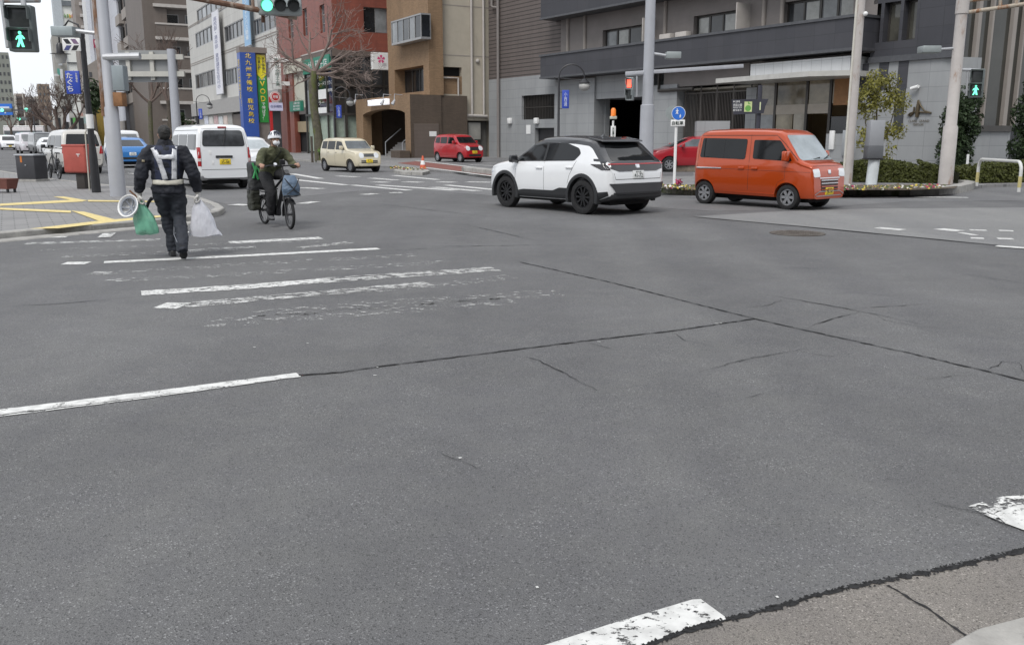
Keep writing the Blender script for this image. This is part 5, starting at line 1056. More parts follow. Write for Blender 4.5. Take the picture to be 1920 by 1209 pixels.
def pole(parent, x, y, z0, z1, r0, r1, m, name='pole', n=20): return MB().cyl((x, y, z0), (x, y, z1), r0, r1, n).build(name, m, parent)
def man(mb, cx, cz, h, y):
    """walking figure as on a pedestrian lamp"""
    k = h/2.; pts = [(-.12, .55), (-.42, .35), (-.62, -.02), (-.5, -.08), (-.28, .22), (-.22, -.1), (-.55, -.95), (-.3, -1.), (-.02, -.42), (.12, -.98), (.42, -.98), (.2, -.1), (.22, .25), (.42, .0), (.56, .1), (.3, .48), (.1, .6)]
    mb.prism([(cx+p[0]*k, cz+p[1]*k) for p in pts], y, y+.01); mb.disc((cx-.02*k, cz+.82*k), .2*k, y, y+.01, 12)
def ped_signal(label, loc, rz, lit, w=.42, h=.86, housing=SIGH):
    t = thing('pedestrian_signal', label, 'signal', loc, rz, 'pedestrian signals at the junction')
    MB().box(-w/2, w/2, -.12, .14, 0, h).build('housing', housing, t, bevel=.03)
    for k, c in ((0, 'green'), (1, 'red')):
        z = h*(.06+.47*k); MB().box(-w*.38, w*.38, -.13, -.1, z, z+h*.4).build('lens', LENS_OFF, t, bevel=.01)
        b = MB(); P = [(-w*.42, z+h*.15), (-w*.42, z+h*.42), (w*.42, z+h*.42), (w*.42, z+h*.15)]
        for p, q in zip(P, P[1:]): b.loft([[(p[0]-.006, -.125, p[1]), (p[0]-.006, -.27, p[1]+.02), (p[0]+.006, -.27, p[1]+.02), (p[0]+.006, -.125, p[1])], [(q[0]-.006, -.125, q[1]), (q[0]-.006, -.27, q[1]), (q[0]+.006, -.27, q[1]), (q[0]+.006, -.125, q[1])]])
        b.build('visor', housing, t, smooth=0)
        if lit == c:
            b = MB(); man(b, 0, z+h*.2, h*.34, -.145); b.build('lit_figure', LGB if c == 'green' else LRED, t, smooth=0)
            if c == 'red': MB().box(-w*.3, w*.3, -.135, -.131, z+h*.03, z+h*.37).build('lit_lens', LRED, t, smooth=0)
    return t
# grey mast with the long rusty arm on the left corner
pm = G(222, 368, .1); ta = thing('signal_mast', 'thick grey rust-streaked mast on the left corner with a long rusty arm', 'mast', pm, 0)
b = MB(); b.tube([(0, 0, 0), (0, 0, 2.2), (0, 0, 2.24), (0, 0, 9.5)], [.195, .185, .165, .145], 24); b.build('pole', POLE, ta)
MB().tube([(-.125, -.1, 2.0), (-.09, -.09, 9.5)], .07, 10).build('conduit', mat('patchy_rust', (.20, .11, .065), .9, 0, .5, 4, bump=.3, bs=30, stain=((.38, .36, .35), 1.8, .47)), ta)
e = Q(556, 33, pm.y+5.35*NN.y); e0 = Vector((0, 0, e.z+.55-pm.z)); e1 = Vector((e.x-pm.x, e.y-pm.y, e.z-pm.z)); up = Vector((0, 0, .62))
b = MB(); b.tube([e0, e1], .075, 10); b.tube([e0+up, e0.lerp(e1, .78)+up], .06, 10)
for k in (.25, .5, .76): b.tube([e0.lerp(e1, k), e0.lerp(e1, k)+up], .045, 8)
b.build('arm', RUST, ta)
def bx(name, m, u0, v0, u1, v1, Y, d, par, dy=-.2, bevel=.02):   # box sized from the picture at a known distance, in the parent's frame (unrotated parents)
    p, q = Q(u0, v1, Y), Q(u1, v0, Y); o = par.location; return MB().box(p.x-o.x, q.x-o.x, Y-o.y+dy, Y-o.y+dy+d, p.z-o.z, q.z-o.z).build(name, m, par, bevel=bevel)
bx('control_box', mat('control_box_grey', (.27, .31, .33), .5, .1, .1, 3), 218, 124, 236, 171, pm.y, .3, ta); bx('lower_box', mat('rusty_box', (.26, .13, .06), .8, 0, .3, 4), 219, 174, 234, 200, pm.y, .3, ta)
p = Q(198, 108, pm.y)-pm; b = MB(); b.tube([(p.x, -.1, p.z), (p.x+.9, -.1, p.z+.02)], .09, 10); b.build('bracket', STEEL, ta)
p = Q(140, 58, pm.y)-pm; q = Q(192, 64, pm.y)-pm; MB().tube([(p.x, 0, p.z), (q.x, 0, q.z)], .05, 8).build('side_arm', STEEL, ta); bx('detector_box', mat('detector_grey', (.30, .34, .35), .5, .1, .15, 3), 103, 51, 142, 69, pm.y, .45, ta)
bx('mast_label', POLE, 206, 335, 236, 338, pm.y, .1, ta) if False else None
# vehicle signal on the arm
a = Q(484, 30, e.y-.5); q = Q(563, -4, e.y-.5); ts = thing('traffic_signal', 'three-lamp traffic signal showing green at the end of the rusty arm', 'signal', (a.x, e.y-.5, a.z), R(12)); W_ = q.x-a.x; H_ = q.z-a.z
MB().box(0, W_, -.12, .15, .02, H_+.02).build('housing', SIGL, ts, bevel=.06)
for k in range(3):
    cx = W_*(.22+.3*k); cz = H_*.54; r_ = W_*.125
    MB().disc((cx, cz), r_, -.15, -.11).build('lens', LGB if k == 0 else LENS_OFF, ts, smooth=30)
    b = MB(); n_ = 18
    rr = [[(cx+q_*math.cos(R(-20)+R(220)*i/n_), y, cz+q_*math.sin(R(-20)+R(220)*i/n_)) for i in range(n_+1)] for q_, y in ((r_+.015, -.12), (r_+.015, -.42), (r_+.03, -.42), (r_+.03, -.12))]
    b.loft(rr+[rr[0]], cap=False, closed=False); b.build('visor', SIGL, ts, smooth=30)
MB().cyl((W_*.1, .2, -.15), (W_*.1, .2, H_), .05).build('clamp', RUST, ts)
# pedestrian signal hanging top left
a = Q(26, 98, 18.5); ph = Q(37, 10, 18.5); t = ped_signal('large pedestrian signal with a lit green walking man hanging at the top left', (Q(46, 98, 18.5).x, 18.5, a.z), R(8), 'green', .49, .88)
tb_ = thing('signal_arm_pole', 'grey arm and pole at the left edge carrying the hanging pedestrian signal', 'mast', (-14.5, 18.9, 0))
b = MB(); b.cyl((0, 0, .1), (0, 0, 9), .16, .13); b.build('pole', POLE, tb_)
z_ = Q(37, 1, 18.7).z; b = MB(); b.tube([(0, 0, z_), (ph.x+14.5+.3, -.2, z_)], .05, 10); b.tube([(ph.x+14.5, -.25, z_), (ph.x+14.5+.03, -.3, a.z+.86)], .05, 10); p = Q(4, 60, 18.5); b.tube([(p.x+14.5-.05, -.2, z_), (p.x+14.5+.08, -.4, p.z-.3)], .04, 8); b.build('arm', RUSTY, tb_)
# curled street lamps
def lamp_post(label, u, Y, vt, side_, plate=None, h0=.12):
    p = Q(u, 250, Y); zt = Q(u, vt, Y).z; t = thing('street_lamp', label, 'street lamp', (p.x, Y, h0), 0, 'black street lamps with a curled arm'); H = zt-h0; k = side_
    b = MB(); b.tube([(0, 0, 0), (0, 0, .5), (0, 0, .55), (0, 0, H*.84)], [.11, .1, .065, .05], 12); b.build('post', BLACK, t)
    b = MB(); R_ = .62; b.tube([(k*(R_-R_*math.cos(R(a_))), 0, H*.84+R_*.95*math.sin(R(a_))) for a_ in range(0, 190, 12)]+[(k*R_*2, 0, H*.82)], .032, 8); b.tube([(-k*.25, 0, H*.835), (k*1.1, 0, H*.81)], .022, 6); b.build('curled_arm', BLACK, t)
    b = MB(); b.tube([(k*R_*2, 0, H*.82+.02), (k*R_*2, 0, H*.8), (k*R_*2, 0, H*.785)], [.08, .2, .3], 16); b.build('lamp_cap', BLACK, t)
    MB().ball((k*R_*2, 0, H*.755), .27, (1, 1, .85), 16).build('lamp_shade', mat('frosted_glass', (.42, .42, .40), .3, var=.03), t)
    if plate:
        pl = MB().box(.16, .50, -.03, .03, H*.55, H*.72).build('name_plate', mat('plate_blue', (.03, .07, .42), .4, var=.05), t, bevel=.01)
        text(pl, plate, .25, .41, H*.57, H*.70, -.035, mat('plate_pale', (.6, .65, .8)), vertical=True)
        b = MB(); b.cyl((0, 0, H*.55), (.18, 0, H*.55), .02, n=6); b.cyl((0, 0, H*.7), (.18, 0, H*.7), .02, n=6); b.build('plate_arm', BLACK, t)
    return t
lamp_post('black curled street lamp with a blue plate in front of the grey car-park wall', 1047, 45, 112, 1, '小西通'); lamp_post('black curled street lamp with a blue plate beside the bare tree', 628, 62, 158, .9, '小西通'); lamp_post('distant curled street lamp with a blue plate before the pale office block', 372, 86, 172, 1, '小西通')
# leaning black lamp post by the post box with hanging lamp, blue name sign and chevron board
p0 = G(181, 361, .1); t = thing('lamp_post', 'black lamp post beside the post box with hanging lantern and blue hiragana sign', 'lamp post', p0)
T = Q(153, 63, p0.y)-p0; b = MB(); b.tube([(0, 0, 0), (0, 0, .9), (T.x*.25, 0, T.z*.3), (T.x, 0, T.z)], [.12, .11, .085, .065], 14); b.build('post', BLACK, t)
L0 = Q(110, 66, p0.y)-p0; b = MB(); b.tube([(T.x, 0, T.z-.05), (T.x-.08, 0, T.z+.22), (T.x-.32, 0, T.z+.32), (L0.x+.2, 0, L0.z+.25), (L0.x, 0, L0.z+.1), (L0.x, 0, L0.z-.25)], .025, 8); b.build('hook', BLACK, t)
b = MB(); b.tube([(L0.x, 0, L0.z-.2), (L0.x, 0, L0.z-.26), (L0.x, 0, L0.z-.46), (L0.x, 0, L0.z-.48)], [.05, .09, .1, .26], 16); b.build('lantern_cap', BLACK, t)
MB().tube([(L0.x, 0, L0.z-.485), (L0.x, 0, L0.z-.58), (L0.x, 0, L0.z-.72)], [.15, .15, .1], 16).build('lantern_glass', mat('frosted_glass', (.42, .42, .40), .3, var=.03), t)
def pp(u, v): q = Q(u, v, p0.y)-p0; return q.x, q.z
(x0_, zb1), (x1_, zt1) = pp(130, 177), pp(152, 134); pl = MB().box(x0_, x1_, -.14, -.08, zb1, zt1).build('name_plate', mat('plate_blue', (.03, .07, .42), .4, var=.05), t, bevel=.01)
text(pl, 'たぐち', x0_+.03, x0_+.2, zb1+.06, zt1-.05, -.143, WHITE, vertical=True, bold=.01); text(pl, 'お食事処', x1_-.1, x1_-.04, zb1+.3, zt1-.05, -.143, WHITE, vertical=True)
(x0_, zb1), (x1_, zt1) = pp(122, 97), pp(153, 73); cb = MB().box(x0_, x1_, -.12, -.06, zb1, zt1).build('chevron_board', WHITE, t, bevel=.01); mw, mh = x1_-x0_, zt1-zb1
for i, m in enumerate((BLACK, mat('chevron_mauve', (.20, .13, .22)), NAVY, BLACK)):
    xa = x0_+mw*(.06+.42*(i % 2)); up_ = i < 2; z0_ = zb1+mh*(.56 if up_ else .06); z2_ = z0_+mh*.38; P = [(xa+mw*.0, z2_), (xa+mw*.28, z2_), (xa+mw*.46, z0_), (xa+mw*.18, z0_)] if up_ else [(xa+mw*.18, z2_), (xa+mw*.46, z2_), (xa+mw*.28, z0_), (xa, z0_)]
    MB().prism(P, -.125, -.118).build('chevron', m, cb, smooth=0)
b = MB(); z_ = T.z*.35; b.tube([(T.x*.33, 0, T.z*.41), (T.x*.36, 0, T.z*.5)], .095, 12); b.build('label_band', WHITE, t)
MB().tube([(-.16, -.05, .05), (-.13, -.05, 1.6), (T.x*.3-.09, -.05, T.z*.4)], .022, 6).build('cable_cover', mat('cable_cream', (.5, .48, .42)), t)
# post box, cabinet, planter pot
q = G(158, 354, .1); t = thing('post_box', 'red street post box on a dark post beside the black lamp post', 'post box', q, R(-12)); RDM = mat('post_box_red', (.40, .085, .065), .6, 0, .15, 3, stain=((.38, .15, .12), 2, .6))
Y_ = q.y; w_ = 46/FPX*Y_*1.03; zt1 = Q(150, 272, Y_).z-.1; zb1 = Q(150, 324, Y_).z-.1
MB().box(-w_*.58, w_*.42, -.25, .28, zb1, zt1).build('body', RDM, t, bevel=.06, seg=3); MB().box(-w_*.585, w_*.425, -.26, .29, zt1-.05, zt1+.015).build('lid', RDM, t, bevel=.02)
MB().box(-w_*.6, -w_*.575, -.18, .2, zt1-.45, zt1-.15).build('slot_plate', STEEL, t, bevel=.01); MB().box(-w_*.6, -w_*.57, -.12, .15, zb1+.08, zb1+.3).build('door_plate', STEEL, t, smooth=0); MB().box(-.14, .14, -.14, .14, 0, zb1+.02).build('post', mat('post_dark', (.045, .04, .035), .7), t, bevel=.02)
MB().box(w_*.05, w_*.05+.12, -.262, -.25, zt1-.27, zt1-.25).build('white_mark', WHITE, t, smooth=0); MB().box(w_*.05+.05, w_*.05+.07, -.262, -.25, zt1-.33, zt1-.27).build('white_mark', WHITE, t, smooth=0)
q = G(62, 340, .1); t = thing('utility_cabinet', 'dark grey roadside utility cabinet with an orange sticker', 'cabinet', q, R(-14)); w_ = 40/FPX*q.y; h_ = Q(60, 292, q.y).z-.1
CAB = mat('cabinet_charcoal', (.045, .045, .05), .5, .1, .15, 3); MB().box(-w_/2, w_/2, -.28, .3, .08, h_).build('body', CAB, t, bevel=.015); MB().box(-w_/2-.03, w_/2+.03, -.31, .33, h_, h_+.05).build('lid', STEEL, t, bevel=.01); MB().box(-w_/2-.02, w_/2+.02, -.3, .32, 0, .08).build('plinth', CONC, t, smooth=0)
MB().box(-w_*.24, -w_*.14, -.287, -.28, h_-.22, h_).build('sticker', mat('sticker_orange', (.55, .17, .03), .5), t, smooth=0); b = MB()
for k in range(9): b.box(-w_/2-.006, -w_/2, -.2, .2, h_*.25+k*.05, h_*.25+k*.05+.025)
b.build('louvre', STEEL, t, smooth=0); MB().box(0, .04, -.3, -.28, h_*.62, h_*.66).build('handle', STEEL, t, smooth=0)
q = G(5, 361, .1); t = thing('flower_pot', 'brown planter box with small green plants at the left edge', 'planter', q, R(-20)); MB().loft([[(-.35, -.15, .1), (.35, -.15, .1), (.35, .15, .1), (-.35, .15, .1)], [(-.42, -.2, .38), (.42, -.2, .38), (.42, .2, .38), (-.42, .2, .38)]]).build('box', mat('terracotta_brown', (.16, .06, .045), .8, var=.2), t, smooth=0)
b = MB()
for x in (-.32, .28):
    for y in (-.12, .1): b.box(x, x+.05, y, y+.05, 0, .1)
b.build('foot', TRIM, t, smooth=0)
# steel pole in the middle with red pedestrian signal and beam
q = G(1210, 334, .1); t = thing('steel_pole', 'tall pale steel pole with a cross beam in front of the charcoal balcony', 'pole', q); Y_ = q.y
b = MB(); b.tube([(0, 0, 0), (0, 0, 2.6), (0, 0, 2.63), (0, 0, 9.5)], [.27, .25, .2, .16], 22); b.build('pole', POLE, t)
def rel(u, v, o=None, Y=None): o = o or q; k = Q(u, v, Y or Y_); return (k.x-o.x, (Y or Y_)-o.y, k.z-o.z)
b = MB(); A_, B_ = rel(1216, 137), rel(1406, 124); b.box(A_[0]-.6, B_[0], -.08, .04, A_[2]-.05, A_[2]+.08, Matrix.Translation((0, 0, 0)) @ Matrix.Rotation(-R(3.6), 4, 'Y')); b.build('beam', mat('beam_grey', (.42, .43, .46), .5, .2), t, bevel=.01)
A_, B_ = rel(1173, 141), rel(1222, 138); b = MB(); b.tube([A_, B_], .06, 8); c_ = rel(1194, 141); d_ = rel(1194, 182); b.tube([c_, d_], .035, 8); b.build('signal_arm', STEEL, t)
A_, B_ = rel(1226, 101), rel(1252, 105); MB().tube([A_, B_], .05, 8).build('camera_arm', STEEL, t); A_, B_ = rel(1248, 111), rel(1276, 98); MB().box(A_[0], B_[0], -.2, .25, A_[2], B_[2]).build('camera_box', SIGL, t, bevel=.03)
p = Q(1180, 189, Y_); ped_signal('pedestrian signal showing red in front of the dark garage mouth', (p.x, Y_-.1, p.z), R(-22), 'red', .27, .80, SIGL)
# round blue sign
q = G(1264, 346, .1); Y_ = q.y; t = thing('traffic_sign', 'round blue cycle and pedestrian sign on a thin white pole', 'sign', q, R(-14)); zc_ = Q(1268, 213, Y_).z-.1
pole(t, 0, 0, 0, zc_+.2, .045, .045, WHITE); MB().disc((.06, zc_), .215, -.08, -.06, 32).build('rim', WHITE, t, smooth=0); d_ = MB().disc((.06, zc_), .2, -.085, -.06, 32).build('disc', mat('road_sign_blue', (.03, .16, .60), .4, var=.04), t, smooth=0)
b = MB(); man(b, .02, zc_+.06, .17, -.095); b.build('figure', WHITE, d_, smooth=0); b = MB(); man(b, .12, zc_-.08, .11, -.095); b.build('figure', WHITE, d_, smooth=0)
MB().disc((-.14, zc_+.02), .215, .06, .09, 32).build('rear_disc', SIGL, t, smooth=0)
zp_ = Q(1268, 231, Y_).z-.1; pl = MB().box(-.17, .27, -.08, -.06, zp_-.1, zp_+.1).build('sub_plate', WHITE, t, bevel=.01); text(pl, '自転車', -.13, .22, zp_-.06, zp_+.06, -.084, INK, bold=.01)
# park direction sign
q = G(1417, 325, .1); Y_ = q.y; t = thing('direction_sign', 'charcoal direction sign with white writing and a green picture on a dark post', 'sign', q, R(-6)); r_ = lambda u, v: (Q(u, v, Y_).x-q.x, Q(u, v, Y_).z-.1)
DKP = mat('sign_charcoal', (.045, .045, .06), .5, .1, .1); pole(t, 0, .05, 0, r_(1420, 160)[1], .09, .09, DKP)
P = [r_(1372, 187), r_(1440, 186), r_(1434, 200), r_(1431, 213), r_(1376, 215)]; MB().prism(P, -.1, -.02).build('board', DKP, t, smooth=0)
a, c_ = r_(1375, 210), r_(1391, 207); x0_, x1_ = r_(1375, 200)[0], r_(1391, 200)[0]
for s_, v0, v1, x_ in (('●  駐車場', 189, 193, .75), ('西田公園', 195, 200.5, 1), ('Nishida Park', 201.5, 203.5, 1), ('鹿児島市', 205, 209, 1)): text(t, s_, x0_, x0_+(x1_-x0_)*x_, r_(1380, v1)[1], r_(1380, v0)[1], -.104, WHITE, bold=.006)
x0_, z0_ = r_(1395, 210); x1_, z1_ = r_(1410, 191); pc = MB().box(x0_, x1_, -.105, -.1, z0_, z1_).build('picture', mat('picture_pale', (.55, .62, .30), .5), t, smooth=0)
b = MB(); b.disc(((x0_+x1_)/2, z0_+.14), .12, -.109, -.1); b.prism([((x0_+x1_)/2, z0_+.3), ((x0_+x1_)/2+.1, z0_+.32), ((x0_+x1_)/2+.04, z1_-.05), ((x0_+x1_)/2-.02, z0_+.42)], -.109, -.1); b.build('hill', mat('picture_green', (.14, .36, .08), .5), pc, smooth=0)
x0_, z0_ = r_(1423, 207); x1_, z1_ = r_(1426, 192); MB().box(x0_, x1_, -.105, -.1, z0_, z1_).build('strip', mat('strip_pale', (.6, .65, .4)), t, smooth=0)
# beacon at the garage
q = G(1148, 306, .1); Y_ = q.y; t = thing('warning_beacon', 'orange warning beacon over a small white sign at the garage mouth', 'beacon', q); H_ = Q(1150, 240, Y_).z
pole(t, 0, 0, 0, H_+.3, .06, .06, WHITE); MB().box(-.14, .14, -.12, -.06, H_-1.0, H_+.0).build('board', WHITE, t, bevel=.01); text(t, '出庫注意', -.07, .07, H_-.95, H_-.05, -.124, INK, vertical=True, bold=.01); MB().box(-.2, .2, -.12, .12, H_+.38, H_+.55).build('base', mat('beacon_base', (.5, .5, .42)), t, bevel=.03)
MB().tube([(0, 0, H_+.55), (0, 0, H_+.9), (0, 0, H_+1.0)], [.145, .14, .08], 16).build('lamp', mat('beacon_orange', (.75, .2, .03), .3, emit=.25, var=.1), t)
# wooden-looking cream pole, cabinet on a post, notice board, right-hand mast
q = G(1588, 346, .1); t = thing('utility_pole', 'slim cream rust-streaked pole left of the yellowish tree', 'pole', q); b = MB(); b.cyl((0, 0, 0), (0, 0, 9.5), .15, .125, 18); b.build('pole', PINKP, t); MB().tube([(-.155, -.06, 0), (-.13, -.06, 9.4)], .035, 8).build('conduit', mat('conduit_cream', (.58, .56, .50), .5), t); MB().ball((.1, -.2, Q(1610, 28, q.y).z-.1), .07).build('insulator', WHITE, t)
q = G(1633, 347, .1); Y_ = q.y; t = thing('meter_cabinet', 'grey meter cabinet on a white post in the flower bed', 'cabinet', q); a, c_ = Q(1626, 274, Y_), Q(1656, 226, Y_)
MB().cyl((0, 0, 0), (.06, 0, a.z-.15), .17, .17, 18).build('post', mat('post_white', (.62, .66, .67), .5, .1, .1, 3), t); x0_, x1_ = a.x-q.x, c_.x-q.x; zm_ = a.z-.1
MB().box(x0_, x1_, -.18, .2, zm_, c_.z-.1).build('cabinet', mat('cabinet_grey', (.33, .34, .36), .5, .1, .05), t, bevel=.015); MB().box(x0_-.02, x1_+.01, -.19, .21, zm_-.38, zm_-.003).build('base_box', mat('cabinet_dark', (.12, .125, .135), .5, .1, .1), t, bevel=.01); MB().box(x0_-.04, x1_+.03, -.22, .24, zm_-.42, zm_-.383).build('tray', BLACK, t, smooth=0); MB().box(.2, .32, -.1, .02, .9, 1.3).build('side_plate', STEEL, t, smooth=0)
q = G(1592, 338, .1); Y_ = q.y; t = thing('notice_board', 'back of a grey notice board on two legs behind the cream pole', 'notice board', q); a, c_ = Q(1577, 298, Y_), Q(1606, 250, Y_); MB().box(a.x-q.x, c_.x-q.x, -.03, .03, a.z, c_.z).build('board', mat('board_grey', (.36, .38, .40), .5, .1), t, bevel=.01); b = MB()
for x in (a.x-q.x+.06, c_.x-q.x-.06): b.box(x-.03, x+.03, .03, .08, 0, c_.z)
b.build('legs', STEEL, t, smooth=0)
q = G(1772, 347, .1); Y_ = q.y; t = thing('signal_mast', 'thick pale mast with rusty joints in front of the glass wing', 'mast', q); b = MB(); b.tube([(0, 0, 0), (0, 0, Q(1785, 238, Y_).z-.12), (0, 0, Q(1785, 236, Y_).z-.08), (0, 0, Q(1805, 34, Y_).z), (0, 0, Q(1805, 33, Y_).z), (0, 0, 10)], [.22, .215, .172, .165, .19, .18], 22); b.build('pole', PINKP, t)
r3 = lambda u, v: (Q(u, v, Y_).x-q.x, 0, Q(u, v, Y_).z-.1); b = MB(); A_ = r3(1812, 24); b.tube([A_, (A_[0]+6, -1.5, A_[2]+.75)], .06, 10); A2 = r3(1812, 2); b.tube([A2, (A2[0]+6, -1.5, A2[2]+.5)], .06, 10)
for k in (.15, .22, .6): b.tube([Vector(A_).lerp(Vector((A_[0]+6, -1.5, A_[2]+.75)), k), Vector(A2).lerp(Vector((A2[0]+6, -1.5, A2[2]+.5)), k)], .05, 8)
b.build('arm', mat('arm_cream_rust', (.42, .37, .30), .7, 0, .2, 3, stain=((.24, .11, .05), 3, .52)), t)
b = MB(); b.tube([r3(1790, 91), r3(1762, 93)], .04, 8); b.build('camera_arm', STEEL, t); a, c_ = r3(1725, 100), r3(1761, 87); MB().box(a[0], c_[0], -.2, .25, a[2], c_[2]).build('camera_box', SIGL, t, bevel=.03)
b = MB(); b.tube([r3(1795, 131), r3(1836, 132)], .05, 8); b.tube([r3(1815, 132), r3(1812, 180)], .035, 8); b.build('signal_arm', STEEL, t)
p = Q(1827, 184, Y_); ped_signal('pedestrian signal with a green man on the right-hand mast', (p.x, Y_-.05, p.z), R(-30), 'green', .40, .86)
# back of a big road sign on a frame
q = Q(332, 250, 48); t = thing('road_sign_frame', 'back of a wide grey road sign on a tall steel frame behind the walking man', 'road sign', (q.x, 48, 0)); r4 = lambda u, v: (Q(u, v, 48).x-q.x, Q(u, v, 48).z)
b = MB(); b.cyl((0, 0, 0), (0, 0, r4(325, 104)[1]+.3), .26, .2, 18); b.build('post', POLE, t); x0_, z0_ = r4(222, 154); x1_, z1_ = r4(327, 94); MB().box(x0_, x1_, .25, .3, z0_, z1_).build('panel', mat('sign_back_grey', (.27, .275, .275), .5, .3, .1, 1), t, smooth=0); b = MB()
for v in (107, 139): z_ = r4(270, v)[1]; b.box(x0_-.3, x1_+.4, .0, .2, z_-.13, z_+.13)
for u in (238, 283): x_ = r4(u, 120)[0]; b.box(x_-.1, x_+.1, .1, .26, r4(270, 150)[1], r4(270, 97)[1])
b.build('stiffener', mat('beam_cream', (.46, .45, .41), .6, .1, .1), t, smooth=0)
# guard rail, cone, low white fence, boulder, wheel stop
a, c_ = G(1831, 349, .1), G(1910, 360, .1); t = thing('guard_rail', 'white hoop barrier with yellow bands at the right edge', 'barrier', a); d_ = c_-a; h_ = .82; dn = d_.normalized()
P = [Vector((0, 0, 0)), Vector((0, 0, h_-.25))]+[dn*.25+Vector((0, 0, h_-.25))-dn*.25*math.cos(R(k))+Vector((0, 0, .25*math.sin(R(k)))) for k in (20, 45, 70, 90)]; P += [d_-p+Vector((0, 0, 2*p.z)) for p in P[::-1]]
b = MB(); b.tube(P, .045, 12); b.build('hoop', mat('white_hoop', (.62, .62, .60), .4, 0, .1, 5), t)
for o_ in (Vector(), d_): MB().cyl((o_.x, o_.y, .12), (o_.x, o_.y, .42), .049, n=12).build('yellow_band', mat('band_yellow', (.52, .45, .2), .5, var=.2), t)
q = G(793, 318, .1); t = thing('traffic_cone', 'orange and white traffic cone beside the flower bed', 'cone', q); t.scale = (.85, .85, .85); OC = mat('cone_orange', (.62, .12, .06), .5, var=.1); MB().box(-.24, .24, -.24, .24, 0, .04).build('base', TRIM, t, bevel=.01); MB().tube([(0, 0, .04), (0, 0, .26)], [.18, .135], 20).build('lower_cone', OC, t); MB().tube([(0, 0, .26), (0, 0, .48)], [.135, .09], 20).build('white_band', WHITE, t); MB().tube([(0, 0, .48), (0, 0, .74)], [.09, .04], 20).build('upper_cone', OC, t)
def bar_fence(label, A_, B_, h, n, m=WHITE):
    d_ = B_-A_; L_ = d_.length; t = thing('low_fence', label, 'fence', A_, math.atan2(d_.y, d_.x)); b = MB()
    for z in (.12, h): b.box(0, L_, -.02, .02, z-.025, z+.025)
    for k in range(n+1): b.cyl((L_*k/n, 0, 0 if k % 12 == 0 else .12), (L_*k/n, 0, h), .012 if k % 12 else .03, n=6)
    return b.build('bars', m, t, smooth=0)
bar_fence('white low bar fence in front of the deep red hatchback', G(1180, 320, .1), G(1273, 319, .1), .75, 40)
q = G(1612, 334, .1); t = thing('boulder', 'squared pale brown stone standing by the hedge', 'stone', q, R(10)); b = MB(); b.box(-.42, .42, -.3, .3, 0, .52)
bmesh.ops.bevel(b.bm, geom=b.bm.edges[:], offset=.07, segments=2, affect='EDGES', profile=.5); bmesh.ops.subdivide_edges(b.bm, edges=b.bm.edges[:], cuts=2, use_grid_fill=True)
for v in b.bm.verts: v.co += v.co.normalized()*mnoise.noise(v.co*5)*.06
b.build('stone', mat('sandstone', (.34, .29, .22), .9, 0, .3, 6, bump=.4, bs=20), t, smooth=40)
b = MB(); b.cyl((0, 0, 0), (0, 0, .85), .045, n=10); b.build('bollard', WHITE, thing('white_post', 'short white post standing in the hedge gap', 'post', G(1811, 333, .1)))
q = G(1287, 322, .1); t = thing('stone_planter', 'low stone planter with dry flowers beside the corner pillar', 'planter', q); b = MB(); b.box(-.7, .9, -.3, .3, 0, .42); b.build('trough', mat('planter_stone', (.22, .18, .14), .9, 0, .4, 8, bump=.4, bs=30), t, bevel=.03)
MB().box(1.5-.95, 1.5+.45, -.9, .6, 0, 2.25).build('pillar', GREY_TILE, thing('gate_pillar', 'grey tiled pillar to the left of the orange van', 'pillar', (q.x, q.y+1.2, .0), R(-8)), smooth=0)

# ------------------------------------------------------------------ trees and plants
def leafmat(name, c, var=.45, tr=.25):
    m = bpy.data.materials.new(name); n, b = nodes(m); L = n.links.new; g = n.nodes.new('ShaderNodeNewGeometry'); r = n.nodes.new('ShaderNodeValToRGB'); L(g.outputs['Random Per Island'], r.inputs[0])
    r.color_ramp.elements[0].color = tuple(x*(1-var) for x in c)+(1,); r.color_ramp.elements[1].color = tuple(x*(1+var*1.3) for x in c)+(1,)
    L(r.outputs[0], b.inputs['Base Color']); b.inputs['Roughness'].default_value = .55; b.inputs['Specular IOR Level'].default_value = .3
    t = n.nodes.new('ShaderNodeBsdfTranslucent'); L(r.outputs[0], t.inputs[0]); mx = n.nodes.new('ShaderNodeMixShader'); mx.inputs[0].default_value = tr; o = [q for q in n.nodes if q.type == 'OUTPUT_MATERIAL'][0]; L(b.outputs[0], mx.inputs[1]); L(t.outputs[0], mx.inputs[2]); L(mx.outputs[0], o.inputs[0]); MATS[name] = m; return m
BARK = mat('bark', (.085, .07, .055), .95, 0, .35, 8, bump=.6, bs=25); BARKM = mat('mossy_bark', (.10, .09, .065), .95, 0, .35, 6, bump=.6, bs=25, stain=((.10, .12, .03), 3, .5)); TWIG = mat('twig', (.20, .155, .135), .9, 0, .25, 5); TWIGD = mat('twig_dark', (.12, .088, .074), .9, 0, .25, 5)
def rv(k=1.): return Vector((random.gauss(0, k), random.gauss(0, k), random.gauss(0, k)))
def leaves(mb, blobs, n, sz, lean=.0):
    tot = sum(r.x*r.y*r.z for c, r in blobs)
    for c, r in blobs:
        for _ in range(int(n*r.x*r.y*r.z/tot)):
            d = rv().normalized(); k = random.random()**.45; p = c+Vector((d.x*r.x, d.y*r.y, d.z*r.z))*k
            if mnoise.noise(p*2.3) < -.26: continue
            nrm = (d+rv(.6)).normalized(); a = nrm.orthogonal().normalized(); a = (Matrix.Rotation(random.uniform(0, 6.28), 3, nrm) @ a); bb = nrm.cross(a); s_ = sz*random.uniform(.6, 1.3)
            mb.quad(p-a*s_, p+bb*s_*.45, p+a*s_, p-bb*s_*.45)
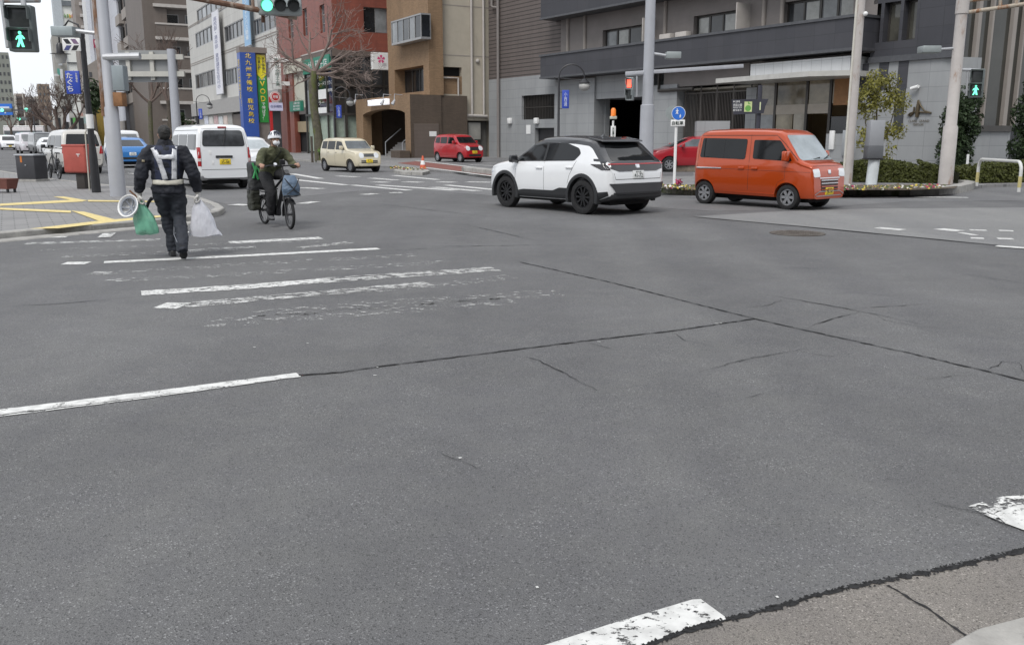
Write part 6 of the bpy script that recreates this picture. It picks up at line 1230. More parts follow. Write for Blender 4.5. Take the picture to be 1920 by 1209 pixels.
def branch(mb, p, d, ln, r, lev, spread, up=.12, kids_=(3, 4), twig=.006, wob=.16):
    pts = [p]; rr = [r]; n = 4; d = d.normalized()
    for i in range(n): d = (d+rv(wob)+Vector((0, 0, up))).normalized(); pts.append(pts[-1]+d*ln/n); rr.append(max(twig, r*(1-.6*(i+1)/n)))
    mb.tube(pts, rr, 7 if r > .05 else (4 if r > .02 else 3), cap=False)
    if lev <= 0: return
    for k in range(random.randint(*kids_)):
        t = random.uniform(.35, 1.); i = min(n-1, int(t*n)); q = pts[i].lerp(pts[i+1], t*n-i); s_ = d.orthogonal(); s_ = Matrix.Rotation(random.uniform(0, 6.28), 3, d) @ s_
        branch(mb, q, d+s_*spread*random.uniform(.6, 1.2), ln*random.uniform(.5, .78), max(twig, rr[i]*.6), lev-1, spread, up, kids_, twig, wob)
def bare_tree(label, loc, trunk, limbs, bark, twigm, lev=3, ln=2.4, spread=.9, name='bare_tree', twig=.008, up=.1, kids_=(3, 5)):
    t = thing(name, label, 'tree', loc, 0); b = MB(); b.tube(trunk[0], trunk[1], 12); b.build('trunk', bark, t); top = Vector(trunk[0][-1]); b = MB()
    for d, k, r in limbs: branch(b, top-Vector((0, 0, .15)), Vector(d), ln*k, r, lev, spread, up, kids_, twig)
    b.build('crown', twigm, t); return t
q = G(600, 302, .1); s_ = q.y/FPX
bare_tree('bare pollarded street tree with arching twigs in front of the glazier\'s shop', q, ([(0, 0, 0), (-.05, 0, 1.5), (-.25, 0, 3.4), (-.25, .0, 4.7), (-.1, 0, 5.4)], [.34, .28, .24, .26, .2]), [((1.2, .2, .75), 1.15, .13), ((.5, -.5, 1.1), 1.25, .12), ((-.2, .4, 1.2), 1.2, .11), ((-1.1, .0, .8), 1.1, .12), ((.9, .8, .4), 1., .1), ((-1.3, -.3, .15), 1., .09), ((1.3, -.4, .1), 1.0, .09), ((-.7, .5, -.2), .8, .07), ((1.2, .3, -.25), .9, .07)], BARKM, TWIG, 3, 2.35, .85, twig=.010, up=.02, kids_=(3, 5))
b = MB(); leaves(b, [(Vector((.4, -.4, .45)), Vector((.45, .4, .5)))], 130, .18); b.build('basal_shoots', leafmat('shoot_green', (.10, .17, .04)), bpy.data.objects['bare_tree'])
t = thing('tree_stake', 'dark stake standing beside the bare street tree', 'stake', G(586, 305, .1)); MB().cyl((0, 0, 0), (0, 0, 1.5), .07, n=8).build('stake', BARK, t)
q = Q(283, 260, 72); bare_tree('bare mossy-trunked tree behind the road sign frame', (q.x, 72, .1), ([(0, 0, 0), (.05, 0, 2.2), (.15, 0, 4.2)], [.2, .17, .16]), [((1, .2, .9), 1, .1), ((-.9, -.2, 1.), .9, .11), ((.2, .5, 1.3), 1.1, .12), ((.6, -.3, 1.2), 1., .1)], BARKM, TWIGD, 3, 2.8, .8, twig=.014)
q = Q(322, 260, 55); bare_tree('slim bare tree growing up through the road sign frame', (q.x, 55, .1), ([(0, 0, 0), (0, 0, 1.8), (-.05, 0, 3.6)], [.15, .13, .11]), [((-.2, .2, 1.), 1.1, .09), ((.4, -.2, 1.), 1., .08), ((-.5, .1, .9), 1., .07)], BARK, TWIGD, 3, 2.2, .6, twig=.012, up=.3)
q = Q(112, 258, 62); bare_tree('dark bare tree with a wide V of limbs at the left kerb', (q.x, 62, .1), ([(0, 0, 0), (0, 0, .8), (.05, 0, 1.5)], [.32, .28, .26]), [((-.75, .2, 1.1), 1.2, .2), ((.8, .0, 1.0), 1.15, .18), ((-.25, -.2, 1.3), 1.25, .14), ((.25, .3, 1.3), 1.2, .14)], BARK, TWIGD, 4, 1.75, .55, twig=.012, up=.1, kids_=(3, 4))
for k, (u, Y) in enumerate(((60, 140), (22, 130), (88, 105))):
    q = Q(u, 255, Y); bare_tree(('small bare tree far up the left-hand street, left of the bus', 'faint bare tree at the far left edge behind the white SUV', 'bare tree between the bus and the dark V-limbed tree')[k], (q.x, Y, .05), ([(0, 0, 0), (0, 0, 1.6), (0, 0, 2.8)], [.2, .17, .14]), [((.6, 0, 1), 1, .1), ((-.6, .2, 1), 1, .14), ((.1, .3, 1.2), 1.1, .14)], BARK, TWIGD, 3, 1.5, .7, twig=.022)
def shrub(name, label, cat, loc, blobs, n, sz, m, stem=None, group=None, rz=0):
    t = thing(name, label, cat, loc, rz, group); b = MB(); leaves(b, [(Vector(c), Vector(r)) for c, r in blobs], n, sz); b.build('crown' if stem else 'foliage', m, t, smooth=0)
    if stem: b = MB(); [b.tube(*s_) for s_ in stem]; b.build('trunk', BARK, t)
    return t
DG = leafmat('dark_evergreen', (.032, .052, .022)); YG = leafmat('yellowish_leaf', (.20, .19, .045)); HG = leafmat('hedge_leaf', (.075, .085, .022), .4)
q = G(1786, 328, .1); shrub('columnar_bush', 'dark green columnar bush behind the right-hand mast', 'bush', q, [((0, 0, .9), (.75, .6, .95)), ((.12, 0, 2.0), (.85, .65, 1.0)), ((.3, 0, 2.9), (.62, .55, .65)), ((-.1, 0, .3), (.5, .5, .4))], 11000, .075, DG, [([(0, 0, 0), (0, 0, 1.8)], [.07, .04], 6)])
q = G(1925, 328, .1); shrub('columnar_bush', 'dark green bushy tree at the far right edge', 'bush', q, [((.1, 0, 1.0), (.95, .8, 1.0)), ((.15, 0, 2.3), (1.0, .8, 1.1)), ((.3, 0, 3.5), (.75, .7, .8))], 11000, .085, DG, [([(0, 0, 0), (0, 0, 1.8)], [.08, .05], 6)])
q = G(1636, 330, .1); shrub('young_tree', 'loose young tree with yellowish green leaves before the striped grey wall', 'tree', q, [((.05, 0, 3.5), (.75, .7, .55)), ((-.45, .1, 2.7), (.7, .6, .7)), ((.65, 0, 2.75), (.6, .6, .55)), ((.55, .1, 1.7), (.75, .6, .4)), ((-.5, 0, 1.5), (.5, .5, .5)), ((.2, 0, .9), (.7, .5, .45)), ((0, .2, 3.0), (.9, .7, .6))], 4600, .07, YG, [([(0, 0, 0), (.05, 0, 1.2), (-.1, 0, 3.2)], [.06, .05, .02], 6), ([(.04, 0, .8), (.5, 0, 1.8), (.7, 0, 2.9)], [.035, .025, .01], 5), ([(0, 0, 1.2), (-.4, .1, 2.0), (-.5, .1, 2.9)], [.03, .02, .01], 5)])
def hedge(label, A_, B_, hf, dep, n):
    d_ = B_-A_; L_ = d_.length; t = thing('hedge', label, 'hedge', A_, math.atan2(d_.y, d_.x), 'clipped hedges along the tiled wall'); b = MB(); k = 0; nn = int(L_/.5)
    b2 = MB(); b2.loft([[(x, -dep*.38, 0), (x, -dep*.38, hf(x/L_)*.8), (x, dep*.38, hf(x/L_)*.8), (x, dep*.38, 0)] for x in [L_*i/nn for i in range(nn+1)]]); b2.build('dark_core', mat('hedge_core', (.02, .022, .008), .95), t, smooth=0)  # dark solid body inside the leaf shell
    for _ in range(n):
        x = random.uniform(0, L_); h = hf(x/L_)*(1+.08*mnoise.noise(Vector((x*1.7, 0, 3)))); s_ = random.random()
        if s_ < .62: p = Vector((x, -dep/2+random.uniform(-.05, .09), random.uniform(.02, h))); nr_ = Vector((0, -1, .3))
        else: p = Vector((x, random.uniform(-dep/2, dep/2), h-random.uniform(-.04, .08))); nr_ = Vector((0, 0, 1))
        nr_ = (nr_+rv(.55)).normalized(); a = nr_.orthogonal().normalized(); a = Matrix.Rotation(random.uniform(0, 6.28), 3, nr_) @ a; c_ = nr_.cross(a); z_ = .05*random.uniform(.6, 1.4); b.quad(p-a*z_, p+c_*z_*.5, p+a*z_, p-c_*z_*.5)
    b.build('foliage', HG, t, smooth=0); return t
hedge('long clipped hedge left of the right-hand mast', G(1568, 340, .1), G(1772, 343, .1), lambda f: .54+.2*math.sin(math.pi*min(1, f*1.35))*(1-f*.25) if f < .74 else .74-.32*(f-.74)/.26, 1.1, 8500)
hedge('clipped hedge right of the right-hand mast', G(1779, 343, .1), G(1960, 340, .1), lambda f: .44+.22*min(1, f*1.8), 1.1, 7500)
q = Q(345, 250, 90); shrub('bush', 'dark green bush at the foot of the brown apartment block', 'bush', (q.x, 90, .1), [((0, 0, 1.6), (1.7, 1.2, 1.7)), ((-.6, 0, 3.0), (.9, .8, 1.0))], 1500, .26, DG)
q = Q(182, 250, 120); shrub('bush', 'small green bush beside the ochre wall behind the grey mast', 'bush', (q.x, 120, .1), [((0, 0, 6.5), (1.6, 1.2, 2.4))], 700, .35, DG, [([(0, 0, 0), (0, 0, 5)], [.2, .1], 6)])
# flowers on the corner bed: scattered ground cover
def flowers(name, pts, w_, n, cols, z):
    P = resample([G(u, v, z) for u, v in pts], .2)
    for ci, (c, frac) in enumerate(cols):
        b = MB()
        for _ in range(int(n*frac)):
            p = random.choice(P)+Vector((random.uniform(-.15, .15), random.uniform(.12, w_), random.uniform(.0, .1))); s_ = random.uniform(.02, .05)
            nr_ = (Vector((0, -.5, 1))+rv(.4)).normalized(); a = nr_.orthogonal().normalized()*s_; c_ = nr_.cross(a); b.quad(p-a, p+c_, p+a, p-c_)
        b.build(name, mat('petal_%d' % int(sum(c)*1000), c, .7, var=.1), kind='stuff', smooth=0, label=None)
BC = [((.55, .42, .06), .16), ((.6, .58, .55), .14), ((.32, .03, .08), .08), ((.07, .09, .025), .42), ((.14, .10, .06), .2)]
flowers('bedding_flowers', ((1235, 353), (1300, 357), (1500, 357), (1700, 356), (1770, 354)), .8, 850, BC, .24); flowers('bedding_flowers', ((735, 316), (760, 319), (795, 319)), .5, 300, BC, .14)
sheet('flower_bed_soil', [(1236, 352), (1500, 356), (1705, 356.5), (1790, 353), (1800, 346), (1500, 347), (1240, 346)], .215, mat('soil', (.09, .07, .05), .95, 0, .4, 8, bump=.4, bs=30))
b = MB(); b.bm.free(); b = MB(); b.slab([tuple(G(*p_, .1)[:2]) for p_ in ((738, 320.5), (748, 314), (800, 317), (806, 322), (792, 325), (752, 323.5))], .0, .13); b.build('kerb_bed', CONC, kind='structure', smooth=0)
q = G(1215, 351, .1); t = thing('flower_cluster', 'single deep pink flower clump at the foot of the round blue sign', 'flower', G(1272, 354, .1)); b = MB(); leaves(b, [(Vector((0, 0, .17)), Vector((.13, .1, .12)))], 60, .05); b.build('petals', mat('petal_pink', (.38, .03, .10), .7, var=.2), t, smooth=0)
t = thing('flower_cluster', 'white-topped dry flowers standing in the stone planter', 'flower', G(1283, 321, .1)); b = MB()
for k in range(26): x = random.uniform(-.5, .6); b.tube([(x, 0, .4), (x+random.uniform(-.1, .1), 0, random.uniform(.6, .95))], .015, 4)
b.build('stems', mat('dry_stem', (.22, .17, .07), .9), t); b = MB(); leaves(b, [(Vector((-.25, 0, .98)), Vector((.25, .15, .1)))], 60, .08); b.build('petals', WHITE, t, smooth=0)
# ------------------------------------------------------------------ people
SKIN = mat('skin', (.42, .25, .18), .55, 0, .1, 8, spec=.4); HAIR = mat('black_hair', (.012, .011, .010), .5, 0, .4, 40, bump=.5, bs=90); NAVYC = mat('navy_jacket', (.012, .014, .022), .75, 0, .3, 6, bump=.5, bs=14); VESTC = mat('navy_vest', (.025, .032, .065), .75, 0, .2, 6, bump=.4, bs=14)
TROU = mat('navy_trousers', (.022, .026, .036), .75, 0, .25, 5, bump=.5, bs=12); REFL = mat('reflective_tape', (.64, .65, .68), .4, .1, .08, 20, bump=.3, bs=25); GLOVE = mat('white_glove', (.66, .65, .62), .8, 0, .12, 14, bump=.4, bs=30); SHOE = mat('black_shoe', (.016, .016, .017), .5, 0, .3, 10)
OLIVE = mat('olive_shirt', (.085, .09, .048), .8, 0, .2, 7, bump=.5, bs=14); BLKC = mat('black_trousers', (.012, .012, .014), .8, 0, .3, 6, bump=.5, bs=12)
def ell(c, rx, ry, n=20): return [(c[0]+rx*math.cos(2*math.pi*k/n), c[1]+ry*math.sin(2*math.pi*k/n), c[2]) for k in range(n)]
def spl(P, k=4):
    """smooth path (points with a radius) through the joints"""
    out = []
    for i in range(len(P)-1):
        p0, p1, p2, p3 = P[max(i-1, 0)], P[i], P[i+1], P[min(i+2, len(P)-1)]
        for j in range(k):
            t = j/k; out.append([.5*((2*p1[a])+(-p0[a]+p2[a])*t+(2*p0[a]-5*p1[a]+4*p2[a]-p3[a])*t*t+(-p0[a]+3*p1[a]-3*p2[a]+p3[a])*t**3) for a in range(4)])
    out.append(list(P[-1])); return out
def limb(mb, P, k=4, n=14): Q_ = spl(P, k); mb.tube([q[:3] for q in Q_], [q[3] for q in Q_], n)
def soft(mb, name, m, par, vox=.012, it=5, wr=0., wf=9., label=None):
    o = mb.build(name, m, par, smooth=0, label=label); baked(o, [('REMESH', dict(mode='VOXEL', voxel_size=vox)), ('SMOOTH', dict(iterations=it, factor=.5))])
    me = o.data
    if wr:
        N_ = [v.normal.copy() for v in me.vertices]
        for v, nn in zip(me.vertices, N_): c = v.co; v.co = c+nn*wr*(mnoise.noise(Vector((c.x*wf, c.y*wf, c.z*wf*1.5)))+.6*mnoise.noise(Vector((c.x*wf*2.3, c.y*wf*2.3, c.z*wf*3.6+7))))
    me.shade_smooth(); 
    if not me.materials: me.materials.append(m)
    return o
def fist(mb, c, M=None, s=1., side=1, r=.009):
    """hand closed round a grip: palm, four bent fingers of different length and a thumb from the palm's side"""
    c = Vector(c); M = M or Matrix.Identity(3); T = lambda v: c+M @ (Vector(v)*s)
    mb.tube([T((0, -.01, .055)), T((0, 0, .03)), T((0, .004, -.005)), T((0, .006, -.03))], [.027*s, .036*s, .04*s, .034*s], 10, sx=.62)
    for k, (ln, dx) in enumerate(((.95, -.03), (1.08, -.011), (1., .009), (.8, .028))):
        y = .022
        mb.tube([T((side*.012, dx, -.025)), T((side*-.004, dx, -.055*ln)), T((side*-.03, dx, -.066*ln)), T((side*-.046, dx, -.045*ln)), T((side*-.04, dx, -.022))], [r*1.1*s, r*1.05*s, r*s, r*.95*s, r*.8*s], 8)
    mb.tube([T((side*-.004, -.034, .02)), T((side*-.024, -.05, .0)), T((side*-.04, -.04, -.022)), T((side*-.043, -.022, -.034))], [r*1.4*s, r*1.25*s, r*1.1*s, r*.9*s], 8)
def shoe(par, toe, heel, up, m=SHOE):
    toe, heel, up = Vector(toe), Vector(heel), Vector(up).normalized(); f = (toe-heel); L_ = f.length; f.normalize(); sd = f.cross(up).normalized(); up = sd.cross(f); b = MB(); rings = []
    for t, w_, h_ in ((-.02, .026, .05), (.04, .036, .085), (.25, .04, .105), (.45, .042, .085), (.65, .05, .065), (.85, .047, .05), (.97, .03, .035), (1.02, .012, .02)):
        c = heel+f*L_*t; rings.append([c+sd*w_*math.cos(a)+up*(h_*.5+h_*.5*math.sin(a)) for a in [2*math.pi*k/12 for k in range(12)]])
    b.loft(rings); o = b.build('shoe', m, par, smooth=50)
    b = MB(); b.loft([[heel+f*L_*t+sd*q*w_+up*h for q, h in ((-1, -.012), (1, -.012), (1, .018), (-1, .018))] for t, w_ in ((-.03, .03), (.2, .041), (.5, .043), (.75, .052), (.95, .036), (1.03, .015))]); b.build('sole', TRIM, o, smooth=0, bevel=.004)
def head(mb, c, yaw=0., nose=True):
    M = Matrix.Translation(c) @ Matrix.Rotation(yaw, 4, 'Z'); T = lambda v: M @ Vector(v)
    mb.ball(c, .1, (.76, .95, 1.05), 18, Matrix.Rotation(yaw, 4, 'Z')); mb.ball(T((0, .018, -.055)), .075, (.78, .92, .9), 14)
    for s_ in (-1, 1): mb.ball(T((s_*.077, -.008, -.01)), .03, (.35, .6, 1), 8)
    if nose: mb.tube([T((0, .092, .015)), T((0, .112, -.02)), T((0, .1, -.034))], [.009, .016, .012], 8)
# ---- the man on the crossing, seen from behind
g = G(336, 487); man_ = thing('person', 'person in navy work clothes with white reflective straps walking away with two plastic bags', 'person', (g.x-.145, g.y+.2, 0), R(22))
hz = 1.625
LEG_R = [(.095, .01, .98, .095), (.11, .03, .75, .085), (.11, .05, .52, .058), (.115, -.13, .34, .056), (.11, -.30, .19, .038), (.11, -.31, .15, .036)]
LEG_L = [(-.095, .01, .98, .095), (-.07, .10, .75, .085), (-.035, .17, .53, .058), (-.01, .18, .32, .056), (.0, .18, .14, .038), (.0, .19, .09, .036)]
ARM = lambda s: [(s*.11, -.01, 1.38, .05), (s*.19, -.02, 1.375, .05), (s*.275, -.05, 1.25, .05), (s*.325, -.06, 1.1, .042), (s*.355, .0, .97, .036), (s*.365, .03, .85, .026)]
b = MB(); limb(b, LEG_R); limb(b, LEG_L); limb(b, ARM(1)); limb(b, ARM(-1)); b.loft([ell((0, 0, .92), .15, .1), ell((0, 0, 1.05), .14, .1), ell((0, 0, 1.25), .165, .11), ell((0, -.01, 1.36), .15, .09), ell((0, .0, 1.43), .07, .06)])
limb(b, [(0, -.01, 1.42, .06), (0, .01, 1.5, .055), (0, .02, 1.58, .055)]); head(b, Vector((0, .03, hz)), R(8)); soft(b, 'body', SKIN, man_, .012, 3)
b = MB(); b.loft([ell((0, .0, .86), .205, .145), ell((0, 0, .9), .215, .15), ell((0, 0, 1.0), .205, .145), ell((0, -.005, 1.07), .195, .135), ell((0, -.01, 1.2), .215, .14), ell((0, -.02, 1.33), .225, .135), ell((0, -.015, 1.42), .20, .115), ell((0, .0, 1.475), .12, .085), ell((0, .01, 1.54), .085, .078), ell((0, .012, 1.57), .078, .074)])
for s_ in (-1, 1): limb(b, [(s_*.12, -.01, 1.41, .08), (s_*.205, -.015, 1.40, .088), (s_*.275, -.05, 1.27, .085), (s_*.325, -.065, 1.11, .082), (s_*.35, -.01, .99, .075), (s_*.362, .02, .90, .058), (s_*.364, .025, .87, .05)])
soft(b, 'jacket', NAVYC, man_, .013, 3, .018, 9)
b = MB(); b.loft([ell((0, 0, .82), .165, .125), ell((0, 0, .9), .185, .14), ell((0, 0, 1.0), .175, .13)])
limb(b, [(.1, .0, .92, .118), (.108, .03, .75, .11), (.108, .055, .54, .092), (.115, -.10, .37, .088), (.112, -.27, .23, .082), (.11, -.315, .16, .074), (.11, -.345, .12, .06)]); limb(b, [(-.1, .0, .92, .118), (-.075, .09, .75, .108), (-.04, .16, .54, .088), (-.015, .18, .34, .082), (.0, .175, .17, .076), (.0, .17, .075, .072)])
tr_ = soft(b, 'trousers', TROU, man_, .013, 3, .017, 8)
b = MB(); b.tube([(.03, -.15, .34), (.10, -.205, .36), (.18, -.16, .37)], .007, 6); b.tube([(.03, -.1, .42), (.02, -.2, .33), (.05, -.33, .24)], .005, 6); b.build('piping', mat('grey_piping', (.22, .23, .26), .6), tr_)
shoe(man_, (.12, -.19, .012), (.11, -.36, .20), (0, .65, .75)); shoe(man_, (-.01, .38, .014), (.0, .11, .02), (0, 0, 1))
jb = bpy.data.objects[[o.name for o in kids(man_) if o.name.startswith('jacket')][0]]; jbm = bmesh.new(); jbm.from_mesh(jb.data); JB = BVHTree.FromBMesh(jbm); jbm.free()
def tape(name, pts, wd, m, par, bvh, off=.006, y0=-1, n=16):
    """band laid on the clothing: path in x,z seen from behind"""
    P = resample([Vector((p[0], 0, p[1])) for p in pts], .02); rows = []
    for i, p in enumerate(P):
        t = (P[min(i+1, len(P)-1)]-P[max(i-1, 0)]).normalized(); q = Vector((-t.z, 0, t.x)); row = []
        for k in (-.5, -.17, .17, .5):
            o = p+q*wd*k; h = bvh.ray_cast(Vector((o.x, y0, o.z)), Vector((0, -1 if y0 > 0 else 1, 0))); 
            if h[0] is None: row = None; break
            row.append(h[0]+h[1]*off if h[1].y*y0 > 0 else h[0]-h[1]*off)
        if row: rows.append(row)
    b = MB(); V = [[b.bm.verts.new(p) for p in r_] for r_ in rows]
    for a, c in zip(V, V[1:]):
        for k in range(3): b.bm.faces.new((a[k], a[k+1], c[k+1], c[k]))
    o = b.build(name, m, par, smooth=60); baked(o, [('SOLIDIFY', dict(thickness=.006, offset=-1))]); o.data.shade_smooth(); return o
vs = tape('vest', [(0, 1.02), (0, 1.5)], .30, VESTC, man_, JB, .004)
tape('reflective_strap', [(-.155, 1.455), (-.13, 1.40), (-.09, 1.3), (-.06, 1.18), (-.03, 1.045)], .062, REFL, man_, JB, .010); tape('reflective_strap', [(.115, 1.47), (.10, 1.38), (.09, 1.25), (.075, 1.045)], .062, REFL, man_, JB, .010); tape('reflective_strap', [(-.10, 1.335), (.10, 1.335)], .055, REFL, man_, JB, .012); tape('waist_band', [(-.185, 1.015), (0, 1.005), (.185, 1.015)], .058, mat('cream_band', (.60, .58, .50), .6, 0, .1, 20), man_, JB, .011)
tape('shoulder_badge', [(-.30, 1.29), (-.265, 1.285)], .03, mat('badge', (.3, .26, .18), .7, var=.3, vs=40), man_, JB, .006)
b = MB(); b.ball((0, .012, hz+.026), .104, (.80, .96, .95), 18); b.ball((0, -.022, hz-.01), .09, (.80, .72, .9), 14); o = soft(b, 'hair', HAIR, man_, .01, 2, .006, 30)
for v in o.data.vertices:
    if v.co.y > .075 and v.co.z < hz+.05: v.co.y = .075
b = MB(); b.tube([(-.0, .01, 1.475), (0, .013, 1.535)], [.09, .08], 20); b.build('collar', mat('fleece_collar', (.014, .014, .018), .95, 0, .3, 30, bump=.6, bs=60), man_)
for s_ in (-1, 1):
    b = MB(); limb(b, [(s_*.364, .022, .90, .04), (s_*.366, .03, .86, .036), (s_*.367, .035, .83, .034)]); fist(b, (s_*.367, .037, .80), None, 1.15, s_, .011); soft(b, 'glove', GLOVE, man_, .005, 2)
# bags and the helmet he carries are things of their own
MW = man_.matrix_basis
def at_man(v): return man_.location+Matrix.Rotation(R(22), 3, 'Z') @ Vector(v)
def bag(label, p, prof, m, rz, nf=1., seed=0):
    t = thing('plastic_bag', label, 'bag', p, rz); b = MB(); n = 40; rings = []
    for z, rx, ry, ox in prof:
        ring = []
        for k in range(n):
            a = 2*math.pi*k/n; f = 1+nf*.10*math.sin(a*7+z*9+seed)*min(1, 1.0-abs(z+.1))+nf*.16*mnoise.noise(Vector((math.cos(a)*2.2+seed, math.sin(a)*2.2, z*7)))
            ring.append((ox+rx*math.cos(a)*f, ry*math.sin(a)*f, z+.012*nf*math.sin(a*3+seed)))
        rings.append(ring)
    b.loft(rings); o = b.build('sack', m, t, smooth=60); return t
def film(name, c, a):
    m = bpy.data.materials.new(name); n, b = nodes(m); L = n.links.new; b.inputs['Base Color'].default_value = (*c, 1); b.inputs['Roughness'].default_value = .28; b.inputs['Coat Weight'].default_value = .3; b.inputs['Alpha'].default_value = a
    t = n.nodes.new('ShaderNodeTexNoise'); t.inputs['Scale'].default_value = 16; t.inputs['Detail'].default_value = 5; tcn = n.nodes.new('ShaderNodeTexCoord'); mp = n.nodes.new('ShaderNodeMapping'); mp.inputs['Scale'].default_value = (1.3, 1.3, .5); L(tcn.outputs['Object'], mp.inputs[0]); L(mp.outputs[0], t.inputs['Vector']); bp = n.nodes.new('ShaderNodeBump'); bp.inputs['Strength'].default_value = .7; bp.inputs['Distance'].default_value = .03; L(t.outputs[0], bp.inputs['Height']); L(bp.outputs[0], b.inputs['Normal']); MATS[name] = m; return m
gb = bag('translucent green plastic bag in the walking man\'s left hand', at_man((-.367, .037, .78)), [(.04, .02, .02, 0), (0, .022, .022, 0), (-.06, .04, .03, .01), (-.14, .085, .05, .02), (-.24, .125, .075, .04), (-.34, .14, .085, .055), (-.40, .145, .08, .06), (-.44, .14, .07, .065), (-.455, .05, .03, .06)], film('green_film', (.24, .60, .42), .84), R(22), 1., 1)
wb = bag('white plastic bag hanging from the walking man\'s right hand', at_man((.367, .037, .78)), [(.05, .03, .02, 0), (0, .02, .02, 0), (-.06, .05, .03, .01), (-.14, .10, .05, .02), (-.26, .14, .07, .03), (-.40, .17, .085, .04), (-.47, .20, .08, .055), (-.50, .205, .075, .06), (-.51, .10, .04, .06)], film('white_film', (.78, .79, .85), .84), R(22), 1., 4)
b = MB(); b.ball((.03, 0, -.33), .1, (1.1, .5, 1.2), 12); b.build('contents', mat('bag_contents', (.25, .26, .32), .7, var=.4, vs=12), wb); b = MB(); b.ball((.04, 0, -.33), .09, (1, .5, 1.1), 12); b.build('contents', mat('bag_contents_green', (.06, .25, .16), .7, var=.4, vs=12), gb)
ht = thing('helmet', 'upturned white work helmet with grey lining hanging at the walking man\'s left side', 'helmet', at_man((-.50, .0, .70)), R(10)); hM = Matrix.Rotation(R(62), 4, 'X') @ Matrix.Rotation(R(-18), 4, 'Y'); b = MB(); rings = []
for k in range(9): a = R(90)*k/8; rings.append([hM @ Vector((.128*math.sin(a)*math.cos(t_), .142*math.sin(a)*math.sin(t_), -.12*math.cos(a)+.03)) for t_ in [2*math.pi*j/24 for j in range(24)]])
rings[0] = [hM @ Vector((.01*math.cos(2*math.pi*j/24), .01*math.sin(2*math.pi*j/24), -.09)) for j in range(24)]
b.loft(rings, cap=False); b.loft([[hM @ Vector((r_*1.0*math.cos(t_), r_*1.1*math.sin(t_), z_)) for t_ in [2*math.pi*j/24 for j in range(24)]] for r_, z_ in ((.128, .03), (.142, .032), (.142, .022), (.128, .016))], cap=False); sh = b.build('shell', WHITE, ht, smooth=50); baked(sh, [('SOLIDIFY', dict(thickness=.006, offset=0))]); sh.data.shade_smooth()
b = MB()
for k in range(3): a = R(60*k); b.tube([hM @ Vector((.11*math.cos(a)*q, .122*math.sin(a)*q, .01-.07*(1-q*q))) for q in (-1, -.5, 0, .5, 1)], .012, 6)
b.tube([hM @ Vector((.11*math.cos(2*math.pi*j/20), .122*math.sin(2*math.pi*j/20), .012)) for j in range(21)], .014, 6, cap=False); b.build('harness', mat('harness_grey', (.30, .32, .36), .7), ht); b = MB(); b.tube([hM @ Vector((.1, 0, .02)), Vector((.13, .03, .06)), Vector((.133, .037, .10))], .006, 6); b.build('chin_strap', TRIM, ht)
bt_ = thing('brush', 'short black-handled brush with a wooden stick held beside the green bag', 'brush', at_man((-.36, .05, .80)), R(22)); b = MB(); b.tube([(-.12, .06, .10), (-.06, .03, .04), (.0, .02, -.02)], .013, 8); b.build('stick', mat('stick_wood', (.16, .08, .04), .7), bt_); b = MB(); b.tube([(.07, .09, -.14), (.10, .06, -.06), (.15, .04, .0)], [.02, .022, .024], 10); b.build('handle', TRIM, bt_)

# ---- the cyclist coming towards us
fw, rw = G(545, 430), G(497, 420); hd = (fw-rw).normalized(); mid = (fw+rw)/2; rzb = math.atan2(-hd.x, hd.y)
bk = thing('bicycle', 'black small-wheeled electric bicycle ridden across the junction', 'bicycle', (mid.x, mid.y, 0), rzb); FRM = mat('bike_frame', (.018, .018, .02), .4, .2, .15)
def bwheel(par, y, steer=0.):
    M = Matrix.Translation((0, y, .262)) @ Matrix.Rotation(steer, 4, 'Z'); b = MB(); n = 40; rr = []
    for k in range(n+1): a = 2*math.pi*k/n; c = Vector((0, math.cos(a), math.sin(a))); rr.append([M @ (c*(.235+.026*math.cos(q))+Vector((.026*math.sin(q), 0, 0))) for q in [2*math.pi*j/10 for j in range(10)]])
    b.loft(rr, cap=False); w_ = b.build('wheel', TYRE, par, smooth=50); b = MB(); rr = []
    for k in range(n+1): a = 2*math.pi*k/n; c = Vector((0, math.cos(a), math.sin(a))); rr.append([M @ (c*q+Vector((x, 0, 0))) for q, x in ((.213, -.014), (.213, .014), (.195, .010), (.195, -.010))])
    b.loft(rr, cap=False); b.tube([M @ Vector((-.05, 0, 0)), M @ Vector((.05, 0, 0))], .024, 10)
    for k in range(18): a = 2*math.pi*k/18; b.tube([M @ Vector((.03*(-1)**k, .02*math.cos(a), .02*math.sin(a))), M @ Vector((0, .2*math.cos(a+.15), .2*math.sin(a+.15)))], .0022, 4)
    b.build('rim', mat('bike_rim', (.10, .10, .105), .35, .6), w_); b = MB(); b.tube([M @ Vector((-.055, 0, 0)), M @ Vector((-.058, 0, 0))], .075, 20); b.build('brake_disc', STEEL, w_)
bwheel(bk, .61, R(-6)); bwheel(bk, -.6)
b = MB(); tb = lambda *P, r=.018: b.tube(P, r, 10)
tb((0, .43, .86), (0, .40, .97), r=.024); tb((0, .43, .83), (0, .1, .36), r=.035); tb((0, .41, .90), (0, -.16, .62), r=.022); tb((0, .02, .3), (0, -.22, .84), r=.02); tb((0, .02, .3), (0, -.3, .28)); 
for s_ in (-1, 1): tb((s_*.06, -.6, .262), (s_*.03, .0, .3), r=.012); tb((s_*.06, -.6, .262), (s_*.02, -.16, .62), r=.01); tb((s_*.065, .61, .262), (s_*.055, .47, .66), (s_*.02, .44, .78), r=.016); tb((s_*.07, -.85, .62), (s_*.07, -.3, .60), r=.008); tb((s_*.07, -.7, .62), (s_*.06, -.6, .27), r=.008)
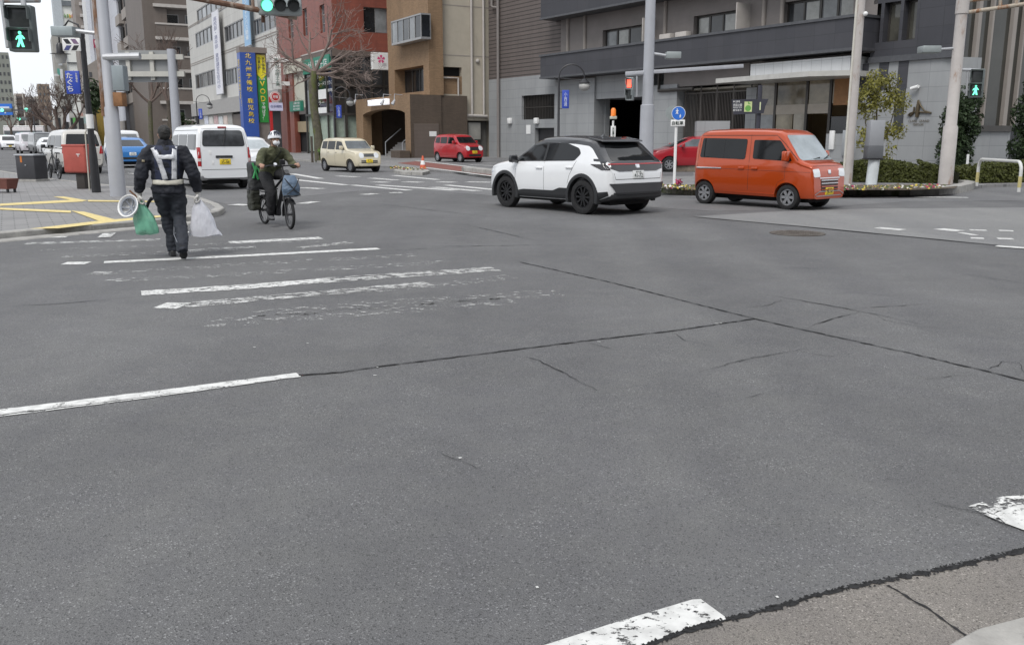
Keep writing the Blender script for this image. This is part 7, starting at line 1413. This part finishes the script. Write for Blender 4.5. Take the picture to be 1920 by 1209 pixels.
b.build('frame', FRM, bk); b = MB(); b.tube([(0, .40, .97), (0, .37, 1.06), (0, .36, 1.09)], .018, 10); b.tube([(-.30, .27, 1.09), (-.2, .31, 1.10), (0, .37, 1.09), (.2, .31, 1.10), (.30, .27, 1.09)], .013, 10); hb = b.build('handlebar', FRM, bk)
for s_ in (-1, 1): b = MB(); b.tube([(s_*.30, .27, 1.09), (s_*.39, .22, 1.085)], .019, 10); b.build('grip', TYRE, hb); b = MB(); b.tube([(s_*.25, .32, 1.09), (s_*.33, .31, 1.07), (s_*.37, .29, 1.06)], .006, 6); b.build('brake_lever', FRM, hb)
MB().box(-.05, .05, -.15, .12, .2, .4).build('motor', FRM, bk, bevel=.03); MB().box(-.045, .045, -.26, -.12, .36, .72, Matrix.Rotation(R(0), 4, 'X')).build('battery', mat('battery_case', (.03, .03, .035), .4), bk, bevel=.02)
b = MB(); b.tube([(0, -.24, .84), (0, -.26, .9)], .014, 8); b.loft([[(x*w_, y, z_) for x, z_ in ((-1, .90), (1, .90), (.8, .945), (-.8, .945))] for y, w_ in ((-.40, .06), (-.36, .09), (-.26, .085), (-.16, .045), (-.1, .025))]); b.build('saddle', TRIM, bk, bevel=.01)
for s_, dz, dy in ((1, -.16, .03), (-1, .16, -.03)): b = MB(); b.tube([(s_*.06, 0, .3), (s_*.075, dy, .3+dz)], .011, 8); b.box(s_*.13-.05, s_*.13+.05, dy-.04, dy+.04, .29+dz, .31+dz); b.build('pedal', FRM, bk, smooth=0)
b = MB(); n = 14; b.loft([[( x, .61+.285*math.cos(a), .262+.285*math.sin(a)) for x in (-.03, .03)]+[(x, .61+.279*math.cos(a), .262+.279*math.sin(a)) for x in (.03, -.03)] for a in [R(40)+R(150)*k/n for k in range(n+1)]]); b.build('mudguard', FRM, bk)
b = MB(); b.loft([[( x, -.6+.285*math.cos(a), .262+.285*math.sin(a)) for x in (-.03, .03)]+[(x, -.6+.279*math.cos(a), .262+.279*math.sin(a)) for x in (.03, -.03)] for a in [R(0)+R(170)*k/n for k in range(n+1)]]); b.build('mudguard', FRM, bk)
b = MB(); b.tube([(0, .50, 1.0), (0, .56, 1.0)], [.03, .036], 14); b.build('front_lamp', CHROME, bk); MB().box(-.05, .05, .36, .40, 1.11, 1.20).build('phone', FRM, bk, bevel=.01); b = MB(); b.tube([(.12, .33, 1.10), (.12, .36, 1.13)], .03, 12); b.build('bell', CHROME, bk)
FBAG = mat('blue_grey_bag', (.11, .16, .23), .6, 0, .15, 6, bump=.4, bs=12); t = thing('front_bag', 'blue-grey roll bag strapped on the front of the bicycle', 'bag', bk.location+Matrix.Rotation(rzb, 3, 'Z') @ Vector((0, .70, .57)), rzb); b = MB()
b.loft([ell((0, 0, 0), .09, .07), ell((0, 0, .02), .145, .105), ell((0, .01, .14), .165, .12), ell((0, 0, .26), .14, .10), ell((0, -.02, .34), .11, .05), ell((0, -.02, .37), .1, .02)]); fb = soft(b, 'sack', FBAG, t, .01, 3, .008, 9)
b = MB()
for s_ in (-1, 1): b.tube([(s_*.13, .07, .32), (s_*.05, .13, .2), (s_*-.02, .135, .12), (s_*-.12, .11, .05)], .009, 6)
b.tube([(-.15, .06, .03), (0, .125, .02), (.15, .06, .03)], .012, 6); b.build('strap', TRIM, t)
OBAG = mat('olive_black_bag', (.020, .022, .014), .6, 0, .3, 6, bump=.5, bs=10); bl = lambda v: bk.location+Matrix.Rotation(rzb, 3, 'Z') @ Vector(v)
for s_, lab in ((1, 'dark olive pannier hanging on the near side of the bicycle\'s rear wheel'), (-1, 'dark olive pannier hanging on the far side of the bicycle\'s rear wheel')):
    t = thing('pannier', lab, 'bag', bl((s_*.17, -.66, .26)), rzb); b = MB(); b.box(-.085, .085, -.14, .14, .0, .38); bmesh.ops.bevel(b.bm, geom=b.bm.edges[:], offset=.03, segments=2, affect='EDGES', profile=.5); soft(b, 'sack', OBAG, t, .012, 3, .012, 8); b = MB(); b.box(-.09, .09, -.02, .02, .30, .405); b.box(-.088, .088, -.145, .145, .375, .395); b.build('roll_top', TRIM, t, bevel=.008)
t = thing('rear_bag', 'black rear bag with bright green cross straps behind the cyclist', 'bag', bl((.06, -.66, .63)), rzb); b = MB(); b.box(-.17, .17, -.15, .15, 0, .52); bmesh.ops.bevel(b.bm, geom=b.bm.edges[:], offset=.05, segments=2, affect='EDGES', profile=.5); soft(b, 'sack', TRIM, t, .014, 3, .01, 7); GRN = mat('neon_green', (.05, .30, .10), .6, 0, .1); b = MB()
for P in ([(.06, .15, .2), (.10, .168, .32), (.15, .15, .5)], [(.15, .15, .22), (.12, .165, .32), (.06, .15, .5)], [(.02, .155, .3), (.06, .16, .4), (.03, .15, .5)]): b.tube(P, .02, 6)
b.build('strap', GRN, t)
rd_ = thing('person', 'cyclist in olive shirt, white helmet and white face mask facing us', 'person', (mid.x, mid.y, 0), rzb); hc = Vector((0, .08, 1.545))
AR = lambda s, k=0.: [(s*.12, -.03, 1.33, .06+k), (s*.195, -.02, 1.31, .058+k), (s*.265, .05, 1.2, .046+k), (s*.30, .10, 1.115, .040+k), (s*.32, .19, 1.10, .034+k*.8), (s*.335, .245, 1.10, .027+k*.4)]
RL = [(.09, -.24, .93, .09), (.125, -.02, .78, .082), (.13, .13, .62, .058), (.125, .08, .42, .052), (.125, .0, .22, .036), (.125, .0, .185, .034)]
LL = [(-.09, -.24, .93, .09), (-.14, .0, .92, .082), (-.15, .2, .86, .058), (-.14, .16, .68, .052), (-.13, .03, .53, .036), (-.13, .02, .50, .034)]
b = MB(); limb(b, RL); limb(b, LL); limb(b, AR(1)); limb(b, AR(-1)); b.loft([ell((0, -.24, .86), .14, .11), ell((0, -.23, .95), .145, .11), ell((0, -.16, 1.1), .14, .10), ell((0, -.08, 1.25), .155, .10), ell((0, -.03, 1.33), .14, .085), ell((0, .0, 1.40), .07, .06)]); limb(b, [(0, -.01, 1.35, .055), (0, .03, 1.43, .05), (0, .06, 1.5, .05)]); head(b, hc, 0)
for s_ in (-1, 1): fist(b, (s_*.345, .25, 1.10), Matrix.Rotation(R(90), 3, 'X') @ Matrix.Rotation(R(s_*20), 3, 'Z'), 1.0, s_, .010)
soft(b, 'body', SKIN, rd_, .009, 2)
b = MB(); b.loft([ell((0, -.23, .90), .185, .135), ell((0, -.23, .97), .195, .14), ell((0, -.16, 1.1), .195, .135), ell((0, -.08, 1.25), .215, .13), ell((0, -.03, 1.34), .185, .108), ell((0, .005, 1.395), .085, .075), ell((0, .02, 1.43), .068, .062)])
for s_ in (-1, 1): limb(b, [(s_*.1, -.04, 1.33, .08), (s_*.195, -.02, 1.315, .083), (s_*.268, .05, 1.2, .074), (s_*.305, .10, 1.115, .066), (s_*.318, .17, 1.10, .054), (s_*.322, .2, 1.10, .047)])
sht = soft(b, 'shirt', OLIVE, rd_, .011, 3, .016, 9)
b = MB(); b.loft([ell((0, -.24, .84), .15, .125), ell((0, -.24, .92), .165, .13), ell((0, -.22, 1.0), .15, .12)]); limb(b, [(.09, -.24, .93, .12), (.125, -.02, .78, .112), (.13, .12, .62, .09), (.125, .08, .42, .083), (.125, .02, .25, .066), (.125, .01, .225, .056)]); limb(b, [(-.09, -.24, .93, .105), (-.14, .0, .92, .095), (-.15, .19, .86, .075), (-.14, .16, .68, .07), (-.13, .06, .56, .058), (-.13, .05, .54, .056)]); soft(b, 'trousers', BLKC, rd_, .012, 4, .010, 9)
GSH = mat('grey_shoe', (.10, .10, .105), .7, 0, .2, 8); shoe(rd_, (.135, .15, .14), (.125, -.08, .15), (0, 0, 1), GSH); shoe(rd_, (-.14, .16, .47), (-.13, -.06, .49), (0, 0, 1), GSH)
sb = bmesh.new(); sb.from_mesh(sht.data); SB = BVHTree.FromBMesh(sb); sb.free(); tape('shoulder_strap', [(-.13, 1.36), (-.02, 1.22), (.1, 1.06)], .028, mat('dark_strap', (.03, .035, .02), .7), rd_, SB, .006, 2)
b = MB(); rings = []
for k in range(10):
    a = R(86)*k/9+R(4); rings.append([hc+Vector((.112*math.sin(a)*math.cos(t_), .142*math.sin(a)*math.sin(t_)-.005, .142*math.cos(a)+.015+(.018*math.sin(t_)*math.sin(a)))) for t_ in [2*math.pi*j/28 for j in range(28)]])
b.loft(rings); hl = b.build('helmet', mat('helmet_white', (.75, .76, .80), .3, coat=.5, var=.03), rd_, smooth=60); b = MB()
for x0_ in (-.062, -.022, .022, .062):
    P = []
    for k in range(5): a = R(30+k*11); t_ = R(90)-x0_*7; P.append(hc+Vector((.116*math.sin(a)*math.cos(t_), .146*math.sin(a)*math.sin(t_)-.005, .146*math.cos(a)+.015+.018*math.sin(t_)*math.sin(a))))
    b.tube(P, [.004, .011, .013, .011, .004], 8)
for s_ in (-1, 1):
    for t0 in (5, 30): b.tube([hc+Vector((s_*.116*math.sin(R(a))*math.cos(R(t0)), .146*math.sin(R(a))*math.sin(R(t0)), .147*math.cos(R(a))+.017)) for a in (42, 55, 68)], [.004, .012, .004], 8)
b.build('vent', mat('vent_navy', (.02, .025, .05), .6), hl)
b = MB(); b.ball(hc+Vector((0, .075, -.055)), .062, (1.0, .72, .82), 16); b.build('face_mask', mat('mask_white', (.74, .75, .77), .8, 0, .05, 30, bump=.3, bs=50), rd_); b = MB()
for s_ in (-1, 1): b.tube([hc+Vector((s_*.055, .075, -.035)), hc+Vector((s_*.08, .0, -.01))], .003, 5)
b.build('mask_loop', WHITE, rd_)
for s_ in (-1, 1): b = MB(); b.ball(hc+Vector((s_*.03, .089, .012)), .011, (1.3, .6, .6), 10); b.build('eye', mat('eye_dark', (.02, .015, .012), .2, var=0), rd_)
b = MB()
for s_ in (-1, 1): b.tube([hc+Vector((s_*.05, .084, .03)), hc+Vector((s_*.032, .093, .034)), hc+Vector((s_*.016, .096, .03))], .005, 6)
b.build('eyebrow', HAIR, rd_); b = MB()
for s_ in (-1, 1): b.ball(hc+Vector((s_*.068, -.01, .02)), .035, (.5, 1.3, 1.2), 10)
b.ball(hc+Vector((0, -.05, -.02)), .075, (.95, .7, .9), 12); b.build('hair', HAIR, rd_); b = MB()
for s_ in (-1, 1): b.tube([hc+Vector((s_*.082, .02, .03)), hc+Vector((s_*.06, .05, -.08)), hc+Vector((0, .06, -.115))], .0045, 5)
b.build('chin_strap', TRIM, hl)
# a bicycle left beside the utility cabinet
pb = copy_tree(bk); pb['label'] = 'parked black bicycle leaning beside the utility cabinet at the kerb'; q = G(90, 337, .1); pb.location = (q.x, q.y+.5, .1); pb.rotation_euler = (0, R(5), R(40))
# ------------------------------------------------------------------ buildings up the left-hand street
def tower(name, label, u0, u1, vt, Y, m, depth=18., rz=None, floors=0, win=None, v0=262, side=None):
    """block whose near corner shows at u1 (right) or u0; stands on its own ground at distance Y"""
    p, q = Q(u0, 200, Y), Q(u1, 200, Y); H = Q((u0+u1)/2, vt, Y).z; W_ = (q-p).length
    t = thing(name, label, 'building', (p.x, Y, 0), rz if rz is not None else 0); MB().box(0, W_, 0, depth, BOT, H).build('wall', m, t, smooth=0); t['w'] = W_; t['h'] = H; return t
AZS = math.atan2(-NN.y, -NN.x)
# brown apartment block: side wall to us, balconies along it
FA = Facade((NN*20.3+DD*150)[:2], NN); ta_ = thing('apartment_building', 'tall brown tiled apartment block with a balcony on each floor, left of the pale office', 'building', (*(NN*20.3+DD*150).xy, 0), FA.rz)
ax0, ax1 = FA.x(275, 120), FA.x(378, 120); L_ = ax1-ax0
MB().box(ax0, ax1+6, 1.6, 16, BOT, 46).build('wall', TAUPE_W, ta_, smooth=0)
b = MB(); b.box(ax0-.02, ax0+2.6, 0, 20, BOT, 46); b.build('corner_tower', BROWN_APT, ta_, smooth=0)
zb0 = FA.z(325, 135); st_ = FA.z(325, 75)-FA.z(325, 135); ph = FA.z(325, 48)-FA.z(325, 75)
for k in range(-2, 5):
    z_ = zb0+k*st_; xa, xb = ax0+1.7, ax1+2
    if z_ < -1: continue
    pb_ = MB().box(xa, xb, -.3, .1, z_+.35, z_+ph).build('balcony', BROWN_APT, ta_, smooth=0); b = MB(); b.box(xa-.2, xb, -.5, 1.6, z_-.1, z_+.35); b.box(xa-.1, xb, -.4, .15, z_+ph, z_+ph+.25); b.build('slab', PALE_TRIM, pb_, smooth=0)
    for xw, ww, g_ in ((ax0+3.0, 2.2, 0), (ax0+6.4, 3.0, 2)): wq = MB().box(xw-.12, xw+ww+.12, 1.52, 1.62, z_+ph-.2, z_+ph+1.75).build('window', ALU, ta_, smooth=0); MB().box(xw, xw+ww, 1.48, 1.53, z_+ph-.1, z_+ph+1.65).build('pane', GLASS[g_], wq, smooth=0)
# its long face along the street: stepped bays
FA2 = Facade((NN*20.3+DD*150)[:2], -DD); xw0 = FA2.x(222, 120)
def in_ta(p): return None
MD = Matrix.Rotation(FA2.rz-FA.rz, 4, 'Z')
b = MB(); b.box(xw0, -.05, .6, 3, BOT, 46, MD); b.build('street_wall', BROWN_APT, ta_, smooth=0)
nb = 4
for k in range(nb):
    xa, xb = xw0*(k+.15)/nb, xw0*(k+.75)/nb
    for j in range(-1, 6):
        z_ = zb0+.8+j*st_; pb_ = MB().box(xb, xa, -.2, .6, z_, z_+ph*.8, MD).build('balcony', TAUPE, ta_, smooth=0); MB().box(xb+.1, xa-.1, .3, .62, z_+ph*.8, z_+st_-.6, MD).build('recess', VOID, pb_, smooth=0)
# lavender panelled block behind the mast, then the white stair tower and the taupe block
def street_block(name, label, n_off, u_near, u_far, vt, m, dep=12, vn=100):
    """block whose street face runs from u_near (near end) to u_far along the street at offset n_off"""
    rho = lambda u: ray(u, vn).x/ray(u, vn).y
    def on(u): r = rho(u); y = n_off/(NN.x*r+NN.y); return Vector((r*y, y, 0))
    A_, B_ = on(u_near), on(u_far); H = Q(u_near, vt, A_.y).z; F_ = Facade(A_[:2], A_-B_); t = thing(name, label, 'building', (A_.x, A_.y, 0), F_.rz); L_ = (A_-B_).length
    MB().box(-L_, 0, 0, dep, BOT, H).build('wall', m, t, smooth=0); return t, F_, L_, H
tl, Fl, Ll, Hl = street_block('panelled_building', 'pale lavender panelled block rising behind the grey mast', 20.3, 226, 201, -60, LAV, 9)
b = MB(); b.box(-Ll, .02, -.3, .0, 0, 4.5); b.build('ground_floor', TAUPE, tl, smooth=0)
WST = mat('white_stair', (.62, .62, .62), .7, var=.06)
def wins(t, L_, H, rows, cols, m, zlo=3., fr=.6, y=-.05, name='window', bal=None, fz=.5):
    for j in range(rows):
        z_ = zlo+(H-zlo)*(j+.25)/rows; hh = (H-zlo)/rows*fz
        for k in range(cols):
            xa = -L_+L_*(k+.5-fr/2)/cols; o = MB().box(xa, xa+L_/cols*fr, y, .1, z_, z_+hh).build(name, m, t, smooth=0)
            if bal: MB().box(xa-.3, xa+L_/cols*fr+.3, y-1., y-.02, z_-hh*.35, z_+hh*.25).build('balcony', bal, t, smooth=0)
YT = Q(186, 250, 150)
LF = None
def front_block(name, label, u0, u1, vt, Y, m, dep=14., rz=0., vb=None):
    global LF
    rz = R(28); vm = 40 if vt < 100 else 215; p = Q(u0, vm, Y); LF = Facade((p.x, Y), (math.cos(rz), math.sin(rz))); H = LF.z((u0+u1)/2, vt); t = thing(name, label, 'building', (p.x, Y, 0), rz); W_ = LF.x(u1, vm); MB().box(0, W_, 0, dep, BOT, H).build('wall', m, t, smooth=0); return t, W_, H
def fwins(t, W_, H, rows, cols, m, zlo=2, fr=.55, fz=.5, bal=None, x0=0., name='window'):
    for j in range(rows):
        z_ = zlo+(H-zlo)*(j+.25)/rows; hh = (H-zlo)/rows*fz
        for k in range(cols):
            xa = x0+(W_-x0)*(k+.5-fr/2)/cols; MB().box(xa, xa+(W_-x0)/cols*fr, -.06, .1, z_, z_+hh).build(name, m, t, smooth=0)
        if bal: MB().box(x0, W_, -1.2, -.05, z_-hh*.45, z_+hh*.15).build('balcony', bal, t, smooth=0)
t, W_, H = front_block('stair_building', 'narrow white block with a red parking sign, left of the grey mast', 163, 204, -40, 185, WST, 10); fwins(t, W_, H, 9, 1, GLASS[1], 18, .12, .5); MB().box(W_*.02, W_*.2, -.3, 0, 4, H).build('pipe', mat('pipe_white', (.62, .64, .68), .5), t, smooth=0)
r5 = lambda u, v: LF.at(u, v, 1.4); (xa, za), (xb, zb2) = r5(176, 90), r5(190, 75); sg = MB().box(xa, xb, -1.4, -1., za, zb2).build('parking_sign', mat('parking_red', (.30, .02, .06), .5), t, smooth=0); text(sg, 'P', xa+.25, xb-.6, za+.5, zb2-.2, -1.42, WHITE, bold=.03); text(sg, '24h', xa+.3, xb-.2, za+.12, za+.4, -1.42, WHITE)
t, W_, H = front_block('low_building', 'taupe plastered low block with an ochre ground floor behind the grey mast', 166, 208, 128, 160, TAUPE, 10, R(-6)); fwins(t, W_, H, 3, 2, GLASS[1], 7, .25, .4); MB().prism([(0, H), (W_, H), (W_, H+2.4)], 0, 10).build('sloped_roof', TAUPE, t, smooth=0); MB().box(W_*.25, W_*.98, -.4, 0, 0, LF.z(190, 203)).build('ochre_front', mat('ochre_wall', (.30, .21, .045), .8, var=.15), t, smooth=0)
t, W_, H = front_block('apartment_building', 'narrow brown-grey apartment block stacked with small balconies behind the black lamp post', 143, 174, -30, 215, mat('taupe_tile', (.24, .21, .19), .7, var=.1, vs=1), 14, R(-10)); fwins(t, W_, H, 13, 1, VOID, 3, .55, .45, PALE_TRIM, W_*.25)
t, W_, H = front_block('white_tower', 'white tower with an orange and green sign high up at the left', 110, 152, -60, 260, mat('tower_white', (.68, .68, .64), .7, var=.05), 16); MB().box(-1, W_*.2, -.4, 10, BOT, H+4).build('grey_flank', mat('flank_grey', (.42, .45, .47), .7), t, smooth=0)
r6 = lambda u, v: LF.at(u, v, .4); MB().box(W_*.2, W_+2, -.5, 0, r6(130, 12)[1], r6(130, 2)[1]).build('sign_band', GLASS[2], t, smooth=0); MB().box(W_*.2, W_+2, -.5, 0, r6(130, 118)[1]-.1, r6(130, 117)[1]).build('ledge', DGREY, t, smooth=0)
(xa, za), (xb, zb2) = r6(121, 34), r6(147, 28); n_ = 6
for k, (ch, c) in enumerate(zip('kobeya', ((.10, .22, .06), (.12, .25, .05), (.6, .35, .02), (.62, .14, .03), (.6, .12, .03), (.62, .38, .03)))): text(t, ch, xa+(xb-xa)*k/n_, xa+(xb-xa)*(k+.85)/n_, za, zb2, -.45, mat('letter_%d' % k, c, .6), bold=.06, th=.2)
MB().box((xa+xb)/2+.2, (xa+xb)/2+1., -.4, 0, zb2+.8, zb2+1.5).build('sign_dot', BLACK, t, smooth=0)
t, W_, H = front_block('grey_building', 'slim grey block hung with small white and green shop signs left of the white tower', 94, 118, 67, 230, mat('weathered_grey', (.36, .35, .32), .8, var=.15, vs=.6), 14, R(-8)); fwins(t, W_, H*.5, 3, 1, GLASS[1], 4, .5, .4)
for k, (u, v, w_, h_, c) in enumerate(((106, 141, 8, 4, (.65, .66, .66)), (104, 157, 6, 3, (.65, .66, .66)), (106, 172, 6, 3, (.62, .62, .6)), (110, 135, 5, 12, (.10, .34, .28)), (117, 155, 5, 50, (.66, .67, .69)), (113, 118, 7, 10, (.45, .48, .5)))):
    a_ = LF.rect(u-w_/2, v-h_/2, u+w_/2, v+h_/2, 1.2); MB().box(a_[0], a_[1], -1.2, -.6, a_[2], a_[3]).build('shop_sign', mat('shop_sign_%d' % k, c, .6, var=.1), t, smooth=0)
t, W_, H = front_block('brick_apartments', 'tan brown block beside the slim grey block far up the street', 76, 98, 158, 320, mat('tan_tile', (.22, .17, .13), .8, var=.15, vs=.4), 16, R(-8)); fwins(t, W_, H, 6, 3, GLASS[2], 6, .4, .4)
t, W_, H = front_block('low_shops', 'low pale shops along the far pavement behind the silver people carrier', 100, 172, 213, 150, mat('shop_pale', (.42, .41, .38), .8, var=.3, vs=.5), 8, R(-12)); fwins(t, W_, H, 1, 5, GLASS[1], .5, .7, .6)
for k, (u, v, w_, h_, c) in enumerate(((127, 220, 6, 18, (.75, .76, .8)), (140, 228, 6, 14, (.12, .38, .10)), (152, 215, 8, 6, (.5, .3, .25)), (160, 226, 5, 12, (.3, .42, .4)))):
    a_ = LF.rect(u-w_/2, v-h_/2, u+w_/2, v+h_/2, 3.2); MB().box(a_[0], a_[1], -3.2, -2.9, a_[2], a_[3]).build('shop_sign', mat('shop_board_%d' % k, c, .6, var=.15), t, smooth=0)
for (nm, lab, u0, u1, vt, Y, c, rws, cls) in (('office_building', 'greenish grey block at the far left edge of the view', -30, 9, 98, 240, (.25, .26, .23), 8, 5), ('office_building', 'dark grey tower standing behind the white slab at the far left', 9, 25, 149, 420, (.12, .13, .15), 8, 3), ('white_slab_building', 'narrow white slab in front of the dark grey tower', 9, 21, 172, 330, (.55, .56, .57), 0, 0),
    ('apartment_building', 'cream sliver of a block right of the dark grey tower', 25, 32, 178, 400, (.5, .47, .42), 0, 0), ('apartment_building', 'brown and cream apartment block with banded balconies at the far end of the street', 31, 51, 176, 500, (.30, .25, .22), 0, 0), ('apartment_building', 'paler low block to the right of the banded balconies at the end of the street', 51, 80, 182, 520, (.42, .40, .37), 5, 5), ('low_building', 'low grey brown buildings closing the end of the street above the bus', -20, 90, 214, 560, (.27, .24, .22), 2, 16)):
    t, W_, H = front_block(nm, lab, u0, u1, vt, Y, mat('far_wall_%d' % (u0+100), c, .85, var=.12, vs=.2), 20)
    if rws: fwins(t, W_, H, rws, cls, GLASS[1], 6, .5, .4)
    if 'banded' in lab:
        for j in range(8): MB().box(W_*.15, W_*.62, -1.5, 0, H*(.12+.11*j), H*(.165+.11*j)).build('balcony', mat('band_dark', (.09, .085, .085), .8), t, smooth=0)
        MB().box(-.2, W_*.14, -2, 0, 0, H).build('stair_shaft', mat('shaft_cream', (.5, .47, .42), .8), t, smooth=0); MB().box(W_*.7, W_*.8, -2, 0, 0, H*1.02).build('stair_shaft', mat('shaft_cream', (.5, .47, .42), .8), t, smooth=0)
# road sign and signals far up the street
q = Q(-10, 250, 120); t = thing('direction_sign', 'big blue overhead direction sign far up the street at the left edge', 'road sign', (q.x, 120, 0)); r7 = lambda u, v: (Q(u, v, 120).x-q.x, Q(u, v, 120).z); (xa, za), (xb, zb2) = r7(-12, 216), r7(22, 195)
bd = MB().box(xa, xb, -.1, .1, za, zb2).build('board', mat('road_sign_blue', (.03, .16, .60), .4, var=.04), t, smooth=0); b = MB(); b.box(xa+.4, xb-.3, -.14, -.1, za+(zb2-za)*.6, za+(zb2-za)*.75); b.box(xa+.8, xb-1.2, -.14, -.1, za+(zb2-za)*.25, za+(zb2-za)*.38); b.box(xb-1.0, xb-.8, -.14, -.1, za+.2, za+(zb2-za)*.6); b.build('arrow_marks', mat('sign_pale', (.6, .66, .75)), bd, smooth=0); b = MB(); b.cyl((xa-.5, .2, 0), (xa-.5, .2, zb2), .14); b.cyl((xa-.5, .2, zb2-.3), (xb, .2, zb2-.3), .1); b.build('post', STEEL, t)
for u, v, Y, lab in ((5, 207, 118, 'far green traffic light in front of the blue direction sign'), (50, 206, 135, 'far green traffic light on an arm above the bus'), (36, 223, 200, 'small far green traffic light low above the bus roof')):
    q = Q(u, v, Y); t = thing('traffic_light', lab, 'signal', (q.x, Y, q.z), 0, 'traffic lights far up the street'); s_ = Y/118*.24; MB().box(-s_, s_*5, -.1, .2, -s_, s_).build('housing', SIGH, t, bevel=.05); MB().disc((0, 0), s_*.85, -.16, -.1).build('lit_lens', LGB, t, smooth=0); b = MB(); b.box(s_*5, s_*16, .0, .12, -.1, .1); b.box(s_*15.7, s_*16, .0, .2, -q.z, .3); b.build('arm', DGREY, t, smooth=0)

# unseen blocks added behind the camera to darken car glass and the junction
for k, (o_, wd_, H, c, lab) in enumerate(((-42, 24, 17, (.20, .18, .16), 'tall brown block across the road behind the view, left end'), (-15, 22, 12, (.28, .27, .25), 'pale grey block across the road behind the view, middle'), (10, 26, 20, (.15, .145, .14), 'dark grey block across the road behind the view, right end'))):
    p = NN*o_-DD*11; t = thing('reflection_block', lab, 'building', (p.x, p.y, 0), math.atan2(NN.y, NN.x)); MB().box(0, wd_, -14, 0, BOT, H).build('wall', mat('reflection_block_wall_%d' % k, c, .8, var=.12, vs=.5), t, smooth=0)
    for j in range(int(H/3.2)):
        for i in range(int(wd_/4)): MB().box(1+i*4, 3.6+i*4, -.05, .06, j*3.2+1, j*3.2+2.6).build('window', GLASS[(i*3+j) % 4], t, smooth=0)
